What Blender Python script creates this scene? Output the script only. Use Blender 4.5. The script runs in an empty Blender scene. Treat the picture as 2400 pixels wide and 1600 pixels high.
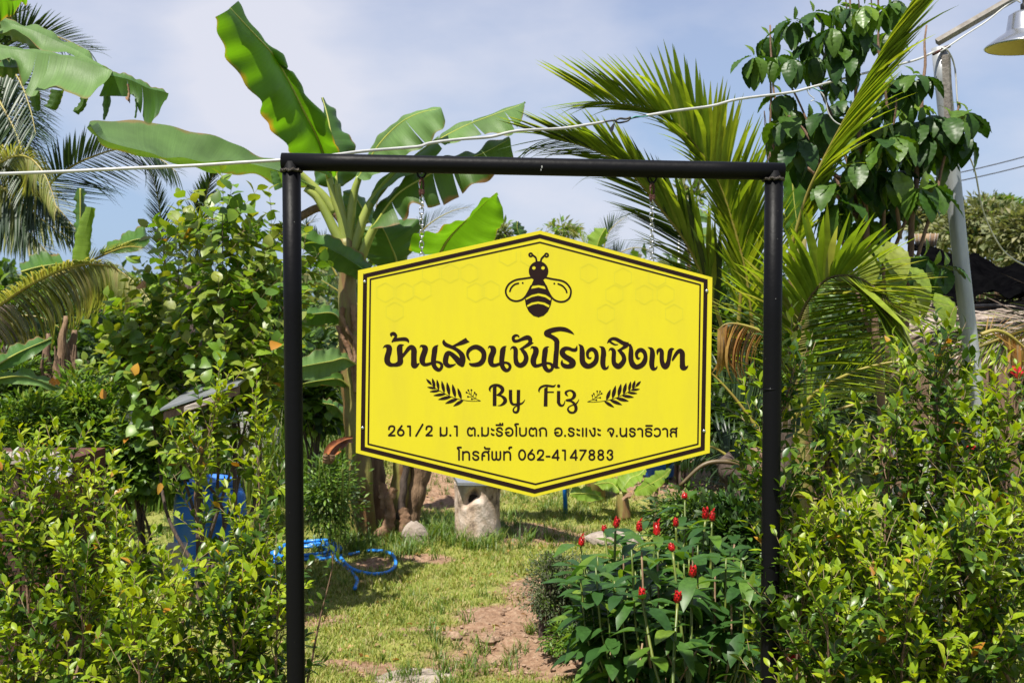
import bpy, math, random
import numpy as np
from mathutils import Matrix, Vector
random.seed(7); rng = np.random.default_rng(11)
R = math.radians
scene = bpy.context.scene
COL = scene.collection

# ------------------------------------------------------------------ camera, sky, sun, exposure
FPX, CZ, PITCH = 2633.0, 1.5, R(1.74)
cam_d = bpy.data.cameras.new('camera'); cam = bpy.data.objects.new('camera', cam_d); COL.objects.link(cam)
cam_d.lens = 39.5; cam_d.sensor_width = 36.0; cam_d.clip_start = 0.05; cam_d.clip_end = 400
cam.location = (0, 0, CZ); cam.rotation_euler = (R(90) - PITCH, 0, 0)
cam_d.dof.use_dof = True; cam_d.dof.focus_distance = 3.3; cam_d.dof.aperture_fstop = 9.0
scene.camera = cam
SUN = np.array([-0.24, -0.42, 0.94]); SUN /= np.linalg.norm(SUN)
world = bpy.data.worlds.new("World"); scene.world = world; world.use_nodes = True
wn = world.node_tree; wn.nodes.clear()
def N(nt, typ, **kw):
    n = nt.nodes.new(typ)
    for k, v in kw.items():
        if k.startswith('i_'): n.inputs[k[2:].replace('_', ' ')].default_value = v
        else: setattr(n, k, v)
    return n
sky = N(wn, 'ShaderNodeTexSky', sky_type='NISHITA', sun_disc=False)
sky.sun_elevation = math.asin(SUN[2]); sky.sun_rotation = math.atan2(SUN[0], SUN[1])
sky.air_density = 1.0; sky.dust_density = 1.5; sky.ozone_density = 2.0
tc = N(wn, 'ShaderNodeTexCoord'); mp = N(wn, 'ShaderNodeMapping'); mp.inputs['Scale'].default_value = (1.0, 1.0, 2.2)
mp.inputs['Location'].default_value = (0.35, 0.1, 0.12)
no = N(wn, 'ShaderNodeTexNoise'); no.inputs['Scale'].default_value = 2.6; no.inputs['Detail'].default_value = 7; no.inputs['Roughness'].default_value = 0.52
cr = N(wn, 'ShaderNodeValToRGB'); cr.color_ramp.elements[0].position = 0.50; cr.color_ramp.elements[1].position = 0.78
cr.color_ramp.elements[0].color = (0.0, 0.0, 0.0, 1); cr.color_ramp.elements[1].color = (0.9, 0.9, 0.9, 1)
veil = N(wn, 'ShaderNodeMix', data_type='RGBA'); veil.inputs[0].default_value = 0.72; veil.inputs[7].default_value = (2.75, 3.2, 4.75, 1)
mx = N(wn, 'ShaderNodeMix', data_type='RGBA'); mx.inputs[7].default_value = (5.6, 5.7, 6.4, 1)
bg = N(wn, 'ShaderNodeBackground'); bg.inputs['Strength'].default_value = 0.072
wo = N(wn, 'ShaderNodeOutputWorld')
L = wn.links.new
L(tc.outputs['Generated'], mp.inputs['Vector']); L(mp.outputs[0], no.inputs['Vector']); 
acc = no.outputs['Fac']
for cx, cy, r0, r1, amp in ((960, 165, 13, 2, .17), (430, 175, 10, 1, .13), (760, 190, 9, 1, .06), (1560, 60, 14, 2, .04), (2380, 480, 7, 1, .14), (1250, 480, 12, 2, .05)):
    u_, v_ = (cx - 1200) / FPX, -(cy - 800) / FPX; dv = Vector((u_, math.cos(PITCH) + v_ * math.sin(PITCH), v_ * math.cos(PITCH) - math.sin(PITCH))).normalized()
    dt = N(wn, 'ShaderNodeVectorMath', operation='DOT_PRODUCT'); dt.inputs[1].default_value = dv; L(tc.outputs['Generated'], dt.inputs[0])
    mr_ = N(wn, 'ShaderNodeMapRange', interpolation_type='SMOOTHSTEP'); mr_.inputs[1].default_value = math.cos(R(r0)); mr_.inputs[2].default_value = math.cos(R(r1)); mr_.inputs[4].default_value = amp; L(dt.outputs['Value'], mr_.inputs[0])
    ad_ = N(wn, 'ShaderNodeMath', operation='ADD'); L(acc, ad_.inputs[0]); L(mr_.outputs[0], ad_.inputs[1]); acc = ad_.outputs[0]
L(acc, cr.inputs[0])

sz_ = N(wn, 'ShaderNodeSeparateXYZ'); L(tc.outputs['Generated'], sz_.inputs[0])
gr = N(wn, 'ShaderNodeValToRGB'); gr.color_ramp.elements[0].position = 0.0; gr.color_ramp.elements[1].position = 0.32
gr.color_ramp.elements[0].color = (0.28, 0.42, 0.64, 1); gr.color_ramp.elements[1].color = (0.325, 0.365, 0.525, 1); L(sz_.outputs[2], gr.inputs[0])
gm = N(wn, 'ShaderNodeVectorMath', operation='SCALE'); gm.inputs[3].default_value = 10.0; L(gr.outputs[0], gm.inputs[0]); L(gm.outputs[0], veil.inputs[7])
L(sky.outputs[0], veil.inputs[6]); L(veil.outputs[2], mx.inputs[6]); L(cr.outputs[0], mx.inputs[0]); L(mx.outputs[2], bg.inputs[0]); L(bg.outputs[0], wo.inputs[0])
sun_d = bpy.data.lights.new('sun', 'SUN'); sun_d.energy = 5.0; sun_d.angle = R(0.53); sun_d.color = (1.0, 0.95, 0.86)
sun = bpy.data.objects.new('sun', sun_d); COL.objects.link(sun)
sun.rotation_euler = Vector(-SUN).to_track_quat('-Z', 'Y').to_euler(); sun.location = (-5, -5, 8)
scene.view_settings.view_transform = 'Standard'; scene.view_settings.look = 'None'
scene.view_settings.exposure = 0.95; scene.view_settings.gamma = 1.0; scene.view_settings.use_curve_mapping = False
scene.render.engine = 'CYCLES'
try:
    scene.cycles.max_bounces = 6; scene.cycles.transparent_max_bounces = 6; scene.cycles.use_denoising = True
except Exception: pass

# ------------------------------------------------------------------ geometry helpers
CAMP = np.array([0.0, 0.0, CZ]); FW = np.array([0, math.cos(PITCH), -math.sin(PITCH)]); UPV = np.array([0, math.sin(PITCH), math.cos(PITCH)]); RT = np.array([1.0, 0, 0])
def ray(px, py):
    u = (np.asarray(px, float) - 1200) / FPX; v = -(np.asarray(py, float) - 800) / FPX
    return u[..., None] * RT + v[..., None] * UPV + FW
def W(px, py, Y):
    "point of the place that lies at distance Y (metres, along the ground) and is seen at photo pixel px, py"
    d = ray(px, py); return CAMP + d * (np.asarray(Y, float) / d[..., 1])[..., None]
def GP(px, py, z=0.0):
    d = ray(px, py); t = (z - CZ) / d[..., 2]; return CAMP + d * t[..., None]
def proj(P):
    q = P - CAMP; w = q @ FW; return 1200 + FPX * (q @ RT) / w, 800 - FPX * (q @ UPV) / w, w
def conv(ox, oy, s): return lambda x, y: (ox + x / s, oy + y / s)
C1 = conv(0, 0, 2.8514); C2 = conv(450, 0, 2.4118); C3 = conv(1150, 0, 2.4129); C4 = conv(1700, 0, 2.24)
C5 = conv(0, 450, 2.4129); C6 = conv(0, 1000, 2.6129); R2 = conv(600, 1000, 2.6129); R3 = conv(1200, 1050, 2.8508)
R4 = conv(1700, 650, 3.1357); R5 = conv(1750, 1050, 2.8508); R6 = conv(680, 500, 1.961)
ID = lambda x, y: (x, y)
def unit(v): v = np.asarray(v, float); return v / (np.linalg.norm(v, axis=-1, keepdims=True) + 1e-12)
def hgt(x, y):
    x = np.asarray(x, float); y = np.asarray(y, float)
    z = 0.018 * np.sin(x * 2.1 + y * 1.3) + 0.012 * np.sin(x * 4.7 - y * 3.1 + 1) + 0.006 * np.sin(x * 11 + y * 9)
    z = z + 0.07 * np.clip(y - 8.5, 0, 12) + 0.05 * np.exp(-(((x - 0.75) / 0.45) ** 2 + ((y - 5.1) / 0.5) ** 2))
    z = z + 0.06 * np.exp(-(((x + 0.25) / 0.35) ** 2 + ((y - 4.95) / 0.12) ** 2))
    return z

def mesh_np(name, V, F, mats, midx=None, smooth=True, uv=None):
    "V (n,3); F list of index arrays (m,k)"
    me = bpy.data.meshes.new(name); V = np.asarray(V, np.float32)
    F = [np.asarray(f, np.int32) for f in (F if isinstance(F, list) else [F]) if len(f)]
    me.vertices.add(len(V)); me.vertices.foreach_set('co', V.ravel())
    loops = np.concatenate([f.ravel() for f in F]); sizes = np.concatenate([np.full(len(f), f.shape[1], np.int32) for f in F])
    starts = np.concatenate([[0], np.cumsum(sizes)[:-1]]).astype(np.int32)
    me.loops.add(len(loops)); me.loops.foreach_set('vertex_index', loops)
    me.polygons.add(len(sizes)); me.polygons.foreach_set('loop_start', starts)
    try: me.polygons.foreach_set('loop_total', sizes)
    except Exception: pass
    for m in (mats if isinstance(mats, (list, tuple)) else [mats]): me.materials.append(m)
    if midx is not None: me.polygons.foreach_set('material_index', np.asarray(midx, np.int32))
    me.polygons.foreach_set('use_smooth', np.full(len(sizes), smooth))
    if uv is not None:
        l = me.uv_layers.new(name='UVMap'); l.data.foreach_set('uv', np.asarray(uv, np.float32)[loops].ravel())
    me.update(calc_edges=True); me.validate(); return me
def tag(o, label=None, cat=None, group=None, kind=None):
    if label: o['label'] = label
    if cat: o['category'] = cat
    if group: o['group'] = group
    if kind: o['kind'] = kind
    return o
def empty(name, loc, label, cat, group=None):
    o = bpy.data.objects.new(name, None); COL.objects.link(o); o.location = [float(c) for c in loc]; o.empty_display_size = 0.1
    return tag(o, label, cat, group)
ORG = {}
def org(o):
    "world position of an object in the hierarchy (nothing here is rotated by its parent)"
    p = np.zeros(3)
    while o is not None: p = p + np.array(o.location); o = o.parent
    return p
def add(name, V, F, mats, parent=None, midx=None, smooth=True, uv=None, kind=None, label=None, at=None):
    V = np.asarray(V, float); p = org(parent) if parent is not None else np.zeros(3)
    loc = np.zeros(3) if at is None else np.asarray(at, float) - p
    me = mesh_np(name, V - p - loc, F, mats, midx, smooth, uv)
    o = bpy.data.objects.new(name, me); COL.objects.link(o); o.location = loc.tolist(); o.parent = parent
    return tag(o, label, kind=kind)
class G:
    "collects pieces of ONE mesh"
    def __init__(s): s.V = []; s.F = []; s.M = []; s.U = []; s.n = 0
    def put(s, V, F, m=0, U=None):
        V = np.asarray(V, float)
        for f in (F if isinstance(F, list) else [F]):
            f = np.asarray(f)
            if len(f): s.F.append(f + s.n); s.M.append(np.full(len(f), m))
        s.V.append(V); s.U.append(np.zeros((len(V), 2)) if U is None else U); s.n += len(V); return s
    def build(s, name, mats, parent=None, **k):
        return add(name, np.vstack(s.V), s.F, mats, parent, midx=np.concatenate(s.M), uv=np.vstack(s.U), **k)
def spline(P, n=8, closed=False):
    P = np.asarray(P, float)
    if len(P) < 3 and not closed: t = np.linspace(0, 1, n + 1)[:, None]; return P[0] * (1 - t) + P[1] * t
    Q = np.vstack([P[-1], P, P[0], P[1]]) if closed else np.vstack([2 * P[0] - P[1], P, 2 * P[-1] - P[-2]])
    out = []
    for i in range(1, len(Q) - 2):
        a, b, c, d = Q[i - 1], Q[i], Q[i + 1], Q[i + 2]
        t = np.linspace(0, 1, n, endpoint=False)[:, None]
        out.append(0.5 * (2 * b + (c - a) * t + (2 * a - 5 * b + 4 * c - d) * t * t + (3 * b - a - 3 * c + d) * t ** 3))
    out.append(Q[-2][None]); return np.vstack(out)
def resample(P, n):
    P = np.asarray(P, float); s = np.concatenate([[0], np.cumsum(np.linalg.norm(np.diff(P[:, :3], axis=0), axis=1))])
    s /= s[-1]; t = np.linspace(0, 1, n); return np.stack([np.interp(t, s, P[:, k]) for k in range(P.shape[1])], 1)
def tube(P, r, k=8, closed=False):
    P = np.asarray(P, float); n = len(P); r = np.full(n, r) if np.isscalar(r) else np.asarray(r, float)
    T = unit(np.gradient(P, axis=0)); ref = np.array([0, 0, 1.0]) if abs(T[:, 2]).mean() < 0.8 else np.array([1.0, 0.1, 0])
    A = unit(np.cross(T, ref)); B = np.cross(T, A); a = np.arange(k) * 2 * math.pi / k
    V = P[:, None] + r[:, None, None] * (np.cos(a)[None, :, None] * A[:, None] + np.sin(a)[None, :, None] * B[:, None])
    i = np.arange(n if closed else n - 1)[:, None]; j = np.arange(k)[None]; j2 = (j + 1) % k; i2 = (i + 1) % n
    F = np.stack([i * k + j, i * k + j2, i2 * k + j2, i2 * k + j], -1).reshape(-1, 4)
    V = V.reshape(-1, 3)
    if closed: return V, [F]
    V = np.vstack([V, P[0], P[-1]]); jj = np.arange(k); c = (jj + 1) % k
    return V, [F, np.stack([np.full(k, n * k), c, jj], 1), np.stack([np.full(k, n * k + 1), (n - 1) * k + jj, (n - 1) * k + c], 1)]
def box(c, s, rot=None, bev=0.0):
    sx, sy, sz = np.array(s) / 2.0; b = min(bev, sx, sy, sz) if bev else 0
    V = np.array([(x, y, z) for x in (-sx, sx) for y in (-sy, sy) for z in (-sz, sz)])
    F = np.array([(0, 1, 3, 2), (4, 6, 7, 5), (0, 4, 5, 1), (2, 3, 7, 6), (0, 2, 6, 4), (1, 5, 7, 3)])
    if rot is not None: V = V @ np.array(rot).T
    return V + np.array(c), F
def rotm(x=0, y=0, z=0):
    from mathutils import Euler
    return np.array(Euler((R(x), R(y), R(z))).to_matrix())
def lathe(prof, k=32, c=(0, 0, 0)):
    prof = np.asarray(prof, float); n = len(prof); a = np.arange(k) * 2 * math.pi / k
    V = np.stack([prof[:, 0:1] * np.cos(a), prof[:, 0:1] * np.sin(a), np.repeat(prof[:, 1:2], k, 1)], -1).reshape(-1, 3) + np.array(c)
    i = np.arange(n - 1)[:, None]; j = np.arange(k)[None]; j2 = (j + 1) % k
    return V, np.stack([i * k + j, i * k + j2, (i + 1) * k + j2, (i + 1) * k + j], -1).reshape(-1, 4)
def nz(x, y, z=0.0, s=1.0, seed=0.0):
    "cheap smooth noise"
    x = np.asarray(x) * s; y = np.asarray(y) * s; z = np.asarray(z) * s
    return (np.sin(x * 1.7 + 1.3 * np.sin(y * 1.1 + seed) + z) + np.sin(y * 2.3 + 1.7 * np.sin(z * 1.3 + x * .7 + seed * 2)) + np.sin(z * 1.9 + 1.1 * np.sin(x * 2.1 + seed * 3) + y * .6)) / 3

# ------------------------------------------------------------------ materials
def newmat(name):
    m = bpy.data.materials.new(name); m.use_nodes = True; nt = m.node_tree; nt.nodes.clear()
    return m, nt, nt.nodes.new('ShaderNodeOutputMaterial'), nt.nodes.new('ShaderNodeBsdfPrincipled')
def ramp(nt, stops):
    r = nt.nodes.new('ShaderNodeValToRGB'); e = r.color_ramp.elements
    while len(e) < len(stops): e.new(0.5)
    for q, (p, c) in zip(e, stops): q.position = p; q.color = (*c, 1)
    return r
AL = 0.74
sc_ = lambda c: tuple(v * AL for v in c)
def mat(name, c1, c2=None, rough=0.6, metal=0.0, scale=12.0, detail=6, bump=0.0, bscale=None, spec=0.5, stretch=(1, 1, 1), lo=0.35, hi=0.65, coat=0.0):
    c1 = sc_(c1); c2 = sc_(c2) if c2 else None
    m, nt, out, b = newmat(name); l = nt.links.new
    b.inputs['Roughness'].default_value = rough; b.inputs['Metallic'].default_value = metal; b.inputs['Specular IOR Level'].default_value = spec
    b.inputs['Coat Weight'].default_value = coat
    tcn = nt.nodes.new('ShaderNodeTexCoord'); mpn = nt.nodes.new('ShaderNodeMapping'); mpn.inputs['Scale'].default_value = stretch
    l(tcn.outputs['Object'], mpn.inputs[0])
    n = nt.nodes.new('ShaderNodeTexNoise'); n.inputs['Scale'].default_value = scale; n.inputs['Detail'].default_value = detail; n.inputs['Roughness'].default_value = 0.65
    l(mpn.outputs[0], n.inputs[0])
    r = ramp(nt, [(lo, c1), (hi, c2 or c1)]); l(n.outputs['Fac'], r.inputs[0]); l(r.outputs[0], b.inputs['Base Color'])
    if bump:
        n2 = nt.nodes.new('ShaderNodeTexNoise'); n2.inputs['Scale'].default_value = bscale or scale * 3; n2.inputs['Detail'].default_value = 5
        l(mpn.outputs[0], n2.inputs[0]); bp = nt.nodes.new('ShaderNodeBump'); bp.inputs['Strength'].default_value = bump; bp.inputs['Distance'].default_value = 0.02
        l(n2.outputs['Fac'], bp.inputs['Height']); l(bp.outputs[0], b.inputs['Normal'])
    l(b.outputs[0], out.inputs[0]); return m
def leafmat(name, stops, tcol, tf=0.35, rough=0.35, spec=0.5, vein=0.0, bumpy=0.0, spots=None):
    "leaf: colour varies from leaf to leaf, light shines through"
    m, nt, out, b = newmat(name); l = nt.links.new
    stops = [(p_, sc_(c_)) for p_, c_ in stops]
    geo = nt.nodes.new('ShaderNodeNewGeometry'); oi = nt.nodes.new('ShaderNodeObjectInfo')
    ad = nt.nodes.new('ShaderNodeMath'); ad.operation = 'ADD'; l(geo.outputs['Random Per Island'], ad.inputs[0]); l(oi.outputs['Random'], ad.inputs[1])
    fr = nt.nodes.new('ShaderNodeMath'); fr.operation = 'FRACT'; l(ad.outputs[0], fr.inputs[0])
    r = ramp(nt, stops); l(fr.outputs[0], r.inputs[0]); col = r.outputs[0]
    tcn = nt.nodes.new('ShaderNodeTexCoord')
    n = nt.nodes.new('ShaderNodeTexNoise'); n.inputs['Scale'].default_value = 9 if vein == 0 else 3.5; n.inputs['Detail'].default_value = 5; l(tcn.outputs['Object'], n.inputs[0])
    hv = nt.nodes.new('ShaderNodeHueSaturation'); mr = nt.nodes.new('ShaderNodeMapRange'); mr.inputs[1].default_value = 0.3; mr.inputs[2].default_value = 0.7; mr.inputs[3].default_value = 0.75; mr.inputs[4].default_value = 1.25
    l(n.outputs['Fac'], mr.inputs[0]); l(mr.outputs[0], hv.inputs['Value']); l(col, hv.inputs['Color']); col = hv.outputs[0]
    if vein:
        sp = nt.nodes.new('ShaderNodeSeparateXYZ'); l(tcn.outputs['UV'], sp.inputs[0])
        ab = nt.nodes.new('ShaderNodeMath'); ab.operation = 'MULTIPLY'; ab.inputs[1].default_value = vein; l(sp.outputs['Y'], ab.inputs[0])
        cmb = nt.nodes.new('ShaderNodeCombineXYZ'); l(ab.outputs[0], cmb.inputs[0]); 
        sx = nt.nodes.new('ShaderNodeMath'); sx.operation = 'MULTIPLY'; sx.inputs[1].default_value = 0.6; l(sp.outputs['X'], sx.inputs[0]); l(sx.outputs[0], cmb.inputs[1])
        vn = nt.nodes.new('ShaderNodeTexNoise'); vn.inputs['Scale'].default_value = 1.0; vn.inputs['Detail'].default_value = 4; vn.inputs['Roughness'].default_value = 0.8; l(cmb.outputs[0], vn.inputs[0])
        h2 = nt.nodes.new('ShaderNodeHueSaturation'); m2 = nt.nodes.new('ShaderNodeMapRange'); m2.inputs[1].default_value = 0.3; m2.inputs[2].default_value = 0.7; m2.inputs[3].default_value = 0.82; m2.inputs[4].default_value = 1.18
        l(vn.outputs['Fac'], m2.inputs[0]); l(m2.outputs[0], h2.inputs['Value']); l(col, h2.inputs['Color']); col = h2.outputs[0]
        bp = nt.nodes.new('ShaderNodeBump'); bp.inputs['Strength'].default_value = 0.35; bp.inputs['Distance'].default_value = 0.006; l(vn.outputs['Fac'], bp.inputs['Height']); l(bp.outputs[0], b.inputs['Normal'])
        # dry scorched blotches and brown rim
        ed = nt.nodes.new('ShaderNodeMath'); ed.operation = 'SUBTRACT'; ed.inputs[1].default_value = 0.5; l(sp.outputs['X'], ed.inputs[0])
        ea = nt.nodes.new('ShaderNodeMath'); ea.operation = 'ABSOLUTE'; l(ed.outputs[0], ea.inputs[0])
        n3 = nt.nodes.new('ShaderNodeTexNoise'); n3.inputs['Scale'].default_value = 7; n3.inputs['Detail'].default_value = 6; l(tcn.outputs['Object'], n3.inputs[0])
        e2 = nt.nodes.new('ShaderNodeMath'); e2.operation = 'MULTIPLY_ADD'; e2.inputs[1].default_value = 1.0; l(ea.outputs[0], e2.inputs[0])
        n3m = nt.nodes.new('ShaderNodeMath'); n3m.operation = 'MULTIPLY'; n3m.inputs[1].default_value = 0.25; l(n3.outputs['Fac'], n3m.inputs[0]); l(n3m.outputs[0], e2.inputs[2])
        th = spots if spots else 0.0
        r3 = ramp(nt, [(0.60 - th, (0, 0, 0)), (0.66 - th, (1, 1, 1))]); l(e2.outputs[0], r3.inputs[0])
        mxx = nt.nodes.new('ShaderNodeMix'); mxx.data_type = 'RGBA'; mxx.inputs[7].default_value = (0.20, 0.11, 0.045, 1); l(r3.outputs[0], mxx.inputs[0]); l(col, mxx.inputs[6]); col = mxx.outputs[2]
    l(col, b.inputs['Base Color']); b.inputs['Roughness'].default_value = rough; b.inputs['Specular IOR Level'].default_value = spec
    tr = nt.nodes.new('ShaderNodeBsdfTranslucent')
    mc = nt.nodes.new('ShaderNodeMix'); mc.data_type = 'RGBA'; mc.blend_type = 'MULTIPLY'; mc.inputs[0].default_value = 1.0
    l(col, mc.inputs[6]); mc.inputs[7].default_value = (*tcol, 1); l(mc.outputs[2], tr.inputs[0])
    ms = nt.nodes.new('ShaderNodeMixShader'); ms.inputs[0].default_value = tf; l(b.outputs[0], ms.inputs[1]); l(tr.outputs[0], ms.inputs[2]); l(ms.outputs[0], out.inputs[0])
    return m
YG = (1.9, 1.7, 0.5)
M = {}
M['black_paint'] = mat('black_paint', (0.005, 0.005, 0.006), (0.13, 0.12, 0.11), rough=0.45, spec=0.09, lo=0.70, hi=0.76, scale=75, bump=0.05, bscale=60)
M['weld'] = mat('weld_metal', (0.03, 0.025, 0.022), (0.10, 0.085, 0.07), rough=0.45, metal=0.6, scale=120, bump=0.6, bscale=200)
M['scuff'] = mat('scuffed_paint', (0.35, 0.36, 0.34), (0.2, 0.2, 0.2), rough=0.7, scale=80)
M['yellow'] = mat('yellow_sign_print', (0.72, 0.625, 0.022), (0.67, 0.575, 0.030), rough=0.42, bump=0.03, bscale=2.2, scale=3, stretch=(5, 1, 1.3), lo=0.42, hi=0.72, spec=0.22)
M['comb'] = mat('faint_honeycomb_print', (0.665, 0.595, 0.032), rough=0.42, spec=0.22)
M['ink'] = mat('dark_brown_ink', (0.017, 0.007, 0.006), (0.022, 0.009, 0.007), rough=0.42, spec=0.15, scale=20)
M['white_edge'] = mat('white_board_edge', (0.6, 0.6, 0.58), rough=0.5)
M['zinc'] = mat('zinc_steel', (0.45, 0.45, 0.46), (0.62, 0.62, 0.63), rough=0.3, metal=0.9, scale=60)
M['rust'] = mat('rusty_steel', (0.10, 0.03, 0.018), (0.05, 0.018, 0.012), rough=0.75, metal=0.2, scale=40, bump=0.4)
M['cable_white'] = mat('white_cable_sheath', (0.62, 0.62, 0.60), (0.45, 0.45, 0.43), rough=0.5, scale=14)
M['tape'] = mat('black_tape', (0.015, 0.015, 0.017), rough=0.5)
M['teal'] = mat('teal_wire', (0.02, 0.25, 0.22), rough=0.5)
M['galv'] = mat('galvanised_steel', (0.30, 0.32, 0.33), (0.47, 0.49, 0.50), rough=0.42, metal=0.35, scale=9, bump=0.12, bscale=40, stretch=(1, 1, 0.3))
M['arm'] = mat('weathered_wood_arm', (0.16, 0.14, 0.12), (0.28, 0.26, 0.23), rough=0.8, scale=20, stretch=(1, 1, 1), bump=0.3)
M['alu'] = mat('lamp_aluminium', (0.62, 0.64, 0.66), (0.7, 0.72, 0.74), rough=0.22, metal=0.9, scale=10)
M['alu_in'] = mat('lamp_inside', (0.55, 0.45, 0.25), (0.45, 0.36, 0.2), rough=0.35, metal=0.7, scale=6)
M['soilrock'] = mat('pale_stone', (0.24, 0.19, 0.15), (0.44, 0.37, 0.31), rough=0.9, scale=14, bump=0.6)
M['bark'] = mat('brown_bark', (0.16, 0.09, 0.055), (0.26, 0.16, 0.10), rough=0.8, scale=40, bump=0.4, stretch=(1, 1, 0.3))
M['bark_d'] = mat('dark_bark', (0.06, 0.042, 0.032), (0.13, 0.09, 0.07), rough=0.85, scale=30, bump=0.4, stretch=(1, 1, 0.3))
M['twig'] = mat('young_twig', (0.20, 0.13, 0.07), (0.28, 0.22, 0.10), rough=0.7, scale=30)
M['cane'] = mat('green_cane', (0.08, 0.13, 0.02), (0.17, 0.20, 0.03), rough=0.4, scale=8)
M['drycane'] = mat('dry_cane', (0.38, 0.26, 0.15), (0.22, 0.13, 0.07), rough=0.8, scale=16)
M['pstem'] = mat('banana_stem', (0.26, 0.24, 0.06), (0.20, 0.10, 0.04), rough=0.5, scale=5, bump=0.3, bscale=20, stretch=(3, 3, 0.6), lo=0.42, hi=0.62)
M['pstem_dry'] = mat('dry_banana_sheath', (0.33, 0.21, 0.12), (0.16, 0.09, 0.05), rough=0.8, scale=8, bump=0.6, bscale=26, stretch=(4, 4, 0.6))
M['petiole'] = mat('banana_petiole', (0.36, 0.40, 0.09), (0.26, 0.34, 0.06), rough=0.4, scale=4)
M['midrib'] = mat('banana_midrib', (0.48, 0.48, 0.08), (0.36, 0.42, 0.07), rough=0.45, scale=6)
M['ban_top'] = leafmat('banana_leaf', [(0.0, (0.060, 0.145, 0.022)), (1.0, (0.085, 0.19, 0.032))], (1.9, 1.9, 0.45), 0.30, 0.40, 0.5, vein=170.0)
M['ban_pale'] = leafmat('waxy_banana_leaf', [(0.0, (0.115, 0.21, 0.055)), (1.0, (0.14, 0.25, 0.07))], (1.6, 1.7, 0.4), 0.25, 0.5, 0.32, vein=150.0)
M['ban_glow'] = leafmat('thin_banana_leaf', [(0.0, (0.075, 0.17, 0.016)), (1.0, (0.09, 0.20, 0.02))], (2.2, 2.3, 0.35), 0.5, 0.45, 0.3, vein=190.0)
M['ban_burn'] = leafmat('scorched_banana_leaf', [(0.0, (0.055, 0.12, 0.018)), (1.0, (0.08, 0.16, 0.03))], (2.2, 2.0, 0.4), 0.38, 0.5, 0.4, vein=150.0, spots=0.035)
M['ban_young'] = leafmat('young_banana_leaf', [(0.0, (0.22, 0.36, 0.04)), (1.0, (0.27, 0.42, 0.05))], (1.6, 1.6, 0.5), 0.45, 0.45, 0.4, vein=90.0)
M['dry_leaf'] = mat('dry_leaf', (0.36, 0.22, 0.13), (0.20, 0.10, 0.05), rough=0.8, scale=14, bump=0.4)
M['dead_dark'] = mat('dark_dead_sheath', (0.10, 0.06, 0.035), (0.20, 0.12, 0.07), rough=0.9, scale=14, bump=0.4)
M['dry_orange'] = mat('dry_orange_leaf', (0.38, 0.13, 0.03), (0.16, 0.05, 0.02), rough=0.6, scale=12, bump=0.3)
M['fic_new'] = leafmat('new_hedge_leaf', [(0, (0.20, 0.32, 0.012)), (0.6, (0.29, 0.40, 0.014)), (1, (0.40, 0.46, 0.018))], (1.7, 1.6, 0.4), 0.38, 0.42, 0.35)
M['fic_old'] = leafmat('hedge_leaf', [(0, (0.030, 0.080, 0.008)), (0.5, (0.065, 0.135, 0.010)), (1, (0.13, 0.21, 0.012))], (1.8, 1.7, 0.4), 0.22, 0.36, 0.38)
M['fic_yel'] = leafmat('yellowed_hedge_leaf', [(0, (0.50, 0.30, 0.02)), (1, (0.45, 0.18, 0.02))], (1.3, 1.2, 0.4), 0.3, 0.4, 0.5)
M['rnd'] = leafmat('round_shrub_leaf', [(0, (0.075, 0.16, 0.015)), (0.6, (0.13, 0.25, 0.022)), (1, (0.22, 0.34, 0.03))], (1.8, 1.8, 0.45), 0.33, 0.42, 0.45)
M['rnd_new'] = leafmat('young_round_leaf', [(0, (0.17, 0.29, 0.03)), (1, (0.28, 0.32, 0.045))], (1.7, 1.6, 0.45), 0.4, 0.4, 0.45)
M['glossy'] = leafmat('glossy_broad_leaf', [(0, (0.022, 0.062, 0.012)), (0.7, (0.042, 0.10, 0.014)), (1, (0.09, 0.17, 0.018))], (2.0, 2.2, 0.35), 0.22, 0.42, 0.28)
M['glossy_lit'] = leafmat('light_broad_leaf', [(0, (0.09, 0.19, 0.02)), (1, (0.17, 0.27, 0.03))], (1.8, 1.8, 0.4), 0.35, 0.38, 0.45)  # paler copy of glossy: sunlight put into leaf colour, young leaves too
M['palm'] = leafmat('palm_leaflet', [(0, (0.18, 0.29, 0.03)), (0.5, (0.26, 0.38, 0.035)), (1, (0.38, 0.45, 0.055))], (1.7, 1.6, 0.45), 0.42, 0.42, 0.4)
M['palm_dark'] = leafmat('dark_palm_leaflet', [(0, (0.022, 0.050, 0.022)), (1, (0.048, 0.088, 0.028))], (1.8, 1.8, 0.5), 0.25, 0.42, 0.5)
M['palm_yel'] = leafmat('pale_palm_leaflet', [(0, (0.25, 0.30, 0.09)), (0.7, (0.34, 0.36, 0.12)), (1, (0.44, 0.40, 0.19))], (1.6, 1.5, 0.5), 0.45, 0.5, 0.3)
M['palm_dry'] = leafmat('dry_palm_leaflet', [(0, (0.45, 0.27, 0.06)), (0.6, (0.48, 0.33, 0.18)), (1, (0.42, 0.20, 0.05))], (1.3, 1.1, 0.6), 0.3, 0.6, 0.3)
M['rachis'] = mat('palm_rachis', (0.36, 0.33, 0.06), (0.28, 0.20, 0.04), rough=0.45, scale=6)
M['rachis_d'] = mat('dark_palm_rachis', (0.09, 0.06, 0.03), (0.16, 0.11, 0.04), rough=0.5, scale=6)
M['bush'] = leafmat('bush_leaf', [(0, (0.08, 0.17, 0.02)), (0.6, (0.14, 0.26, 0.028)), (1, (0.21, 0.33, 0.035))], (1.8, 1.8, 0.45), 0.33, 0.42, 0.4)
M['bush_d'] = leafmat('dark_bush_leaf', [(0, (0.022, 0.05, 0.012)), (0.6, (0.04, 0.085, 0.018)), (1, (0.065, 0.12, 0.022))], (1.8, 1.8, 0.45), 0.28, 0.5, 0.4)
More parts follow.
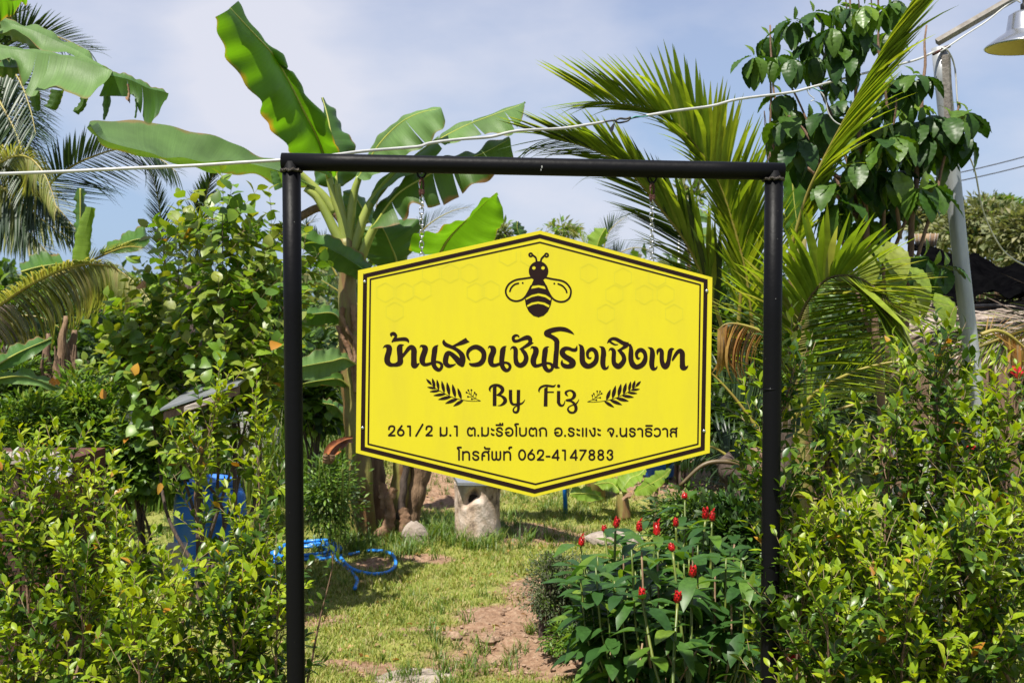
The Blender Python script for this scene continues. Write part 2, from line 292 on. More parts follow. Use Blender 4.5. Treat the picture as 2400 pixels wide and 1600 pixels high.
M['dusty'] = leafmat('dusty_tiny_leaf', [(0, (0.05, 0.065, 0.03)), (0.6, (0.085, 0.11, 0.045)), (1, (0.15, 0.18, 0.07))], (1.5, 1.5, 0.5), 0.25, 0.5, 0.4)
M['olive'] = leafmat('olive_far_leaf', [(0, (0.15, 0.18, 0.075)), (0.6, (0.23, 0.25, 0.12)), (1, (0.30, 0.28, 0.16))], (1.5, 1.5, 0.6), 0.3, 0.6, 0.3)
M['costus'] = leafmat('ginger_leaf', [(0, (0.03, 0.085, 0.02)), (0.7, (0.055, 0.135, 0.025)), (1, (0.11, 0.21, 0.03))], (1.8, 1.9, 0.45), 0.26, 0.42, 0.3)
M['red'] = mat('red_bract', (0.62, 0.012, 0.012), (0.42, 0.01, 0.015), rough=0.3, scale=60, spec=0.6)
M['grass'] = leafmat('grass_blade', [(0, (0.17, 0.25, 0.03)), (0.55, (0.27, 0.33, 0.05)), (0.8, (0.40, 0.38, 0.10)), (1, (0.55, 0.44, 0.22))], (1.5, 1.5, 0.5), 0.3, 0.5, 0.3)
M['grass_g'] = leafmat('lush_grass_blade', [(0, (0.07, 0.15, 0.02)), (0.7, (0.13, 0.22, 0.03)), (1, (0.26, 0.27, 0.07))], (1.7, 1.7, 0.5), 0.33, 0.45, 0.4)
M['blue'] = mat('blue_plastic', (0.006, 0.16, 0.66), (0.06, 0.22, 0.55), rough=0.45, scale=7, lo=0.45, hi=0.75)
M['hose'] = mat('blue_hose', (0.008, 0.25, 0.88), (0.05, 0.28, 0.75), rough=0.32, scale=9)
M['black_net'] = mat('black_shade_net', (0.0015, 0.0015, 0.002), (0.004, 0.004, 0.0045), rough=1.0, spec=0.0, scale=14, bump=1.0, bscale=9)
M['wood_grey'] = mat('grey_wood', (0.30, 0.25, 0.21), (0.44, 0.38, 0.33), rough=0.85, scale=12, stretch=(0.4, 3, 3), bump=0.4)
M['wood_brown'] = mat('brown_wood', (0.17, 0.10, 0.06), (0.28, 0.18, 0.12), rough=0.85, scale=12, stretch=(3, 3, 0.6), bump=0.4)
M['concrete'] = mat('grey_concrete', (0.38, 0.37, 0.35), (0.5, 0.49, 0.47), rough=0.9, scale=18, bump=0.2)
M['white_wood'] = mat('white_painted_wood', (0.62, 0.60, 0.56), (0.48, 0.46, 0.42), rough=0.6, scale=10)
M['tin'] = mat('grey_tin', (0.28, 0.30, 0.33), (0.40, 0.42, 0.45), rough=0.4, metal=0.5, scale=6)
M['thatch'] = leafmat('thatch_strand', [(0, (0.17, 0.13, 0.10)), (0.5, (0.36, 0.29, 0.24)), (1, (0.52, 0.44, 0.38))], (1, 1, 1), 0.05, 0.8, 0.2)
M['rust_sheet'] = mat('rusty_sheet', (0.12, 0.035, 0.018), (0.035, 0.018, 0.014), rough=0.8, scale=5, detail=9, bump=0.5)
M['plastic_clear'] = mat('grey_plastic_sheet', (0.16, 0.165, 0.17), (0.26, 0.265, 0.27), rough=0.4, scale=8, bump=0.4)
M['hole'] = mat('hollow_shade', (0.02, 0.014, 0.01), rough=0.95)  # near black, stands for the shade inside the log hole
M['orange_fl'] = mat('orange_petal', (0.75, 0.28, 0.01), rough=0.5)
M['panel'] = mat('solar_panel_face', (0.02, 0.03, 0.06), rough=0.2)

def log_material():
    m, nt, out, b = newmat('weathered_log'); l = nt.links.new
    t = nt.nodes.new('ShaderNodeTexCoord'); mpn = nt.nodes.new('ShaderNodeMapping'); mpn.inputs['Scale'].default_value = (1, 1, 0.6); l(t.outputs['Object'], mpn.inputs[0])
    n = nt.nodes.new('ShaderNodeTexNoise'); n.inputs['Scale'].default_value = 9; n.inputs['Detail'].default_value = 9; n.inputs['Roughness'].default_value = 0.7; l(mpn.outputs[0], n.inputs[0])
    r = ramp(nt, [(0.36, (0.10, 0.065, 0.045)), (0.46, (0.40, 0.30, 0.22)), (0.68, (0.62, 0.53, 0.46))]); l(n.outputs['Fac'], r.inputs[0]); l(r.outputs[0], b.inputs['Base Color'])
    v = nt.nodes.new('ShaderNodeTexVoronoi'); v.inputs['Scale'].default_value = 28; v.feature = 'DISTANCE_TO_EDGE'; l(mpn.outputs[0], v.inputs[0])
    bp = nt.nodes.new('ShaderNodeBump'); bp.inputs['Strength'].default_value = 1.0; bp.inputs['Distance'].default_value = 0.035; l(n.outputs['Fac'], bp.inputs['Height']); l(bp.outputs[0], b.inputs['Normal'])
    b.inputs['Roughness'].default_value = 0.9; l(b.outputs[0], out.inputs[0]); return m
M['log'] = log_material()
def ground_material():
    m, nt, out, b = newmat('ground_soil_and_turf'); l = nt.links.new
    t = nt.nodes.new('ShaderNodeTexCoord'); a = nt.nodes.new('ShaderNodeAttribute'); a.attribute_name = 'soil'
    def noise(s, d=6, rg=0.6):
        n = nt.nodes.new('ShaderNodeTexNoise'); n.inputs['Scale'].default_value = s; n.inputs['Detail'].default_value = d; n.inputs['Roughness'].default_value = rg; l(t.outputs['Object'], n.inputs[0]); return n
    n1 = noise(3.0, 8, 0.7); n2 = noise(34, 8, 0.75); n3 = noise(1.3, 4)
    soil = ramp(nt, [(0.28, (0.13, 0.07, 0.04)), (0.5, (0.31, 0.19, 0.12)), (0.72, (0.46, 0.33, 0.23))]); l(n2.outputs['Fac'], soil.inputs[0])
    turf = ramp(nt, [(0.3, (0.13, 0.15, 0.03)), (0.5, (0.25, 0.27, 0.06)), (0.7, (0.38, 0.32, 0.14))]); l(n2.outputs['Fac'], turf.inputs[0])
    ad = nt.nodes.new('ShaderNodeMath'); ad.operation = 'ADD'; l(a.outputs['Fac'], ad.inputs[0]); l(n1.outputs['Fac'], ad.inputs[1])
    rr = ramp(nt, [(0.60, (0, 0, 0)), (0.82, (1, 1, 1))]); l(ad.outputs[0], rr.inputs[0])
    mx = nt.nodes.new('ShaderNodeMix'); mx.data_type = 'RGBA'; l(rr.outputs[0], mx.inputs[0]); l(turf.outputs[0], mx.inputs[6]); l(soil.outputs[0], mx.inputs[7])
    l(mx.outputs[2], b.inputs['Base Color']); b.inputs['Roughness'].default_value = 0.95; b.inputs['Specular IOR Level'].default_value = 0.2
    bp = nt.nodes.new('ShaderNodeBump'); bp.inputs['Strength'].default_value = 0.9; bp.inputs['Distance'].default_value = 0.03
    sm = nt.nodes.new('ShaderNodeMath'); sm.operation = 'ADD'; l(n2.outputs['Fac'], sm.inputs[0]); l(n1.outputs['Fac'], sm.inputs[1]); l(sm.outputs[0], bp.inputs['Height']); l(bp.outputs[0], b.inputs['Normal'])
    l(b.outputs[0], out.inputs[0]); return m
M['ground'] = ground_material()

# ------------------------------------------------------------------ leaf templates: base at origin, leaf along +Y, length 1, upper side +Z
def leaf_tmpl(w=0.22, n=4, k=1, fold=0.25, curl=0.15, tip=1.0, base=0.6, corr=0.0, cols=1, wav=0.0, hold=0.0):
    "w half width; fold V of the two halves; curl downward bend"
    t = np.linspace(0, 1, n + 1); prof = np.sin(math.pi * t ** base) ** tip; prof[0] = 0.06; prof[-1] = 0.0
    us = np.linspace(-1, 1, 2 * cols + 1); V = []
    for ti, p in zip(t, prof):
        for u in us:
            x = u * w * p; z = abs(u) * w * p * fold - curl * ti * ti + corr * math.sin(ti * 2 * math.pi * 6.5 - abs(u) * 8.0) * abs(u) ** 0.6 * p
            z += wav * math.sin(ti * 9 + u * 2) * abs(u) * p
            V.append((x, ti * (1 - 0.3 * curl * ti) - hold * abs(u) * 0.0, z))
    m = len(us); F = []
    for i in range(n):
        for j in range(m - 1): F.append((i * m + j, i * m + j + 1, (i + 1) * m + j + 1, (i + 1) * m + j))
    return np.array(V), np.array(F)
TF = [leaf_tmpl(0.225, 4, base=0.9, tip=0.9, fold=0.30, curl=c) for c in (0.05, 0.18, 0.32)]
TROUND = [leaf_tmpl(0.36, 4, fold=0.2, curl=c, tip=0.75, base=0.75, wav=0.03) for c in (0.08, 0.22, 0.4)]
TBIG = [leaf_tmpl(0.27, 30, fold=0.22, curl=c, tip=0.8, base=0.95, corr=0.019, cols=3, wav=0.02) for c in (0.15, 0.4, 0.6)]
TCOST = [leaf_tmpl(0.185, 7, fold=0.25, curl=c, tip=0.85, base=0.92, cols=1, wav=0.02) for c in (0.15, 0.35, 0.55)]
TSMALL = [leaf_tmpl(0.2, 2, fold=0.3, curl=c) for c in (0.1, 0.3)]
def leaflet_tmpl(droop, w=0.022, n=7):
    t = np.linspace(0, 1, n + 1); V = []; y = z = 0.0; a = 0.0; ys = [0]; zs = [0]
    for i in range(n):
        a = droop * ((i + 1) / n) ** 1.3; y += math.cos(a) / n; z -= math.sin(a) / n; ys.append(y); zs.append(z)
    for ti, yy, zz in zip(t, ys, zs):
        p = w * (0.45 + 0.55 * min(1, ti * 5)) * (1 - max(0, (ti - 0.45) / 0.55) ** 1.5) + 0.0004
        for u in (-1, 0, 1): V.append((u * p, yy, zz + abs(u) * p * 0.55))
    F = [(i * 3 + j, i * 3 + j + 1, (i + 1) * 3 + j + 1, (i + 1) * 3 + j) for i in range(n) for j in (0, 1)]
    return np.array(V), np.array(F)
TLET = [leaflet_tmpl(d) for d in (0.10, 0.5, 1.1)]

def frames(P, D, Nn, S):
    "matrices from base points, directions, rough normals, sizes"
    D = unit(D); X = unit(np.cross(D, Nn)); Z = np.cross(X, D); n = len(P); A = np.zeros((n, 4, 4)); S = np.asarray(S, float).reshape(-1, 1) * np.ones((n, 1))
    A[:, :3, 0] = X * S; A[:, :3, 1] = D * S; A[:, :3, 2] = Z * S; A[:, :3, 3] = P; A[:, 3, 3] = 1; return A
_mcache = {}
def foliage(parent, Ms, tm, slot, mats, tag_t, nparts=300, name='leaf', rest='foliage', sub=False):
    "leaves of one plant: the ones that show largest each an object (shared meshes), the others joined"
    Ms = np.asarray(Ms); n = len(Ms); tix = rng.integers(0, len(tm), n); slot = np.asarray(slot)
    px, py, w = proj(Ms[:, :3, 3]); vis = (px > -30) & (px < 2430) & (py > -30) & (py < 1630)
    size = np.linalg.norm(Ms[:, :3, 1], axis=1) / np.maximum(w, 0.1)
    order = np.argsort(np.where(vis, -size, 1e3)); pick = order[:min(nparts, int(vis.sum()))]; mask = np.zeros(n, bool); mask[pick] = True
    p = org(parent)
    for i in pick:
        key = (tag_t, int(tix[i]), mats[slot[i]].name)
        if key not in _mcache: _mcache[key] = mesh_np(name, tm[tix[i]][0], tm[tix[i]][1], mats[slot[i]])
        o = bpy.data.objects.new(name, _mcache[key]); COL.objects.link(o); o.parent = parent
        A = Ms[i].copy(); A[:3, 3] -= p; o.matrix_basis = Matrix(A.tolist())
    left = np.where(~mask)[0]
    if len(left):
        g = G()
        for k in range(len(tm)):
            for s in range(len(mats)):
                ii = left[(tix[left] == k) & (slot[left] == s)]
                if not len(ii): continue
                V, F = tm[k]; nv = len(V); Vh = np.c_[V, np.ones(nv)]
                VV = np.einsum('nij,vj->nvi', Ms[ii], Vh)[..., :3].reshape(-1, 3)
                FF = (F[None] + (np.arange(len(ii)) * nv)[:, None, None]).reshape(-1, F.shape[1]); g.put(VV, FF, s)
        g.build(rest, mats, parent, kind='stuff')

# ------------------------------------------------------------------ ground, one sheet out to the horizon
def build_ground():
    ys = np.concatenate([np.linspace(-6, 2.4, 12), np.linspace(2.5, 9, 240), np.linspace(9.1, 22, 90), np.geomspace(23, 300, 26)])
    xs = np.concatenate([-np.geomspace(260, 5, 22), np.linspace(-4.8, 4.8, 260), np.geomspace(5, 260, 22)])
    X, Y = np.meshgrid(xs, ys); soil = soilmask(X, Y)
    Z = hgt(X, Y) + soil * (0.016 * nz(X, Y, 0, 22, 1) + 0.010 * nz(X, Y, 0, 50, 2)) + 0.004 * nz(X, Y, 0, 40, 3)
    V = np.stack([X, Y, Z], -1).reshape(-1, 3); nx = len(xs); i = np.arange(len(ys) - 1)[:, None]; j = np.arange(nx - 1)[None]
    F = np.stack([i * nx + j, i * nx + j + 1, (i + 1) * nx + j + 1, (i + 1) * nx + j], -1).reshape(-1, 4)
    o = add('ground', V, F, M['ground']); o['kind'] = 'structure'
    at = o.data.attributes.new('soil', 'FLOAT', 'POINT'); at.data.foreach_set('value', soil.reshape(-1).astype(np.float32))
SOILB = [(*GP(*R3(150, 1000))[:2], 0.20, 0.32), (*GP(*R3(90, 1300))[:2], 0.38, 0.16), (*GP(*R3(420, 1250))[:2], 0.3, 0.22), (*GP(*R3(600, 1450))[:2], 0.5, 0.2),
         (*GP(*R3(260, 1420))[:2], 0.5, 0.2), (*GP(*R3(0, 1150))[:2], 0.26, 0.25), (*GP(*R2(420, 1150))[:2], 0.15, 0.12), (*GP(*R2(1250, 1250))[:2], 0.3, 0.08), (*GP(*R2(900, 1480))[:2], 0.28, 0.07), (*GP(*R2(500, 1440))[:2], 0.25, 0.05), (*GP(*R3(1250, 230))[:2], 0.9, 1.1), (*GP(*R2(1130, 350))[:2], 0.5, 1.2),
         (*GP(*R2(1650, 640))[:2], 0.5, 0.35), (*GP(*R2(700, 850))[:2], 0.12, 0.12), (*GP(*C6(870, 860))[:2], 0.15, 0.25), (*GP(*R2(1050, 820))[:2], 0.15, 0.1)]
def soilmask(X, Y):
    s = np.zeros_like(np.asarray(X, float))
    for cx, cy, rx, ry in SOILB: s = np.maximum(s, 0.95 * np.exp(-(((X - cx) / rx) ** 2 + ((Y - cy) / ry) ** 2) ** 1.5))
    s = s * (0.75 + 0.35 * nz(X, Y, 0, 5, 4)); return np.clip(s, 0, 1)
build_ground()

# grass: short turf plus taller tufts, one mass nobody could count
def tuft_template(nb, h, spread, seed, w=0.0022, lean=0.9):
    r = np.random.default_rng(seed); V = []; F = []
    for b in range(nb):
        a = r.uniform(0, 6.283); hh = h * r.uniform(0.5, 1.1); ln = lean * r.uniform(0.3, 1.0); c = r.normal(0, spread, 2); d = np.array([math.cos(a), math.sin(a)]); s = np.array([-d[1], d[0]]) * w * r.uniform(0.7, 1.4)
        k = len(V)
        for t in (0, 0.45, 0.8):
            q = c + d * (ln * hh * t * t); z = hh * t * (1 - 0.25 * ln * t); ww = s * (1 - t * 0.75)
            V += [(q[0] - ww[0], q[1] - ww[1], z), (q[0] + ww[0], q[1] + ww[1], z)]
        q = c + d * (ln * hh); V.append((q[0], q[1], hh * (1 - 0.35 * ln)))
        F += [(k, k + 1, k + 3), (k, k + 3, k + 2), (k + 2, k + 3, k + 5), (k + 2, k + 5, k + 4), (k + 4, k + 5, k + 6)]
    return np.array(V), np.array(F)
def scatter_mesh(name, P, tm, scale, m, label, cat):
    n = len(P); tix = rng.integers(0, len(tm), n); g = G()
    for k, (V, F) in enumerate(tm):
        ii = np.where(tix == k)[0]; a = rng.uniform(0, 6.283, len(ii)); s = scale[ii]
        c, sn = np.cos(a) * s, np.sin(a) * s
        x = V[None, :, 0] * c[:, None] - V[None, :, 1] * sn[:, None] + P[ii, 0:1]; y = V[None, :, 0] * sn[:, None] + V[None, :, 1] * c[:, None] + P[ii, 1:2]
        z = V[None, :, 2] * s[:, None] + P[ii, 2:3]
        g.put(np.stack([x, y, z], -1).reshape(-1, 3), (F[None] + (np.arange(len(ii)) * len(V))[:, None, None]).reshape(-1, 3), 0)
    o = g.build(name, [m]); tag(o, label, cat, kind='stuff')
def grass():
    tm = [tuft_template(9, 0.035, 0.022, s) for s in range(5)]
    n = 30000; y = 4.3 + 7.0 * rng.random(n) ** 1.35; x = (rng.random(n) - 0.5) * 2 * (0.48 * y + 0.3)
    x = np.where(rng.random(n) < 0.62, rng.uniform(-1.3, 1.1, n) * (y / 5.5), x)
    s = soilmask(x, y); keep = rng.random(n) > s * 1.7 + 0.25 * (nz(x, y, 0, 3.2, 9) < -0.25); x, y = x[keep], y[keep]
    P = np.stack([x, y, hgt(x, y) - 0.003], 1); sc = rng.uniform(0.55, 1.15, len(P)) * (1 + 0.45 * np.clip(nz(x, y, 0, 4, 5), 0, 1)) * (1 + 0.05 * (y - 5))
    scatter_mesh('turf', P, tm, sc, M['grass'], 'short sunlit turf of yellow green grass across the clearing', 'grass')
    tm2 = [tuft_template(16, 0.15, 0.02, 50 + s, w=0.0035, lean=1.1) for s in range(4)]
    cl = [(R2(1300, 640), .22, 46), (R2(1380, 700), .2, 30), (R2(1150, 680), .15, 26), (R2(620, 660), .18, 26), (R2(760, 720), .12, 16), (R2(900, 760), .15, 14), (R2(1500, 660), .12, 16), (R2(1290, 1450), .10, 22), (R2(1180, 1400), .2, 10), (R3(230, 1240), .07, 5),
          (R3(700, 420), .3, 34), (R3(480, 600), .2, 20), (R3(350, 360), .5, 24), (R3(120, 350), .5, 26), (R2(1600, 450), .7, 50), (R2(1150, 420), .3, 20), (R3(40, 1370), .05, 6), (R2(450, 500), .4, 60), (R2(300, 420), .5, 60), (C6(950, 420), .4, 50), (C6(700, 520), .5, 50), (C6(880, 1020), .25, 26), (C6(860, 640), .2, 24), (R2(900, 1520), .08, 8), (R2(350, 1000), .1, 10), (R3(1200, 240), .5, 20), (R2(1120, 1120), .15, 12)]
    PP = []
    SCL = []
    for q_, ((px, py), r_, n_) in enumerate(cl):
        n_ = int(n_ * (2.2 if q_ < 6 else 1.2)); SCL += [1.35 if q_ < 6 else 1.0] * n_; c = GP(px, py); q = c[None, :2] + rng.normal(0, r_, (n_, 2)) * np.array([1, 1.2]); PP.append(q)
    q = np.vstack(PP); P = np.stack([q[:, 0], q[:, 1], hgt(q[:, 0], q[:, 1]) - 0.005], 1)
    scatter_mesh('grass_tufts', P, tm2, rng.uniform(0.30, 0.85, len(P)) * np.array(SCL), M['grass_g'], 'taller green grass tufts round the log hive and the banana stems', 'grass')
    # tall rank grass behind the shrubs at left
    tm3 = [tuft_template(16, 0.75, 0.05, 80 + s, w=0.008, lean=0.55) for s in range(4)]
    n = 420; y = rng.uniform(8.2, 11, n); x = rng.uniform(-2.6, -0.9, n) * y / 7.0; keep = rng.random(n) < 0.8; x, y = x[keep], y[keep]
    P = np.stack([x, y, hgt(x, y)], 1); scatter_mesh('tall_grass', P, tm3, rng.uniform(0.6, 1.3, len(P)), M['grass_g'], 'rank tall grass standing behind the blue barrel and shrubs', 'grass')
grass()
def litter():
    V, F = leaf_tmpl(0.25, 3, fold=0.5, curl=0.3); n = 900
    y = rng.uniform(4.4, 9, n); x = rng.uniform(-1.3, 1.5, n) * y / 5.5; Pp = np.stack([x, y, hgt(x, y) + 0.012], 1)
    D = rng.normal(0, 1, (n, 3)); D[:, 2] *= 0.25; Nn = np.array([0, 0, 1.0]) + rng.normal(0, 0.35, (n, 3)); A = frames(Pp, D, Nn, rng.uniform(0.015, 0.045, n))
    VV = np.einsum('nij,vj->nvi', A, np.c_[V, np.ones(len(V))])[..., :3].reshape(-1, 3); FF = (F[None] + (np.arange(n) * len(V))[:, None, None]).reshape(-1, 4)
    o = add('leaf_litter', VV, FF, M['palm_dry']); tag(o, 'small dry leaves and scraps scattered over grass and soil', 'leaf litter', kind='stuff')
    # clods of soil
    g = G(); base, bf = lathe([(0.0, -1), (0.6, -0.75), (1, 0), (0.65, 0.7), (0.0, 0.95)], 7)
    cnt = 0
    while cnt < 420:
        k = rng.integers(0, 5) if cnt % 8 else rng.integers(0, len(SOILB)); cx, cy, rx, ry = SOILB[k]; x = cx + rng.normal(0, rx * 0.6); y = cy + rng.normal(0, ry * 0.6); s = rng.uniform(0.004, 0.017) * (2.0 if rng.random() < 0.06 else 1)
        v = base * np.array([s, s * rng.uniform(.7, 1.2), s * rng.uniform(.5, .8)]) * (1 + 0.25 * rng.normal(0, 1, (len(base), 1)).clip(-1, 1)); g.put(v + np.array([x, y, hgt(x, y) + s * .3]), bf); cnt += 1
    o = g.build('soil_clods', [M['clod']], smooth=False); tag(o, 'crumbly reddish clods of dug soil beside the low shrub', 'soil', kind='stuff')
M['clod'] = mat('soil_clod', (0.24, 0.145, 0.09), (0.42, 0.29, 0.20), rough=0.95, scale=20, bump=0.5)
litter()

# ------------------------------------------------------------------ steel frame that carries the sign
YF = 3.0
frame = empty('sign_frame', W(1248, 2166, YF) * [1, 1, 0], 'black painted steel pipe frame with two posts and a top beam carrying the yellow sign', 'frame')
def pipe_part(name, a, b, r, parent, m, n=24):
    P = np.linspace(a, b, 6); V, F = tube(P, r, n); return add(name, V, F, m, parent)
rp = 0.0245
for (tx, ty), (bx, by) in (((683, 380), (694, 1600)), ((1814, 402), (1803, 1600))):
    a = W(tx, ty, YF); b = W(bx, by, YF); d = (b - a) / (b[2] - a[2]); bot = a + d * (-0.15 - a[2])
    pipe_part('post', a, bot, rp, frame, M['black_paint'])
bl, br = W(661, 379, YF), W(1837, 402.5, YF)
V, F = tube(np.linspace(bl, br, 8), 0.0235, 28); beam = add('beam', V, F, M['black_paint'], frame)
for cx, cy in ((683, 404), (1812, 424)):
    c = W(cx, cy, YF); a = np.linspace(-2.2, 2.2, 30) - math.pi / 2
    P = np.stack([c[0] + 0.026 * np.cos(a), c[1] + 0.026 * np.sin(a), c[2] + 0.004 + 0.012 * np.sin(a) ** 2 * 0 + 0.002 * np.sin(a * 9)], 1)
    V, F = tube(P, 0.0042 + 0.0012 * np.sin(np.arange(30) * 1.9), 8); add('weld_bead', V, F, M['weld'], frame)
gs = G()
for px, py, s in ((1270, 391, .004), (1268, 398, .0028), (690, 520, .0012), (1818, 700, .0013), (1805, 910, .0016), (1822, 560, .001)):
    c = W(px, py, YF - 0.0246); V, F = lathe([(0, 0), (1, 0.0)], 7); V = np.stack([V[:, 0] * s * .5, V[:, 2], V[:, 1] * s], 1) + c; gs.put(V, F)
gs.build('paint_chip', [M['scuff']], frame)
V, F = lathe([(rp, -0.002), (rp + 0.0014, 0), (rp, 0.002)], 24, W(1806.5, 911, YF)); add('pipe_joint', V, F, M['black_paint'], frame)

# ------------------------------------------------------------------ chains
def link_mesh(L_, Wd, r, k=7):
    a = np.linspace(0, 2 * math.pi, 20, endpoint=False); c, s = np.cos(a), np.sin(a)
    P = np.stack([Wd / 2 * np.sign(c) * np.abs(c) ** 0.8, 0 * a, (L_ / 2) * np.sign(s) * np.abs(s) ** 0.75], 1); return tube(P, r, k, closed=True)
LK = mesh_np('link', *link_mesh(0.0185, 0.0115, 0.0017), M['zinc'])
for idx, (px, ytop, yend) in enumerate(((988, 403, 600), (1528, 415, 612))):
    side = 'left' if idx == 0 else 'right'
    top = W(px, ytop, YF)
    ch = empty('hanging_chain', top, f'steel chain with a rusty quick link hanging from the {side} end of the beam', 'chain', 'chains that hold the yellow sign')
    a = np.linspace(-0.2, math.pi + 0.2, 18); P = np.stack([top[0] - 0.0125 * np.cos(a), 0 * a + YF, top[2] - 0.020 * np.sin(a) + 0.004], 1)
    V, F = tube(P, 0.0027, 8); add('eye_ring', V, F, M['black_paint'], ch)
    c = W(px, ytop + 36, YF); V, F = link_mesh(0.047, 0.017, 0.0032, 8); V = V @ rotm(0, 3, 62 if idx == 0 else 50).T
    add('quick_link', V + c, F, M['rust'], ch); V, F = lathe([(0.0058, -.006), (0.0058, .006)], 6, c + [0.003, -0.005, -0.012]); add('quick_link_nut', V, F, M['rust'], ch, smooth=False)
    z0, z1 = W(px, ytop + 52, YF)[2], W(px, yend, YF)[2]; n = int(round((z0 - z1) / 0.0152)); 
    for i in range(n + 1):
        o = bpy.data.objects.new('link', LK); COL.objects.link(o); o.parent = ch
        z = z0 - (z0 - z1) * i / n; o.location = (0.0006 * math.sin(i * 1.3), 0.0, z - top[2]); o.rotation_euler = (0, R(2 * math.sin(i)), R(20 if i % 2 else 104))

# ------------------------------------------------------------------ flat print from strokes (signed distance field -> clean outline mesh)
class Ink:
    def __init__(s, x0, y0, x1, y1, step):
        s.xs = np.arange(x0, x1 + step, step); s.ys = np.arange(y0, y1 + step, step); s.f = np.full((len(s.ys), len(s.xs)), 9.0); s.st = step; s.x0, s.y0 = x0, y0
    def _win(s, lo, hi, pad=3):
        i0 = max(0, int((lo[0] - pad - s.x0) / s.st)); i1 = min(len(s.xs), int((hi[0] + pad - s.x0) / s.st) + 2)
        j0 = max(0, int((lo[1] - pad - s.y0) / s.st)); j1 = min(len(s.ys), int((hi[1] + pad - s.y0) / s.st) + 2); return i0, i1, j0, j1
    def _apply(s, win, d, sub):
        i0, i1, j0, j1 = win; v = s.f[j0:j1, i0:i1]; s.f[j0:j1, i0:i1] = np.maximum(v, -d) if sub else np.minimum(v, d)
    def stroke(s, cv, pts, r=None, k=7, scale=1.0, sub=False, closed=False, straight=False):
        pts = [(*p, r) if len(p) == 2 else p for p in pts]; A = np.array(pts, float)
        if not straight: A = spline(A, k, closed)
        X, Y = cv(A[:, 0], A[:, 1]); Rr = np.maximum(A[:, 2] / scale, 0.05)
        if closed: X = np.append(X, X[0]); Y = np.append(Y, Y[0]); Rr = np.append(Rr, Rr[0])
        for a in range(len(X) - 1):
            p = np.array([X[a], Y[a]]); q = np.array([X[a + 1], Y[a + 1]]); rm = max(Rr[a], Rr[a + 1])
            w = s._win(np.minimum(p, q) - rm, np.maximum(p, q) + rm)
            if w[1] <= w[0] or w[3] <= w[2]: continue
            gx, gy = np.meshgrid(s.xs[w[0]:w[1]], s.ys[w[2]:w[3]]); d = q - p; L2 = d @ d + 1e-9
            t = np.clip(((gx - p[0]) * d[0] + (gy - p[1]) * d[1]) / L2, 0, 1)
            s._apply(w, np.hypot(gx - p[0] - t * d[0], gy - p[1] - t * d[1]) - (Rr[a] + t * (Rr[a + 1] - Rr[a])), sub)
    def poly(s, cv, pts, sub=False, smooth=False):
        A = np.array(pts, float)
        if smooth: A = spline(A, 5, True)[:-1]
        X, Y = cv(A[:, 0], A[:, 1]); w = s._win((X.min(), Y.min()), (X.max(), Y.max())); gx, gy = np.meshgrid(s.xs[w[0]:w[1]], s.ys[w[2]:w[3]])
        D = np.full(gx.shape, 1e9); ins = np.zeros(gx.shape, bool)
        for a in range(len(X)):
            b = (a + 1) % len(X); dx, dy = X[b] - X[a], Y[b] - Y[a]; t = np.clip(((gx - X[a]) * dx + (gy - Y[a]) * dy) / (dx * dx + dy * dy + 1e-9), 0, 1)
            D = np.minimum(D, np.hypot(gx - X[a] - t * dx, gy - Y[a] - t * dy))
            c = ((Y[a] > gy) != (Y[b] > gy)) & (gx < dx * (gy - Y[a]) / (dy + 1e-12) + X[a]); ins ^= c
        s._apply(w, np.where(ins, -D, D), sub)
    def disc(s, cv, x, y, r, scale, sub=False):
        X, Y = cv(x, y); r = r / scale; w = s._win((X - r, Y - r), (X + r, Y + r)); gx, gy = np.meshgrid(s.xs[w[0]:w[1]], s.ys[w[2]:w[3]]); s._apply(w, np.hypot(gx - X, gy - Y) - r, sub)
    def build(s, name, m, parent, Y):
        f = np.clip(s.f, -5, 5); f[np.abs(f) < 1e-4] = 1e-4; neg = f < 0; J, I = neg.shape; full = neg[:-1, :-1] & neg[1:, :-1] & neg[:-1, 1:] & neg[1:, 1:]; anyn = neg[:-1, :-1] | neg[1:, :-1] | neg[:-1, 1:] | neg[1:, 1:]
        V = []; Q = []; T = []
        for j in range(J - 1):
            row = full[j]
            if anyn[j].any():
                d = np.diff(np.concatenate([[0], row.astype(int), [0]])); st = np.where(d == 1)[0]; en = np.where(d == -1)[0]
                for a, b in zip(st, en):
                    n = len(V); V += [(s.xs[a], s.ys[j + 1]), (s.xs[b], s.ys[j + 1]), (s.xs[b], s.ys[j]), (s.xs[a], s.ys[j])]; Q.append((n, n + 1, n + 2, n + 3))
                for i in np.where(anyn[j] & ~row)[0]:
                    c = [(s.xs[i], s.ys[j + 1], f[j + 1, i]), (s.xs[i + 1], s.ys[j + 1], f[j + 1, i + 1]), (s.xs[i + 1], s.ys[j], f[j, i + 1]), (s.xs[i], s.ys[j], f[j, i])]; out = []
                    for a in range(4):
                        p, q = c[a], c[(a + 1) % 4]
                        if p[2] < 0: out.append(p[:2])
                        if (p[2] < 0) != (q[2] < 0): t = p[2] / (p[2] - q[2]); out.append((p[0] + t * (q[0] - p[0]), p[1] + t * (q[1] - p[1])))
                    n = len(V); V += out
                    for a in range(1, len(out) - 1): T.append((n, n + a, n + a + 1))
        V = np.array(V); P = W(V[:, 0], V[:, 1], Y); return add(name, P, [np.array(Q), np.array(T)], m, parent, smooth=False)

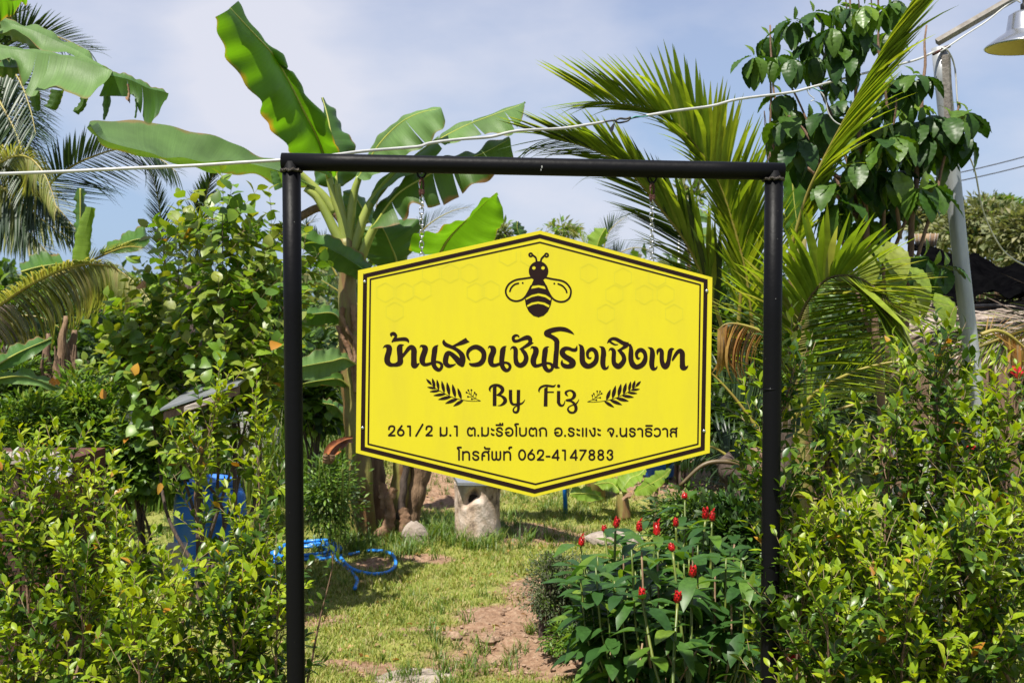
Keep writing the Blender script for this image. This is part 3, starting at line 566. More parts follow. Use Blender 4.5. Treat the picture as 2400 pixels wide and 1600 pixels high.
YS = YF - 0.004
sg = empty('hanging_sign', W(1251, 1164, YF), 'yellow hexagonal hanging sign with a bee, dark Thai lettering and a double brown border', 'sign')
outer = [(1265.4, 540.4), (839, 633.7), (834, 1060.7), (1251, 1164), (1663.4, 1060.7), (1669.6, 650)]
fr_ = W(np.array([p[0] for p in outer]), np.array([p[1] for p in outer]), YS); bk = fr_ + np.array([0, 0.008, 0]); fr2 = fr_ + np.array([0, 0.0012, 0])
cf = fr_.mean(0)
g = G(); g.put(np.vstack([fr_, cf]), np.array([(i, (i + 1) % 6, 6) for i in range(6)]), 0); g.put(np.vstack([fr_, bk]), np.array([((i + 1) % 6, i, i + 6, (i + 1) % 6 + 6) for i in range(6)]), 1); g.put(np.vstack([bk, cf + [0, 0.008, 0]]), np.array([((i + 1) % 6, i, 6) for i in range(6)]), 1)
g.build('board', [M['yellow'], M['white_edge']], sg, smooth=False)
YP = YS - 0.0006
k_ = Ink(830, 535, 1675, 1170, 1.0)
k_.stroke(ID, [(855.7, 646.1, 4.7), (1265.4, 553.6, 4.7), (1653.9, 658.5, 4.7), (1646.8, 1050.4, 4.9), (1252.9, 1150.7, 5.2), (850, 1050.4, 5.0)], closed=True, straight=True)
# mitred corners of the thick border
for p in ((851.8, 642), (1657.8, 654.6), (1651, 1054), (845.8, 1054)): k_.poly(ID, [(p[0] - .9, p[1] - .9), (p[0] + .9, p[1] - .9), (p[0] + .9, p[1] + .9), (p[0] - .9, p[1] + .9)])
k_.build('border_line', M['ink'], sg, YP)
k_ = Ink(830, 535, 1675, 1170, 0.9)
k_.stroke(ID, [(868, 654.4, 1.8), (1265.4, 568, 1.8), (1641, 667, 1.8), (1635.6, 1040, 1.8), (1255, 1134, 2.0), (863, 1040, 1.9)], closed=True, straight=True); k_.build('border_line', M['ink'], sg, YP)
# faint honeycomb
k_ = Ink(860, 590, 1650, 760, 1.3)
for hx, hy in ((903, 685), (948, 685), (990, 680), (1010, 640), (1055, 640), (1100, 640), (1150, 680), (1115, 685), (925, 730), (1190, 600), (1240, 600), (1380, 640), (1460, 650), (1440, 690), (1510, 690), (1560, 690), (1420, 735), (1580, 735), (1540, 650)):
    k_.stroke(ID, [(hx + 23 * math.cos(R(60 * q + 30)), hy + 23 * math.sin(R(60 * q + 30)), 1.3) for q in range(6)], closed=True, straight=True)
k_.build('honeycomb_print', M['comb'], sg, YS - 0.0003)

T1, T2, T3, T4 = (conv(o, 760, 11.76) for o in (890, 1070, 1250, 1430)); TS = 11.76
k_ = Ink(890, 755, 1625, 885, 0.9)
S = lambda cv, pts: k_.stroke(cv, pts, scale=TS, k=6)
S(T1, [(315,330,12),(320,270,40),(385,255,50),(440,300,42),(435,350,35),(400,410,40),(345,475,22)])
S(T1, [(400,430,45),(550,410,48),(700,405,52),(770,440,38),(795,500,8)])
S(T1, [(85,650,3),(140,600,25),(200,600,50),(260,640,75),(250,760,78),(210,900,80),(210,1020,80),(280,1100,60),(380,1115,48),(480,1100,60),(560,1040,80),(560,900,75),(550,760,78),(550,640,78),(590,580,38),(670,565,5)])
S(T1, [(600,900,38),(640,860,42),(720,760,45),(800,660,56),(880,620,58),(940,700,78),(940,850,78),(940,1000,78),(950,1120,85),(1010,1130,48),(1090,1070,12)])
S(T1, [(1098,650,3),(1130,590,20),(1190,600,42),(1250,650,75),(1240,740,78),(1190,880,80),(1170,1000,78),(1210,1090,55),(1290,1105,45),(1400,1075,40),(1500,1045,42),(1580,1030,30),(1680,1070,38),(1710,1140,42),(1680,1220,42),(1620,1250,50),(1540,1200,60),(1490,1110,65),(1480,980,70),(1500,820,72),(1520,680,72),(1570,595,28),(1615,570,5)])
S(T1, [(2090,1090,10),(2000,1130,35),(1900,1140,55),(1820,1070,70),(1815,960,75),(1850,830,70),(1900,780,55),(1980,820,60),(2100,930,75),(2200,1040,85),(2270,1110,60)])
S(T1, [(2270,1110,62),(2290,980,75),(2270,860,75),(2200,760,58),(2080,670,48),(1950,610,50),(1830,560,55),(1770,500,48),(1768,440,22)])
k_.poly(T2, [(-150,600),(0,520),(130,440),(260,365),(300,430),(365,478),(200,550),(0,600),(-60,625)])
S(T2, [(380,1000,5),(330,930,30),(300,830,38),(330,730,50),(420,650,58),(540,620,65),(660,670,70),(740,760,70),(755,880,68),(720,1000,70),(640,1080,68),(530,1110,58),(430,1110,46),(365,1085,26)])
S(T2, [(862,670,3),(900,610,20),(950,620,38),(1010,670,75),(1010,760,78),(960,880,80),(940,1010,78),(975,1105,60),(1060,1125,48),(1160,1095,42),(1260,1065,42),(1350,1050,32),(1440,1085,38),(1475,1160,42),(1440,1240,42),(1370,1265,50),(1300,1215,60),(1255,1120,65),(1245,990,70),(1260,840,72),(1280,700,72),(1330,618,28),(1375,598,5)])
S(T2, [(1478,700,5),(1520,640,20),(1580,635,42),(1625,690,60),(1630,800,62),(1628,920,62),(1650,1050,68),(1720,1120,65),(1800,1115,68),(1880,1050,68),(1920,930,65),(1890,810,60),(1830,730,50),(1785,690,28)])
k_.poly(T2, [(1720,680),(1850,590),(1950,510),(2000,460),(2080,480),(2130,510),(2000,600),(1850,675),(1790,710)])
S(T2, [(1715,335,20),(1680,302,26),(1610,310,38),(1560,370,42),(1590,450,45),(1680,455,40),(1780,415,45),(1900,370,60),(1980,365,65),(2030,420,60),(2020,490,45)])
S(T3, [(-82,690,3),(-47,625,20),(13,640,42),(68,690,75),(63,790,78),(13,920,80),(-2,1030,78),(33,1120,60),(103,1140,46),(223,1105,42),(310,1075,42),(400,1065,32),(490,1095,38),(525,1170,42),(500,1240,42),(420,1275,50),(350,1225,60),(305,1130,65),(295,1000,70),(310,850,72),(330,710,72),(370,632,28),(432,612,5)])
S(T3, [(1125,280,5),(1040,215,35),(900,150,58),(740,125,62),(560,150,68),(430,195,72),(375,250,85),(450,310,62),(560,370,60),(640,450,72),(645,550,70),(640,700,68),(625,850,70),(615,1000,70),(610,1120,70),(640,1175,42),(730,1195,5)])
S(T3, [(1205,580,5),(1190,650,28),(1160,700,48),(1080,700,46),(980,665,48),(880,665,58),(810,720,70),(800,800,75),(880,890,75),(1000,960,80),(1080,1040,90),(1060,1120,82),(960,1160,60),(860,1140,62),(790,1080,42),(790,1010,22),(797,970,5)])
S(T3, [(1240,540,4),(1290,580,28),(1330,640,58),(1345,760,72),(1345,900,75),(1360,1030,78),(1430,1120,78),(1530,1150,68),(1640,1100,68),(1720,1010,66),(1745,880,60),(1720,760,60),(1650,690,55),(1570,690,52),(1500,760,45),(1490,850,40),(1520,920,32),(1570,930,20),(1600,905,8)])
S(T3, [(1810,605,5),(1870,625,25),(1920,680,60),(1935,800,72),(1920,940,72),(1915,1080,72),(1940,1180,60),(1990,1215,38),(2045,1190,25),(2065,1140,12)])
S(T4, [(-42,735,5),(-5,680,22),(55,680,42),(100,740,58),(100,850,60),(95,950,62),(110,1070,65),(180,1140,75),(250,1145,75),(340,1060,68),(385,960,62),(360,850,58),(300,770,50),(240,720,30)])
k_.poly(T4, [(185,715),(300,640),(370,580),(480,590),(490,625),(400,670),(310,715),(270,740)])
S(T4, [(-80,515,8),(-20,440,36),(60,395,42),(150,400,48),(250,450,52),(350,510,56),(450,545,58),(520,560,30),(585,548,5)])
S(T4, [(-10,470,30),(60,520,28),(130,555,22),(190,555,13),(225,545,4)]); S(T4, [(450,535,30),(505,483,4)])
S(T4, [(530,560,20),(565,620,45),(575,720,62),(570,850,70),(575,980,72),(620,1100,78),(700,1165,70),(790,1160,70),(890,1100,70),(950,1010,68),(975,900,56),(950,780,56),(880,710,58),(800,710,55),(735,780,50),(730,870,42),(765,935,36),(810,930,16),(828,912,6)])
S(T4, [(1035,628,5),(1090,650,25),(1150,700,55),(1165,820,72),(1155,950,72),(1145,1080,72),(1165,1190,62),(1210,1230,40),(1270,1205,26),(1295,1155,12)])
S(T4, [(1315,845,4),(1300,790,22),(1320,720,42),(1380,695,48),(1420,750,58),(1420,880,60),(1425,1000,62),(1460,1110,68),(1520,1160,75),(1580,1100,68),(1615,980,58),(1635,850,62),(1655,740,62),(1695,685,42),(1765,668,6)])
S(T4, [(1708,1000,8),(1730,960,30),(1780,870,42),(1850,770,50),(1930,720,56),(1985,790,72),(1990,900,72),(1990,1050,72),(2000,1170,80),(2050,1200,60),(2110,1180,30),(2155,1120,3)])
k_.build('title_lettering', M['ink'], sg, YP)

# bee
B = conv(1170, 580, 9.222); k_ = Ink(1175, 585, 1345, 750, 0.8)
k_.disc(B, 850, 508, 212, 9.222)
k_.poly(B, [(655,600),(1045,600),(985,665),(950,690),(1010,800),(1080,960),(1130,1060),(1136,1130),(1115,1240),(1050,1385),(960,1470),(850,1507),(740,1475),(640,1385),(575,1250),(552,1110),(570,1040),(640,930),(690,820),(745,690),(710,660)])
for e in ([(715,825),(850,808),(975,830),(1012,900),(850,862),(683,893)], [(568,1095),(700,1020),(850,985),(1000,1015),(1120,1095),(1105,1145),(1000,1075),(840,1038),(700,1070),(580,1130)], [(595,1245),(700,1185),(840,1160),(980,1185),(1090,1245),(1070,1295),(960,1235),(840,1212),(720,1235),(612,1285)]): k_.poly(B, e, sub=True)
for x in (748, 946): k_.disc(B, x, 439, 39, 9.222, sub=True)
k_.disc(B, 681, 158, 53, 9.222); k_.disc(B, 1023, 165, 53, 9.222)
b_ = lambda pts, r, **kw: k_.stroke(B, pts, r, scale=9.222, **kw)
b_([(725,165),(790,220),(808,310)], 20); b_([(980,172),(915,240),(897,310)], 20); k_.disc(B, 681, 158, 15, 9.222, sub=True); k_.disc(B, 1023, 165, 15, 9.222, sub=True)
b_([(740,640),(550,668),(400,690),(300,725),(200,800),(142,920),(160,1030),(240,1120),(360,1157),(480,1130),(560,1065),(620,970),(690,830)], 20)
b_([(960,640),(1150,680),(1340,715),(1450,770),(1530,870),(1550,960),(1520,1080),(1430,1155),(1320,1172),(1210,1140),(1130,1070),(1060,950),(1010,830)], 20)
b_([(415,772),(330,800),(260,870),(230,945)], 18); k_.disc(B, 508, 765, 20, 9.222); b_([(1275,785),(1370,830),(1440,910),(1460,970)], 18); k_.disc(B, 1190, 778, 20, 9.222)
k_.build('bee_emblem', M['ink'], sg, YP)

# twigs
def lens(cv, b, t, w, sc):
    b = np.array(b, float); t = np.array(t, float); d = t - b; n = np.array([-d[1], d[0]]) / np.linalg.norm(d)
    P = [b + d * q + n * w * math.sin(math.pi * q ** 0.9) ** 0.9 * s for s, qs in ((1, np.linspace(0, 1, 9)), (-1, np.linspace(1, 0, 9)[1:-1])) for q in qs]; k_.poly(cv, P)
Q6 = conv(990, 880, 11.76); k_ = Ink(992, 880, 1132, 960, 0.7)
for b, t, w in (((260,250),(100,85),36),((345,325),(270,65),42),((450,395),(400,100),40),((605,480),(530,135),45),((745,550),(675,170),50),((910,605),(825,225),50),((1075,650),(970,330),45),((390,355),(125,312),32),((480,415),(190,440),34),((650,505),(290,548),38),((810,575),(425,660),45),((985,630),(620,770),48),((1140,665),(845,845),45)): lens(Q6, b, t, w, 11.76)
k_.stroke(Q6, [(260,250),(345,330),(470,410),(620,495),(770,570),(930,625),(1100,665),(1250,690),(1400,700),(1600,695)], 6.5, scale=11.76, k=3)
k_.stroke(Q6, [(1600,690),(1470,635),(1390,575),(1320,515),(1215,460)], 6.5, scale=11.76, k=2)
for a, b in (((1265,400),(1320,505)),((1350,395),(1345,520)),((1440,467),(1390,575)),((1480,513),(1470,635)),((1255,577),(1390,577)),((1360,640),(1470,632))): k_.stroke(Q6, [a, b], 6.5, scale=11.76, k=1); k_.disc(Q6, *a, 25, 11.76)
k_.disc(Q6, 1215, 460, 25, 11.76); k_.build('twig_emblem', M['ink'], sg, YP)
Q7 = conv(1360, 880, 14.7); k_ = Ink(1370, 882, 1510, 962, 0.7)
for b, t, w in (((1900,385),(2090,180),45),((1795,465),(1890,155),52),((1670,540),(1740,190),50),((1485,650),(1585,235),60),((1305,725),(1408,270),62),((1105,795),(1220,330),65),((895,850),(1042,465),58),((1740,500),(2060,460),40),((1620,580),(1975,612),44),((1420,680),(1855,745),52),((1220,765),(1680,880),58),((1005,825),(1450,1010),58),((820,875),(1175,1095),52)): lens(Q7, b, t, w, 14.7)
k_.stroke(Q7, [(1900,385),(1795,465),(1650,560),(1480,650),(1300,735),(1100,805),(900,855),(700,885),(450,905),(250,900)], 8, scale=14.7, k=3)
k_.stroke(Q7, [(250,895),(425,825),(520,755),(590,690),(735,612)], 8, scale=14.7, k=2)
for a, b in (((582,535),(582,690)),((680,540),(620,665)),((465,620),(520,755)),((413,680),(422,825)),((685,755),(520,755)),((553,832),(425,828))): k_.stroke(Q7, [a, b], 8, scale=14.7, k=1); k_.disc(Q7, *a, 30, 14.7)
k_.disc(Q7, 735, 612, 30, 14.7); k_.build('twig_emblem', M['ink'], sg, YP)

# second line
E = conv(1130, 885, 9.8); k_ = Ink(1140, 890, 1362, 972, 0.7); e_ = lambda pts: k_.stroke(E, pts, scale=9.8, k=5)
k_.poly(E, [(245,215),(330,185),(328,645),(242,645)]); e_([(190,320,4),(172,262,23),(205,200,26),(290,165,28),(380,178,34),(450,225,42),(468,280,42),(430,345,34),(350,395,16)]); e_([(350,393,18),(440,415,24),(510,470,40),(530,525,44),(500,580,36),(430,628,18),(350,638,3)])
k_.poly(E, [(612,275),(690,275),(690,480),(612,480)]); e_([(651,475,39),(668,560,33),(710,608,28),(765,608,22),(850,600,24),(905,590,19),(950,550,13),(980,500,5)]); k_.poly(E, [(795,275),(875,275),(868,620),(790,620)])
e_([(830,600,38),(832,720,30),(800,785,28),(740,785,24),(713,740,18),(740,680,14),(790,645,12),(850,630,20)])
k_.poly(E, [(1425,240),(1505,200),(1500,655),(1413,655)]); e_([(1312,335,4),(1305,282,20),(1350,215,24),(1440,180,25),(1540,185,26),(1640,195,22),(1690,150,4)]); k_.poly(E, [(1500,312),(1648,312),(1648,342),(1500,342)])
k_.disc(E, 1757, 187, 38, 9.8); k_.poly(E, [(1717,300),(1795,300),(1792,570),(1715,570)]); e_([(1753,560,39),(1785,620,32),(1840,637,22),(1880,600,15),(1905,520,6)])
e_([(1970,415,8),(1930,378,24),(1925,330,28),(1990,292,18),(2060,300,24),(2115,360,38),(2110,430,38),(2050,490,24),(1940,515,22),(2040,535,22),(2105,580,30),(2150,660,38),(2150,740,34),(2100,795,24),(2020,790,26),(1970,730,22),(1990,670,14),(2060,630,13),(2150,600,16),(2200,540,11),(2225,490,3)])
k_.build('second_lettering', M['ink'], sg, YP)

# address line
def line(items, cv, sc, r):
    for it in items:
        if it[0] == 'o': k_.disc(cv, it[1], it[2], it[3], sc)
        elif it[0] == 'e': k_.stroke(cv, [(it[1] + it[3] * math.cos(a), it[2] + it[4] * math.sin(a)) for a in np.linspace(0, 6.2832, 17)[:-1]], r, scale=sc, closed=True, k=2)
        elif it[0] == 'l': k_.stroke(cv, it[1], r, scale=sc, straight=True)
        else: k_.stroke(cv, it[1], r, scale=sc, k=4)
A9 = conv(900, 980, 9.8); A10 = conv(1080, 980, 10.69); A11 = conv(1280, 980, 14.7); A12 = conv(1410, 980, 12.38); A13 = conv(1060, 1030, 11.76); A14 = conv(1200, 1030, 9.408)
k_ = Ink(905, 985, 1595, 1028, 0.75)
line([('s',[(112,248),(125,195),(175,175),(230,190),(238,240),(215,290),(110,390)]),('l',[(110,390),(245,390)]),('e',385,325,68,66),('l',[(325,282),(408,170)]),('l',[(545,180),(600,180),(600,395)]),('l',[(735,400),(888,138)]),
      ('s',[(970,250),(985,195),(1035,178),(1090,195),(1095,245),(1070,295),(970,390)]),('l',[(970,390),(1102,390)]),('l',[(1297,212),(1297,398)]),('s',[(1297,340),(1330,385),(1380,393),(1430,370),(1440,310),(1440,212)]),('o',1523,388,26),('l',[(1620,182),(1675,182),(1675,396)])], A9, 9.8, 21)
line([('s',[(285,415),(250,430),(195,410),(172,340),(185,270),(225,235),(270,270),(310,235),(350,270),(352,330),(352,430)]),('o',437,428,27),('l',[(530,230),(530,435)]),('s',[(530,370),(560,420),(615,432),(670,410),(685,350),(685,235)]),
      ('l',[(770,262),(790,287),(825,292)]),('l',[(770,382),(790,407),(825,412)]),('s',[(1035,280),(1010,245),(960,235),(910,260),(910,300),(960,330),(1020,352),(1035,395),(1000,430),(950,435),(910,415),(897,378)]),
      ('l',[(890,165),(1045,165)]),('l',[(985,128),(985,160)]),('l',[(1045,128),(1045,160)]),('s',[(1130,285),(1155,255),(1215,238),(1280,270),(1300,340),(1275,410),(1210,435),(1150,410),(1122,355)]),('l',[(1122,350),(1203,348)]),
      ('s',[(1437,140),(1375,140),(1358,165),(1388,200),(1390,250),(1390,435)]),('s',[(1480,240),(1480,370),(1500,420),(1555,435),(1615,415),(1635,360),(1635,240)]),('s',[(1825,425),(1790,435),(1735,410),(1717,340),(1730,275),(1770,240),(1812,272),(1855,240),(1892,280),(1892,340),(1892,435)]),
      ('s',[(1990,435),(1990,320),(1970,290),(2000,255),(2055,240),(2115,260),(2140,320),(2140,435)])], A10, 10.69, 22)
line([('s',[(305,405),(340,355),(420,335),(505,365),(540,460),(510,565),(420,600),(340,575),(298,490)]),('l',[(298,485),(410,485)]),('o',652,597,38),('s',[(955,385),(915,350),(860,335),(800,350),(785,400),(830,445),(920,480),(955,530),(920,590),(860,602),(800,590),(772,535)]),
      ('l',[(1068,372),(1090,402),(1145,408)]),('l',[(1068,535),(1090,565),(1145,573)]),('l',[(1260,345),(1260,605)]),('l',[(1383,345),(1383,605)]),('l',[(1625,345),(1675,345)]),('s',[(1675,345),(1675,540),(1650,590),(1610,600),(1570,560),(1503,410)]),('l',[(1788,372),(1808,402),(1860,408)]),('l',[(1788,535),(1808,565),(1860,573)])], A11, 14.7, 31)
line([('s',[(182,360),(205,310),(265,290),(330,315),(345,370),(320,440),(287,515)]),('l',[(287,515),(242,395)]),('o',440,508,32),('s',[(545,290),(545,430),(570,495),(620,515),(680,490),(715,440)]),('l',[(718,290),(718,520)]),
      ('s',[(965,335),(930,300),(890,290),(840,300),(822,345),(860,380),(940,405),(968,450),(940,500),(890,520),(840,500),(818,448)]),('s',[(1050,318),(1080,297),(1130,297),(1175,330),(1182,380),(1182,520)]),('l',[(1290,212),(1460,212)]),
      ('s',[(1450,335),(1420,300),(1360,293),(1300,305),(1282,345),(1320,380),(1400,395),(1448,440),(1430,495),(1360,515),(1300,495),(1283,450),(1283,415)]),('s',[(1540,325),(1570,300),(1620,292),(1680,325),(1698,400),(1680,480),(1610,518),(1560,510),(1535,485)]),
      ('s',[(1775,318),(1810,297),(1860,297),(1900,330),(1907,380),(1907,520)]),('s',[(2003,360),(2020,320),(2070,300),(2130,310),(2185,280)]),('l',[(2165,330),(2165,520)]),('s',[(2160,430),(2100,390),(2040,400),(2000,450),(2005,500),(2025,520)])], A12, 12.38, 26)
k_.build('address_lettering', M['ink'], sg, YP)
k_ = Ink(1065, 1038, 1442, 1084, 0.75)
line([('s',[(240,210),(170,210),(145,230),(185,280),(185,330),(185,550)]),('l',[(292,330),(292,550)]),('s',[(292,390),(330,345),(390,330),(450,350),(468,420),(468,550)]),('s',[(720,360),(690,335),(640,325),(590,340),(574,385),(610,420),(690,445),(722,490),(700,540),(640,552),(590,530),(570,490)]),
      ('s',[(825,550),(825,420),(850,360),(910,330),(970,345),(1002,400),(1002,550)]),('l',[(850,437),(888,437)]),('l',[(970,345),(1008,308)]),('s',[(893,205),(910,240),(960,245),(1030,245)]),
      ('s',[(1100,330),(1100,490),(1125,540),(1160,550),(1200,530),(1212,490),(1212,330)]),('s',[(1212,490),(1225,530),(1265,550),(1300,540),(1325,490),(1325,330)]),('l',[(1425,330),(1425,550)]),('s',[(1425,390),(1465,345),(1520,330),(1580,350),(1600,420),(1600,550)]),('s',[(1630,207),(1590,207),(1567,225),(1570,250)])], A13, 11.76, 25)
line([('e',222,332,70,106),('e',423,370,68,68),('l',[(362,330),(448,222)]),('s',[(565,300),(580,245),(630,228),(680,245),(688,290),(665,345),(565,440)]),('l',[(565,440),(690,440)]),('l',[(758,368),(830,368)]),('l',[(1000,228),(888,392),(1030,392)]),('l',[(1005,230),(1005,440)]),
      ('l',[(1115,232),(1170,232),(1170,440)]),('l',[(1400,228),(1290,392),(1430,392)]),('l',[(1405,230),(1405,440)]),('l',[(1500,232),(1630,232),(1512,440)]),('e',1760,275,52,45),('e',1760,385,58,55),('e',1957,275,52,45),('e',1957,385,58,55),
      ('s',[(2110,290),(2125,245),(2165,230),(2205,250),(2205,300),(2165,325)]),('s',[(2165,325),(2208,350),(2212,395),(2185,430),(2150,440),(2115,420),(2100,385)])], A14, 9.408, 20)
k_.build('phone_lettering', M['ink'], sg, YP)
for px, py in ((854.9, 660.2), (1656.4, 681.8), (849.9, 1002.3), (1650, 1009.7)):
    V, F = lathe([(0.0045, 0), (0.0045, 0.001), (0.003, 0.0025), (0, 0.003)], 14); V = np.stack([V[:, 0], -V[:, 2], V[:, 1]], 1) + W(px, py, YS); add('screw', V, F, M['zinc'], sg)

# ------------------------------------------------------------------ plant builders
def P3(cv, pts, Y0, Y1=None):
    "points (x, y[, Y]) of a crop -> world polyline; Y runs from Y0 to Y1 unless given"
    Y1 = Y0 if Y1 is None else Y1; n = len(pts); out = []
    for i, p in enumerate(pts):
        px, py = cv(p[0], p[1]); Y = p[2] if len(p) > 2 else Y0 + (Y1 - Y0) * i / max(1, n - 1); out.append(W(px, py, Y))
    return np.array(out)
def lamina(parent, cv, A, C, B, Y, dA=0.0, dB=0.0, m='ban_top', n=40, wav=0.012, tears=(), rib=0.007, bulge=0.10, name='leaf', ribmat='midrib', sm=7, label=None, fray=0.0):
    "broad leaf lofted between its two edges A, B and its midrib C (all from base or tip in the same sense)"
    Y0, Y1 = (Y, Y) if np.isscalar(Y) else Y
    def cur(pts, d): 
        q = P3(cv, pts, Y0 + d, Y1 + d) ; return resample(spline(q, sm), n)
    a, c, b = cur(A, dA), cur(C, 0), cur(B, dB); a[0] += (c[0] - a[0]) * 0; tt = np.linspace(0, 1, n)
    Ln = np.linalg.norm(np.diff(c, axis=0), axis=1).sum(); K = 6; seed = rng.uniform(0, 9); g = G()
    Tn = unit(np.gradient(c, axis=0))
    for side, e in ((-1, a), (1, b)):
        ts = sorted(t for s_, t in tears if s_ == side); bounds = [0] + ts + [1]
        for pi_ in range(len(bounds) - 1):
            t0, t1 = bounds[pi_], bounds[pi_ + 1]; ns = max(4, int(n * (t1 - t0)) + 2); u = np.linspace(0, 1, K + 1); t = np.linspace(t0, t1, ns)
            gap = 0.010 if len(ts) else 0; drop = rng.uniform(-0.02, 0.05) if len(ts) else 0; ext = rng.uniform(0.9, 1.04) if len(ts) else 1
            rows = []; uvs = []
            for ti in t:
                inner = (ti - t0) / (t1 - t0); tv = ti + gap * (1 - 2 * inner) * u ** 1.5
                cc = np.stack([np.interp(tv, tt, c[:, k]) for k in range(3)], 1); ee = np.stack([np.interp(tv, tt, e[:, k]) for k in range(3)], 1); TT = np.stack([np.interp(tv, tt, Tn[:, k]) for k in range(3)], 1)
                d = ee - cc; w = np.linalg.norm(d, axis=1, keepdims=True); nn = unit(np.cross(TT, d)) * side
                uu = (u * (ext if 0 < ti < 1 else 1))[:, None]; q = cc + d * uu + nn * w * bulge * np.sin(np.pi * u)[:, None]
                q += nn * (wav * min(1.0, w.max() / 0.13) * (u ** 1.4) * (np.sin(tv * 21 + seed + side) + 0.6 * np.sin(tv * 47 + seed * 2) + (0.9 * np.sin(tv * 33 + seed * 4 + 3 * u) if fray else 0)))[:, None]
                q[:, 1] -= drop * u ** 2; q[:, 2] -= abs(drop) * 0.4 * u ** 2
                rows.append(q); uvs.append(np.stack([0.5 + side * 0.5 * u, tv * Ln], 1))
            V = np.concatenate(rows); U = np.concatenate(uvs); i = np.arange(ns - 1)[:, None]; j = np.arange(K)[None]; k1 = K + 1
            F = np.stack([i * k1 + j, i * k1 + j + 1, (i + 1) * k1 + j + 1, (i + 1) * k1 + j], -1).reshape(-1, 4)
            g.put(V, F if side < 0 else F[:, ::-1], 0, U)
    o = g.build(name, [M[m]], parent, label=label)
    if rib:
        rr = np.linspace(rib, rib * 0.25, n) if Y is not None else rib
        V, F = tube(c + np.array([0, -0.001, -0.001]), rr if RIBEND[0] == 0 else rr[::-1], 6); add('midrib', V, F, M[ribmat], o)
    return o
RIBEND = [0]
def stalk(parent, cv, pts, Y, r0, r1, m, name='petiole', k=10, wob=0.0, sm=6, label=None):
    Y0, Y1 = (Y, Y) if np.isscalar(Y) else Y
    P = spline(P3(cv, pts, Y0, Y1), sm); n = len(P); r = np.linspace(r0, r1, n)
    if wob: P = P + wob * np.stack([np.sin(np.arange(n) * 1.3), np.cos(np.arange(n) * .9), 0 * np.arange(n)], 1); r = r * (1 + 3 * wob * np.sin(np.arange(n) * 2.1))
    V, F = tube(P, r, k); return add(name, V, F, M[m], parent, label=label)

def frond(parent, cv, rach, Y, Ls, m='palm', n=56, ang=(68, 28), phi=(15, 15), ind=0, rm='rachis', r=0.012, prof=(0.55, 1.0, 0.35), drop=1, t0=0.08, lw=1.0, jit=1.2, sideup=0.0, angR=None, mats2=None, label=None, tprob=(0.84, 0.13, 0.03)):
    "palm frond: a rachis with leaflets of lengths Ls=(left, right) px, at angles from base to tip; ind leaflets are objects"
    Y0, Y1 = (Y, Y) if np.isscalar(Y) else Y
    q = P3(cv, rach, Y0, Y1); Pp = resample(spline(q, 8), 60); V, F = tube(Pp, np.linspace(r, r * 0.2, 60), 7); fr = add('frond', V, F, M[rm], parent, label=label)
    Ym = (Y0 + Y1) / 2; Tn = unit(np.gradient(Pp, axis=0)); Pb = []; D = []; Nn = []; S = []; 
    for side, Lp in ((-1, Ls[0]), (1, Ls[1])):
        if not Lp: continue
        Lm = Lp * Ym / FPX
        for i in range(n):
            t = t0 + (1 - t0) * (i + rng.uniform(-.3, .3)) / (n - 1); t = min(max(t, 0), 1); p = np.array([np.interp(t, np.linspace(0, 1, 60), Pp[:, k]) for k in range(3)]); T = unit(np.array([np.interp(t, np.linspace(0, 1, 60), Tn[:, k]) for k in range(3)]))
            Vw = unit(CAMP - p); Sd = unit(np.cross(T, Vw)) * side; ag = ang if (side < 0 or angR is None) else angR; a = R(ag[0] + (ag[1] - ag[0]) * t ** 0.9 + rng.normal(0, jit)); ph = R(phi[0 if side < 0 else 1] + rng.normal(0, 7))
            d = math.cos(a) * T + math.sin(a) * (math.cos(ph) * Sd + math.sin(ph) * Vw)
            L_ = Lm * (np.interp(t, [0, 0.35, 1], prof)) * rng.uniform(0.9, 1.08)
            nn = np.array([0, 0, 1.0]) + sideup * Vw; nn = nn - d * (nn @ d)
            if np.linalg.norm(nn) < 0.25: nn = nn + 0.5 * Vw
            Pb.append(p); D.append(d); Nn.append(nn + rng.normal(0, 0.08, 3)); S.append(L_)
    A = frames(np.array(Pb), np.array(D), np.array(Nn), np.array(S)); A[:, :3, 0] *= lw; A[:, :3, 2] *= 1
    mats = [M[m]] + ([M[x] for x in mats2] if mats2 else []); slot = np.zeros(len(A), int)
    if mats2: slot = rng.choice(len(mats), len(A), p=[0.8] + [0.2 / len(mats2)] * len(mats2))
    tix = rng.choice(3, len(A), p=tprob) if drop == 1 else (np.zeros(len(A), int) if drop == 0 else np.full(len(A), 2))
    px, py, w = proj(A[:, :3, 3]); order = rng.permutation(len(A))[:ind] if ind < len(A) else np.arange(len(A)); mask = np.zeros(len(A), bool)
    if ind: mask[order] = True
    p0 = org(fr)
    for i in np.where(mask)[0]:
        key = ('let', int(tix[i]), mats[slot[i]].name)
        if key not in _mcache: _mcache[key] = mesh_np('leaflet', *TLET[tix[i]], mats[slot[i]])
        o = bpy.data.objects.new('leaflet', _mcache[key]); COL.objects.link(o); o.parent = fr; B_ = A[i].copy(); B_[:3, 3] -= p0; o.matrix_basis = Matrix(B_.tolist())
    left = np.where(~mask)[0]
    if len(left):
        g = G()
        for k in range(3):
            for s in range(len(mats)):
                ii = left[(tix[left] == k) & (slot[left] == s)]
                if not len(ii): continue
                Vt, Ft = TLET[k]; VV = np.einsum('nij,vj->nvi', A[ii], np.c_[Vt, np.ones(len(Vt))])[..., :3].reshape(-1, 3); g.put(VV, (Ft[None] + (np.arange(len(ii)) * len(Vt))[:, None, None]).reshape(-1, 4), s)
        g.build('leaflets', mats, fr, kind='stuff')
    return fr

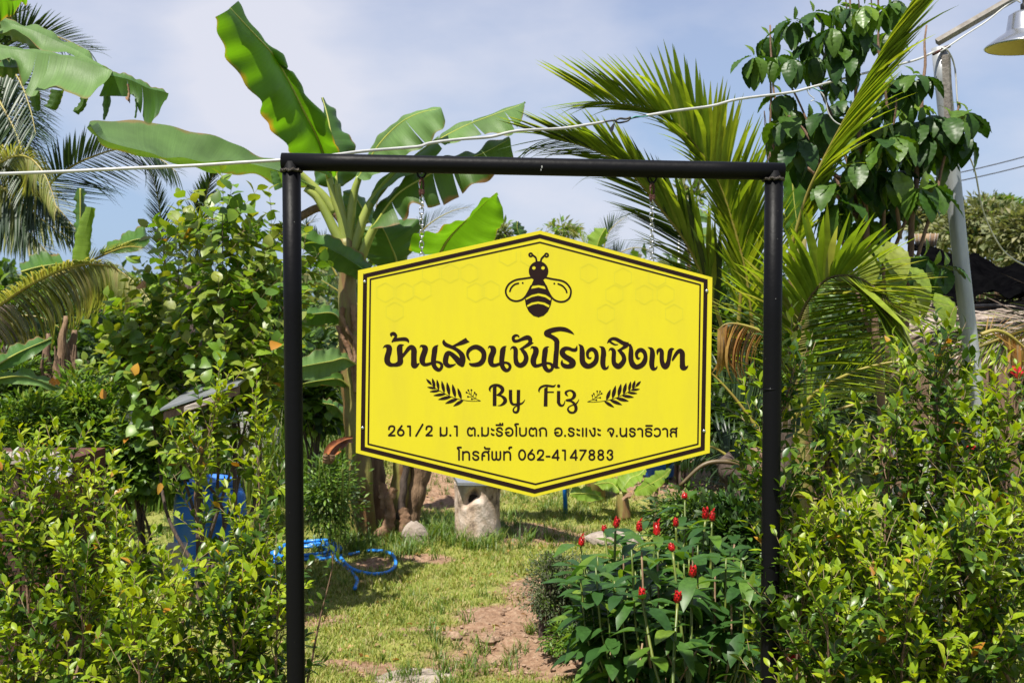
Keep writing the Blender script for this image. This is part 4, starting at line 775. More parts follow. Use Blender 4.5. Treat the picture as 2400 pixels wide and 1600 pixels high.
class Shrub:
    def __init__(s): s.P = []; s.D = []; s.N = []; s.S = []; s.slot = []; s.wood = G()
    def leaf(s, p, d, n, size, slot): s.P.append(p); s.D.append(d); s.N.append(n); s.S.append(size); s.slot.append(slot)
    def sprig(s, p, d, L_, m, size, slotf, spread=50, rtw=0.0014):
        d = unit(d); a = unit(np.cross(d, [0.3, 0.2, 1.0])); b = np.cross(d, a); bend = rng.normal(0, 0.12, 3) + [0, 0, 0.08]
        n = 4; Pp = np.array([p + d * L_ * t + bend * L_ * t * t for t in np.linspace(0, 1, n)]); V, F = tube(Pp, np.linspace(rtw, rtw * 0.6, n), 4); s.wood.put(V, F, 1)
        az = rng.uniform(0, 6.28)
        for i in range(m):
            t = (i + 0.7) / m; q = np.array([np.interp(t, np.linspace(0, 1, n), Pp[:, k]) for k in range(3)]); az += 2.4 + rng.normal(0, .3); e = R(spread * (1.15 - 0.55 * t) + rng.normal(0, 8))
            dd = d * math.cos(e) + (a * math.cos(az) + b * math.sin(az)) * math.sin(e); s.leaf(q, dd, d + np.array([0, 0, 0.7]) + rng.normal(0, .15, 3), size * rng.uniform(0.7, 1.15) * (0.75 if t > 0.88 else 1), slotf())
    def spire(s, base, top, R0, R1, nbr, size, newb=0.4, m=8, L_=0.12, wr=0.006, el=(35, 62), gap=0.055, spread=50, pw=0.6, lo=0.0, dens=1.0):
        base = np.array(base, float); top = np.array(top, float); H = np.linalg.norm(top - base); side = rng.normal(0, 0.04 * H, 3) * [1, 1, 0]
        st = spline(np.array([base, base + (top - base) * 0.35 + side, base + (top - base) * 0.7 - side * 0.6, top]), 7); V, F = tube(st, np.linspace(wr, 0.0018, len(st)), 7); s.wood.put(V, F, 0)
        tt = np.linspace(0, 1, len(st)); az = rng.uniform(0, 6.28)
        for i in range(nbr):
            t = lo + (1 - lo) * (i + rng.uniform(0, 0.8)) / nbr; p = np.array([np.interp(t, tt, st[:, k]) for k in range(3)]); az += 2.4 + rng.normal(0, .25)
            Lb = (R1 + (R0 - R1) * (1 - t) ** pw) * rng.uniform(0.55, 1.12); e = R(rng.uniform(*el)); out = np.array([math.cos(az), math.sin(az), 0]); d = out * math.cos(e) + np.array([0, 0, math.sin(e)])
            npt = 5; bp = np.array([p + d * Lb * q + np.array([0, 0, 0.22 * Lb]) * q * q for q in np.linspace(0, 1, npt)]); V, F = tube(bp, np.linspace(max(0.0016, wr * 0.35 * (1 - t * 0.6)), 0.0012, npt), 5); s.wood.put(V, F, 0)
            ns = max(1, int(Lb / gap * dens))
            for j in range(ns):
                q = 0.25 + 0.75 * (j + rng.uniform(0, 1)) / ns; pp = np.array([np.interp(q, np.linspace(0, 1, npt), bp[:, k]) for k in range(3)]); sd = unit(d + rng.normal(0, 0.55, 3) + [0, 0, 0.45])
                pnew = newb * (0.35 + 0.75 * q) * (0.6 + 0.7 * t); isnew = rng.random() < pnew
                s.sprig(pp, sd, L_ * rng.uniform(0.7, 1.2), m + rng.integers(-1, 2), size * (0.85 if isnew else 1.0), lambda: (2 if (rng.random() < 0.02) else (0 if isnew else 1)), spread)
            # terminal sprig
            s.sprig(bp[-1], d + [0, 0, .4], L_, m, size * .9, (lambda nw=(rng.random() < newb * 1.6): (0 if nw else 1)), spread)
        s.sprig(top, unit(top - base), L_ * 1.2, m + 2, size * .9, lambda: 0, spread)
    def build(s, parent, mats, tm, tag_t, wm, nparts=300, **k):
        A = frames(np.array(s.P), np.array(s.D), np.array(s.N), np.array(s.S)); foliage(parent, A, tm, s.slot, mats, tag_t, nparts, **k)
        if s.wood.n: s.wood.build('branches', wm, parent)
        return len(A)

def blob(name, label, cat, cpx, cpy, Y, rx, ry, n, size, tm, tg, mats, probs=None, clumps=26, group=None, nparts=0, trunk=True, depth=None, wm='bark_d', base=None, spread=0.28):
    "bush: leaves in clumps through an uneven volume, stems below"
    sc = Y / FPX; c = W(cpx, cpy, Y); rx *= sc; ry *= sc; rd = (depth or rx * 0.8); gx, gy = c[0], c[1]; gz = float(hgt(gx, gy))
    o = empty(name, (gx, gy, gz), label, cat, group); s = Shrub()
    u = rng.normal(0, 1, (clumps, 3)); u = unit(u) * (rng.random((clumps, 1)) ** 0.45); K = c + u * [rx, rd, ry]; K[:, 2] = np.maximum(K[:, 2], gz + 0.05)
    w = rng.integers(0, clumps, n); r_ = np.clip(rng.normal(0, 1, (n, 3)), -1.7, 1.7) * [rx * spread, rd * spread, ry * spread]; Pp = K[w] + r_; Pp[:, 2] = np.maximum(Pp[:, 2], gz + 0.02)
    D = unit(r_) * 0.7 + unit(Pp - c) * 0.6 + rng.normal(0, .35, (n, 3)); Nn = np.array([0, 0, 1.0]) + rng.normal(0, .45, (n, 3)); S = size * rng.uniform(0.6, 1.2, n)
    A = frames(Pp, D, Nn, S); slot = rng.choice(len(mats), n, p=probs); foliage(o, A, tm, slot, [M[x] for x in mats], tg, nparts)
    if trunk:
        g = G()
        for k in range(min(clumps, 12)):
            q = spline(np.array([[gx + rng.normal(0, rx * .06), gy + rng.normal(0, rx * .06), gz - 0.02], c * [1, 1, 0] + [0, 0, gz + (K[k][2] - gz) * 0.4] + rng.normal(0, rx * .12, 3) * [1, 1, 0], K[k]]), 5)
            V, F = tube(q, np.linspace(0.012 + 0.006 * ry, 0.003, len(q)), 6); g.put(V, F)
        g.build('stems', [M[wm]], o)
    return o

# ------------------------------------------------------------------ banana plant in the middle
YB = 7.2
bcrown = W(818, 600, YB); bb = GP(848, 1258)
ban = empty('banana_plant', (bb[0], bb[1], float(hgt(bb[0], bb[1]))), 'tall banana plant behind the sign with one big upright leaf above the beam', 'banana plant')
stalk(ban, ID, [(811, 560), (814, 640), (816, 760), (824, 900), (834, 1000), (843, 1100), (852, 1262)], YB, 0.050, 0.085, 'pstem', 'pseudostem', 16, 0.004)
ban2 = empty('banana_sucker', GP(*R2(745, 600)), 'dark dried banana stem between the leaning brown one and the green one', 'banana stem', 'cut banana stems under the sign')
stalk(ban2, R2, [(735, 120), (738, 300), (735, 450), (740, 615)], 7.35, 0.05, 0.075, 'pstem_dry', 'stem_core', 14, 0.005)
ban3 = empty('banana_sucker', GP(*R2(880, 600)), 'yellow green banana stem with black streaks under the lower left edge of the sign', 'banana stem', 'cut banana stems under the sign')
stalk(ban3, R2, [(905, 120), (890, 300), (870, 450), (860, 620)], 7.25, 0.055, 0.07, 'pstem', 'stem_core', 14, 0.004)
stalk(ban3, R2, [(925, 130), (915, 260), (895, 420), (880, 560)], 7.2, 0.02, 0.03, 'bark_d', 'dead_sheath', 8, 0.004)
ban4 = empty('banana_sucker', GP(*R2(920, 610)), 'pale brown banana stem leaning to the right beside the log hive', 'banana stem', 'cut banana stems under the sign')
stalk(ban4, R2, [(1030, 100), (1000, 280), (965, 450), (925, 620)], 7.3, 0.08, 0.06, 'pstem_dry', 'stem_core', 16, 0.006)
lw_ = dict(n=26, wav=0.012, rib=0, fray=1, bulge=0.25)
lamina(ban3, R2, [(820, 370), (790, 430), (795, 520), (770, 600), (710, 655)], [(845, 372), (815, 440), (825, 530), (805, 620), (745, 665)], [(875, 385), (840, 450), (850, 540), (840, 640), (780, 680)], 7.05, 0.03, 0.05, 'dry_leaf', name='dead_leaf', **lw_)
lamina(ban4, R2, [(870, 520), (880, 570), (870, 640), (865, 690)], [(900, 490), (910, 560), (895, 620), (875, 690)], [(930, 510), (955, 580), (930, 640), (895, 670)], 7.1, 0.03, 0.05, 'dry_leaf', name='dead_leaf', **lw_)
lamina(ban2, R2, [(755, 330), (755, 420), (765, 500)], [(775, 340), (785, 420), (790, 500)], [(800, 360), (815, 420), (800, 490)], 7.1, 0.03, 0.03, 'dry_leaf', name='dead_leaf', **lw_)
lamina(ban, R2, [(580, 390), (610, 430), (645, 447)], [(600, 400), (625, 435), (647, 450)], [(620, 405), (640, 435), (649, 450)], 7.1, 0.02, 0.02, 'dry_leaf', name='dead_leaf', **lw_)
for pts, ro in (([(240, 430), (238, 480), (265, 540), (300, 580)], .012), ([(215, 515), (235, 560), (262, 615)], .009), ([(288, 420), (290, 480), (300, 540)], .014), ([(262, 600), (285, 700), (300, 820)], .012), ([(296, 560), (300, 660), (297, 800)], .01)):
    A_ = [(x - 9, y) for x, y in pts]; B_ = [(x + 12, y + 6) for x, y in pts]; lamina(ban, R6, A_, pts, B_, YB - 0.09, 0.02, 0.03, 'dry_leaf', name='dead_leaf', **lw_)
RIBEND[0] = 1
lamina(ban, C2, [(125,100),(150,240),(260,400),(350,560),(430,680),(480,770),(560,870),(660,950),(755,1000)], [(215,45),(335,175),(430,275),(480,340),(560,485),(640,645),(700,760),(740,870),(768,1010)], [(226,38),(375,200),(450,300),(560,390),(640,510),(720,620),(790,760),(830,880),(825,960),(790,992),(772,1010)], (5.9, 7.15), -0.18, 0.24, 'ban_glow', n=60, wav=0.026, bulge=0.12, rib=0.011)
lamina(ban, C2, [(737,552),(745,650),(750,760),(740,880),(690,960),(690,1020),(740,1055),(815,1062)], [(737,552),(765,650),(790,780),(810,900),(818,1062)], [(737,552),(775,600),(850,700),(868,760),(922,820),(925,900),(930,980),(880,1040),(822,1062)], (7.5, 7.3), 0.05, 0.1, 'ban_top', n=44, wav=0.018, rib=0.010)
lamina(ban, ID, [(212,290),(218,282),(281,282),(386,293),(491,316),(561,344),(614,365),(659,377),(705,402),(740,436)], [(213,297),(238,325),(281,341),(351,358),(386,370),(428,369),(480,380),(540,376),(614,390),(665,405),(742,440)], [(214,300),(240,340),(316,361),(403,384),(463,392),(509,407),(561,412),(612,409),(655,440),(744,443)], (6.0, 7.15), 0.40, 0.65, 'ban_pale', n=56, wav=0.008, rib=0.0, bulge=0.06)
lamina(ban, C2, [(440,965),(450,1010),(468,1078)], [(460,968),(475,1010),(485,1072)], [(485,970),(500,1010),(512,1060)], 6.9, 0, 0.02, 'ban_top', n=14, rib=0, name='leaf_flap')
lamina(ban, C2, [(1405,608),(1300,618),(1180,668),(1080,745),(1000,850),(925,1000)], [(1407,616),(1300,635),(1190,688),(1090,780),(1010,890),(940,1010)], [(1425,640),(1432,690),(1380,770),(1290,850),(1180,910),(1080,980),(960,1018)], (6.9, 7.2), 0.05, -0.2, 'ban_pale', n=48, wav=0.012, rib=0.009, tears=((1, .34),))
lamina(ban, C2, [(1885,578),(1700,635),(1640,660),(1440,728),(1270,870),(1090,985),(1020,1080)], [(1886,582),(1690,655),(1560,705),(1430,770),(1300,850),(1150,985),(1010,1140)], [(1889,590),(1810,740),(1690,752),(1470,797),(1400,872),(1180,1010),(1012,1150)], (6.9, 7.2), 0.03, -0.12, 'ban_pale', n=60, wav=0.014, rib=0.008, tears=((1, .12), (1, .30), (1, .52), (1, .7), (-1, .3), (-1, .5)))
lamina(ban, C2, [(1790,775),(1600,850),(1400,905),(1270,985),(1160,1050),(1050,1160)], [(1800,785),(1640,868),(1450,935),(1300,1010),(1150,1110),(1020,1290)], [(1830,890),(1720,985),(1600,1062),(1470,1132),(1360,1190),(1260,1160),(1160,1272),(1000,1282)], (6.95, 7.1), 0.10, -0.05, 'ban_burn', n=60, wav=0.02, rib=0.009, tears=((1, .38), (1, .50), (1, .60), (1, .8)), fray=1)
lamina(ban, C2, [(1722,1085),(1650,1130),(1530,1240),(1400,1288),(1250,1340),(1225,1410)], [(1722,1088),(1650,1150),(1560,1235),(1500,1290),(1440,1360),(1400,1430)], [(1722,1090),(1762,1220),(1735,1300),(1690,1370),(1600,1430),(1480,1500)], (6.2, 6.9), -0.1, 0.12, 'ban_glow', n=44, wav=0.016, rib=0.009)
lamina(ban, C2, [(1060,1272),(930,1290),(935,1350),(965,1420),(1040,1510)], [(1070,1275),(1100,1330),(1125,1390),(1150,1450),(1165,1520)], [(1080,1272),(1180,1240),(1290,1250),(1262,1380),(1200,1510)], (7.3, 7.4), 0.06, 0.1, 'ban_top', n=36, rib=0.009)
lamina(ban, C2, [(905,1068),(850,1090),(860,1180),(885,1270),(900,1320)], [(906,1068),(940,1140),(975,1200),(1000,1260)], [(907,1068),(985,1140),(1040,1220),(1030,1290)], 7.6, 0.05, 0.1, 'ban_top', n=30, rib=0.008)
lamina(ban, C2, [(560,1235),(615,1280),(740,1320),(860,1370),(960,1440),(1025,1500)], [(560,1290),(615,1335),(730,1385),(840,1440),(935,1500),(990,1540)], [(560,1350),(615,1402),(700,1460),(790,1510),(890,1562),(940,1575)], (6.75, 7.1), 0.10, 0.05, 'ban_top', n=40, wav=0.012, rib=0.0, bulge=0.1)
lamina(ban, R6, [(40,668),(120,630),(190,620),(250,635),(303,690)], [(40,705),(120,690),(190,678),(250,665),(303,692)], [(40,765),(120,765),(180,745),(240,720),(303,695)], (6.6, 7.1), 0.12, 0.0, 'ban_pale', n=30, rib=0.006)
lamina(ban, R6, [(40,790),(150,742),(230,735),(300,830)], [(40,785),(150,765),(235,765),(300,834)], [(40,800),(150,792),(240,800),(300,838)], (6.8, 7.2), 0.05, 0.05, 'ban_top', n=26, rib=0.006)
lamina(ban, R6, [(40,455),(120,430),(200,430),(250,480)], [(40,470),(120,460),(200,460),(250,520)], [(40,510),(120,520),(200,505),(250,525)], (7.0, 7.3), 0.1, 0.05, 'ban_top', n=26, rib=0.006)
lamina(ban, R6, [(150,850),(200,860),(250,900)], [(150,870),(210,885),(265,950)], [(160,880),(200,930),(270,955)], 7.4, 0.1, 0.05, 'ban_top', n=20, rib=0.005)
RIBEND[0] = 0
for pts in ([(768,965),(800,1100),(850,1250),(868,1400)], [(820,1040),(835,1150),(868,1290),(880,1400)], [(945,1000),(915,1100),(895,1250),(882,1400)], [(1150,975),(1080,1060),(1010,1150),(960,1260),(915,1420)], [(1100,1180),(1040,1270),(990,1370),(955,1460)], [(640,1065),(700,1110),(745,1180),(800,1290),(850,1390)], [(610,980),(660,1030),(740,1110),(810,1200)]):
    stalk(ban, C2, pts, (7.15, 7.2), 0.021, 0.036, 'petiole', wob=0.0006)
stalk(ban, C2, [(560,1260),(640,1210),(720,1175),(800,1200),(850,1260)], 7.3, 0.028, 0.025, 'pstem_dry', 'dead_petiole')
lamina(ban, R6, [(150,1140),(160,1080),(195,1045),(240,1030),(290,1020)], [(165,1142),(185,1095),(215,1062),(255,1040),(290,1032)], [(185,1145),(215,1110),(240,1085),(265,1060),(290,1050)], (6.6, 7.0), 0.02, 0.05, 'dry_orange', n=26, rib=0, name='dead_leaf', bulge=0.5, label='orange brown dried leaf drooping left beside the sign edge')
lamina(ban, R6, [(152,1105),(150,1130),(155,1145)], [(180,1105),(182,1130),(180,1150)], [(205,1108),(207,1128),(195,1145)], (6.58, 6.6), -.01, .01, 'dry_leaf', n=14, rib=0, name='dead_leaf', bulge=0.3)

# ------------------------------------------------------------------ banana leaves reaching in at the top left
bl_ = W(-330, 620, 5.2); bl = empty('banana_plant', (bl_[0], bl_[1], 0), 'banana plant whose torn waxy leaves hang into the top left corner', 'banana plant')
stalk(bl, ID, [(-330, 500), (-335, 900), (-340, 1480)], 5.2, 0.06, 0.1, 'pstem', 'pseudostem', 14)
stalk(bl, ID, [(-300, 560), (-240, 250), (-120, 90), (0, 60)], 5.2, 0.03, 0.014, 'petiole'); stalk(bl, ID, [(-290, 560), (-200, 250), (-100, 120), (0, 108)], 5.1, 0.03, 0.014, 'petiole')
lamina(bl, C1, [(-120,60),(-20,98),(70,130),(250,180),(400,245),(520,310),(640,398),(752,470)], [(-120,90),(-20,125),(70,155),(250,215),(400,285),(520,340),(640,412),(752,472)], [(-120,235),(0,235),(70,190),(150,230),(270,325),(390,350),(520,382),(640,432),(752,476)], (5.3, 5.0), 0.12, -0.05, 'ban_pale', n=44, wav=0.01, rib=0)
lamina(bl, C1, [(-120,300),(0,303),(200,328),(400,358),(600,408),(752,473)], [(-120,315),(0,320),(200,345),(400,375),(600,424),(752,476)], [(-100,400),(10,405),(90,372),(150,600),(262,613),(430,605),(612,662),(690,560)], (5.0, 4.9), 0.05, -0.10, 'ban_pale', n=50, wav=0.006, rib=0, tears=((1, .42), (1, .52)))
lamina(bl, C1, [(735,470),(880,508),(1000,568),(1085,600),(1127,618)], [(720,500),(870,535),(990,590),(1080,610),(1127,625)], [(640,626),(790,630),(900,645),(960,815),(1030,808),(1085,680),(1115,660)], (4.95, 4.9), 0.05, 0.0, 'ban_top', n=40, wav=0.010, rib=0, tears=((1, .30), (1, .55)))
for a_, b_2, d_ in (([(690, 520), (688, 700), (692, 803)], [(740, 530), (738, 700), (700, 803)], 5.0), ([(540, 630), (530, 690), (482, 742)], [(590, 650), (570, 720), (525, 768)], 5.1), ([(340, 600), (320, 680), (296, 710)], [(430, 605), (400, 700), (372, 742)], 5.12), ([(195, 610), (205, 690), (232, 745)], [(268, 610), (272, 700), (270, 742)], 5.1), ([(905, 660), (910, 720), (902, 790)], [(909, 660), (916, 720), (906, 790)], 4.9), ([(850, 560), (860, 620), (840, 655)], [(862, 565), (868, 640), (868, 695)], 4.9)):
    mid_ = [((p[0] + q[0]) / 2, (p[1] + q[1]) / 2) for p, q in zip(a_, b_2)]; lamina(bl, C1, a_, mid_, b_2, d_, 0.02, 0.02, 'ban_burn' if a_[0][0] < 600 else ('dry_leaf' if a_[0][0] == 850 else 'ban_top'), n=16, rib=0, name='leaf_flap', bulge=0.15)
lamina(bl, C1, [(-200,260),(-20,255),(70,250),(160,300),(265,330)], [(-200,220),(-20,215),(70,190),(170,240),(268,328)], [(-200,180),(-20,178),(70,182),(180,235),(270,326)], (5.5, 5.3), 0.1, 0.1, 'ban_top', n=24, rib=0)
lamina(bl, C1, [(-20,400),(60,385),(100,370),(180,372)], [(-20,440),(60,450),(120,450),(190,420)], [(-20,500),(80,520),(150,470),(195,430)], 5.4, 0.1, 0.1, 'ban_top', n=24, rib=0)
lamina(bl, C1, [(-160,-60),(0,-90),(120,-60),(190,-20)], [(-160,-20),(0,-20),(90,0),(178,-10)], [(-160,130),(0,130),(60,122),(120,60),(182,0)], (4.6, 4.5), 0.0, 0.15, 'ban_glow', n=30, rib=0.006)

# banana plant on the left behind the hedge
lb = GP(*C5(330, 1330)); YL = float(lb[1]); YL = 7.0; lb = W(145, 1200, YL)
bq = empty('banana_plant', (lb[0], lb[1], 0), 'shaded banana plant at the left with brown dead sheaths and a bright rolled young leaf', 'banana plant')
stalk(bq, C5, [(370, 700), (350, 900), (335, 1100), (320, 1500), (310, 1750)], YL, 0.012, 0.09, 'pstem_dry', 'pseudostem', 14, 0.005)
stalk(bq, C5, [(420, 780), (400, 950), (380, 1200), (380, 1750)], YL + .2, 0.015, 0.09, 'bark', 'pseudostem', 14, 0.005)
stalk(bq, C5, [(270, 800), (265, 1000), (262, 1300), (262, 1750)], YL + .1, 0.012, 0.07, 'bark', 'pseudostem', 14, 0.005)
for q in range(12):
    x = rng.uniform(240, 440); y = rng.uniform(860, 1100); pts = [(x, y), (x + rng.uniform(-15, 15), y + 90), (x + rng.uniform(-30, 30), y + rng.uniform(150, 230))]; lamina(bq, C5, [(p[0] - rng.uniform(4, 12) * (.2 if i_ == 0 else 1), p[1]) for i_, p in enumerate(pts)], pts, [(p[0] + rng.uniform(4, 12) * (.2 if i_ == 0 else 1), p[1]) for i_, p in enumerate(pts)], YL - 0.1, 0.02, 0.02, 'dead_dark', name='dead_leaf', **lw_)
lamina(bq, C5, [(500,95),(450,200),(430,300),(415,395)], [(518,85),(485,220),(465,310),(455,395)], [(527,92),(515,200),(515,290),(505,385)], 6.9, 0.05, 0.05, 'ban_young', n=30, rib=0, bulge=0.4)
lamina(bq, C5, [(-60,960),(0,915),(120,850),(290,812)], [(-60,1010),(20,955),(130,895),(292,825)], [(-60,1050),(0,1012),(80,985),(200,922),(292,850)], (5.6, 5.9), 0.1, 0.0, 'ban_top', n=30, rib=0.006, wav=.012)
lamina(bq, C5, [(-60,1040),(0,1028),(90,1005),(180,1010),(330,1080),(345,1110)], [(-60,1060),(0,1052),(90,1040),(180,1052),(300,1095),(345,1112)], [(-60,1085),(0,1085),(180,1090),(290,1120),(345,1114)], (5.6, 5.9), 0.1, 0.0, 'ban_pale', n=30, rib=0.006)
lamina(bq, C5, [(110,420),(220,340),(340,360)], [(120,450),(230,420),(370,400)], [(130,500),(250,490),(400,450)], 7.6, 0.2, 0.0, 'ban_top', n=26, rib=0.006)
lamina(bq, C5, [(560,330),(650,270),(800,190),(830,240)], [(570,345),(660,310),(760,270),(840,260)], [(580,350),(700,345),(790,330),(850,280)], 7.8, 0.2, 0.0, 'ban_top', n=26, rib=0.006)
lamina(bq, C5, [(430,-20),(425,120),(430,250)], [(455,-20),(455,120),(450,250)], [(480,-20),(480,120),(470,250)], 7.6, 0.1, 0.1, 'ban_top', n=26, rib=0.006)

# small banana plant right of the middle
sb = W(*R3(735, 470), 8.0); sb = empty('young_banana_plant', (sb[0], sb[1], float(hgt(sb[0], sb[1]))), 'small young banana plant with yellow green leaves below the right side of the sign', 'banana plant')
stalk(sb, R3, [(730, 290), (738, 360), (742, 470)], 8.0, 0.035, 0.06, 'pstem', 'pseudostem', 12)
lamina(sb, R3, [(385,300),(410,262),(520,262),(620,325)], [(388,305),(450,300),(530,305),(620,330)], [(392,312),(440,345),(530,358),(620,334)], (7.8, 7.95), 0.1, -0.05, 'ban_young', n=26, rib=0.005)
lamina(sb, R3, [(545,230),(600,200),(680,190),(725,260)], [(555,240),(610,230),(670,235),(722,290)], [(570,245),(610,280),(670,290),(718,300)], (8.2, 8.0), 0.1, -0.05, 'ban_young', n=26, rib=0.005)
lamina(sb, R3, [(905,120),(850,140),(740,150),(700,230)], [(900,130),(850,175),(790,200),(735,285)], [(895,150),(870,210),(800,255),(745,292)], (8.1, 8.0), 0.1, -0.1, 'ban_young', n=26, rib=0.005)
lamina(sb, R3, [(1058,138),(980,150),(880,215),(815,285)], [(1060,142),(1000,195),(900,250),(820,292)], [(1058,150),(1010,240),(920,310),(825,315)], (7.7, 7.95), 0.1, -0.05, 'ban_young', n=28, rib=0.005)
lamina(sb, R3, [(820,290),(780,300),(740,330)], [(800,310),(770,315),(738,345)], [(790,335),(765,335),(745,352)], 7.8, 0.02, 0.0, 'dry_leaf', n=16, rib=0, name='dead_leaf', bulge=.3)
# banana plant behind the right post
rb = W(1850, 700, 6.6); rb = empty('banana_plant', (rb[0], rb[1], 0), 'banana plant half hidden behind the right post, pale upright leaf beside the palm', 'banana plant')
stalk(rb, ID, [(1870, 560), (1872, 800), (1878, 1300)], 6.7, 0.05, 0.08, 'pstem', 'pseudostem', 12)
lamina(rb, C4, [(330,790),(300,900),(302,1050),(330,1240)], [(345,800),(350,920),(360,1050),(385,1240)], [(360,800),(420,930),(420,1080),(400,1240)], 6.7, 0.1, 0.1, 'ban_glow', n=34, rib=0.006)
lamina(rb, C4, [(290,1120),(300,1200),(340,1260)], [(310,1120),(340,1190),(370,1250)], [(330,1110),(370,1170),(385,1230)], 6.8, 0.1, 0.1, 'ban_top', n=20, rib=0.004)
lamina(rb, C3, [(1065,1285),(1150,1280),(1245,1295)], [(1070,1320),(1150,1322),(1250,1330)], [(1085,1350),(1160,1375),(1255,1380)], 7.4, 0.1, 0.0, 'ban_pale', n=24, rib=0.004)
lamina(rb, C3, [(1140,1195),(1190,1190),(1240,1205)], [(1145,1220),(1190,1222),(1240,1235)], [(1150,1245),(1190,1255),(1240,1265)], 7.5, 0.1, 0.0, 'ban_pale', n=20, rib=0)
tb = W(1395, 800, 8.6); tb = empty('banana_plant', (tb[0], tb[1], 0), 'far banana plant behind the sign with a bright leaf tip above its top right edge', 'banana plant')
stalk(tb, ID, [(1392, 590), (1395, 800), (1395, 1180)], 8.6, 0.05, 0.08, 'pstem', 'pseudostem', 12)
lamina(tb, C3, [(640,1288),(580,1300),(545,1360),(530,1450)], [(650,1290),(620,1340),(600,1400),(590,1460)], [(658,1300),(655,1350),(635,1400),(620,1460)], 8.5, 0.1, 0.1, 'ban_young', n=26, rib=0.004)
lamina(tb, C3, [(150,1250),(120,1270),(135,1330)], [(152,1252),(150,1290),(165,1330)], [(155,1252),(190,1290),(210,1330)], 8.6, 0.1, 0.1, 'ban_top', n=18, rib=0.003)

# ------------------------------------------------------------------ coconut palms
p1 = W(1735, 1150, 6.0); cp = empty('coconut_palm', (p1[0], p1[1], 0), 'coconut palm behind the sign with fronds arching up and left over the beam', 'palm')
frond(cp, ID, [(1770,830),(1758,720),(1743,622),(1709,497),(1680,423),(1647,365),(1585,290),(1523,261),(1460,245),(1400,238)], (6.0, 5.6), (185, 235), 'palm', n=100, ang=(17, 10), angR=(38, 27), phi=(20, 5), ind=95, prof=(1.0, 1.0, .75), lw=1.5, t0=.12, label='big arching frond whose tip bends down to the left')
frond(cp, ID, [(1700,790),(1670,700),(1643,638),(1602,560),(1548,489),(1494,423),(1436,373),(1357,340),(1290,325)], (6.2, 5.7), (185, 225), 'palm', n=92, ang=(36, 18), angR=(24, 12), phi=(0, 30), ind=95, prof=(1.0, 1.0, .7), lw=1.5, t0=.1, mats2=['palm_dark'])
frond(cp, ID, [(1730,760),(1740,650),(1752,560),(1760,480),(1758,420)], (6.5, 6.3), (210, 180), 'palm', n=44, ang=(30, 12), phi=(0, 10), ind=40, lw=1.5)
frond(cp, C4, [(330,1420),(350,1300),(420,1050),(500,870),(620,640),(760,380),(880,170),(1010,-30)], (4.9, 4.3), (0, 235), 'palm', n=120, ang=(17, 9), angR=(17, 8), phi=(0, 0), ind=100, prof=(.6, 1.0, 1.0), lw=1.5, jit=.7, t0=.05, r=0.010, label='long narrow frond rising to the top right corner')
frond(cp, R4, [(320,420),(200,370),(80,340),(0,345),(-50,380)], 4.3, (155, 0), 'palm_dry', n=26, ang=(80, 60), phi=(0, 0), ind=26, drop=2, lw=2.4, prof=(.7, 1, .8), r=.008, rm='rachis', label='dead yellowed frond hanging left of the right post')
stalk(cp, R3, [(1400, 60), (1480, 220), (1540, 420), (1590, 650), (1620, 1000)], 5.7, 0.05, 0.07, 'bark_d', 'trunk', 12, .006)
stalk(cp, R3, [(1640, 0), (1640, 300), (1640, 700), (1630, 1100)], 5.5, 0.05, 0.06, 'bark', 'leaf_base', 12, .004)
stalk(cp, R3, [(1120, 250), (1280, 110), (1440, 90), (1560, 120)], 5.6, 0.008, 0.016, 'rachis_d', 'leaf_base', 8)
frond(cp, R3, [(1560,160),(1450,60),(1330,-10),(1200,20),(1130,90)], 5.7, (120, 130), 'palm_dark', n=30, ang=(60, 30), phi=(0, 0), ind=0, drop=2, lw=1.2)
frond(cp, R3, [(1600,560),(1560,380),(1500,220),(1400,130)], 5.8, (150, 150), 'palm_dark', n=26, ang=(65, 40), phi=(0, 0), ind=0, drop=1, lw=1.2)
pw = W(1800, 1180, 5.0); cw = empty('coconut_palm', (pw[0], pw[1], 0), 'young palm behind the right post, leaflets fanning from a dark arched rib', 'palm')
frond(cw, ID, [(1840,1000),(1848,880),(1858,800),(1879,733),(1904,690),(1936,656),(1975,645),(2020,655),(2070,690),(2110,740)], (4.6, 4.1), (240, 300), 'palm', n=86, ang=(80, 35), angR=(92, 16), phi=(10, 5), ind=110, prof=(.9, 1.0, .55), lw=2.1, jit=.9, t0=.12, r=.011, rm='rachis_d', label='arched frond with a nearly black rib', mats2=['palm_yel'], drop=1, tprob=(.75, .25, 0))
frond(cw, ID, [(1840,1010),(1900,930),(1980,880),(2080,850),(2190,845)], (4.9, 4.6), (150, 150), 'palm', n=40, ang=(45, 20), phi=(-10, 10), ind=60, lw=1.3, t0=.1, tprob=(.8, .2, 0), mats2=['palm_dark'])
frond(cw, ID, [(1820,1060),(1920,980),(2040,940),(2180,940)], (5.4, 5.2), (150, 160), 'palm_dark', n=44, ang=(50, 25), phi=(0, 0), ind=40, lw=1.3)
frond(cw, R4, [(1880,420),(1980,390),(2080,420),(2200,520),(2300,640)], 5.6, (70, 120), 'palm_dry', n=24, ang=(60, 30), phi=(0, 0), ind=24, lw=1.6, drop=1, label='yellow drooping frond before the hut')
frond(cw, ID, [(2500,720),(2400,770),(2300,810),(2200,850),(2120,900)], 5.9, (110, 140), 'palm', n=44, ang=(50, 25), phi=(0, 0), ind=40, lw=1.2, mats2=['palm_dark'])
frond(cw, ID, [(1800,1040),(1720,930),(1650,860),(1600,840)], 5.6, (120, 150), 'palm_dark', n=34, ang=(55, 25), phi=(0, 0), ind=30, lw=1.2)
stalk(cw, ID, [(1842, 960), (1838, 1050), (1830, 1250), (1828, 1500)], 4.9, 0.03, 0.06, 'bark_d', 'trunk', 12, .004)

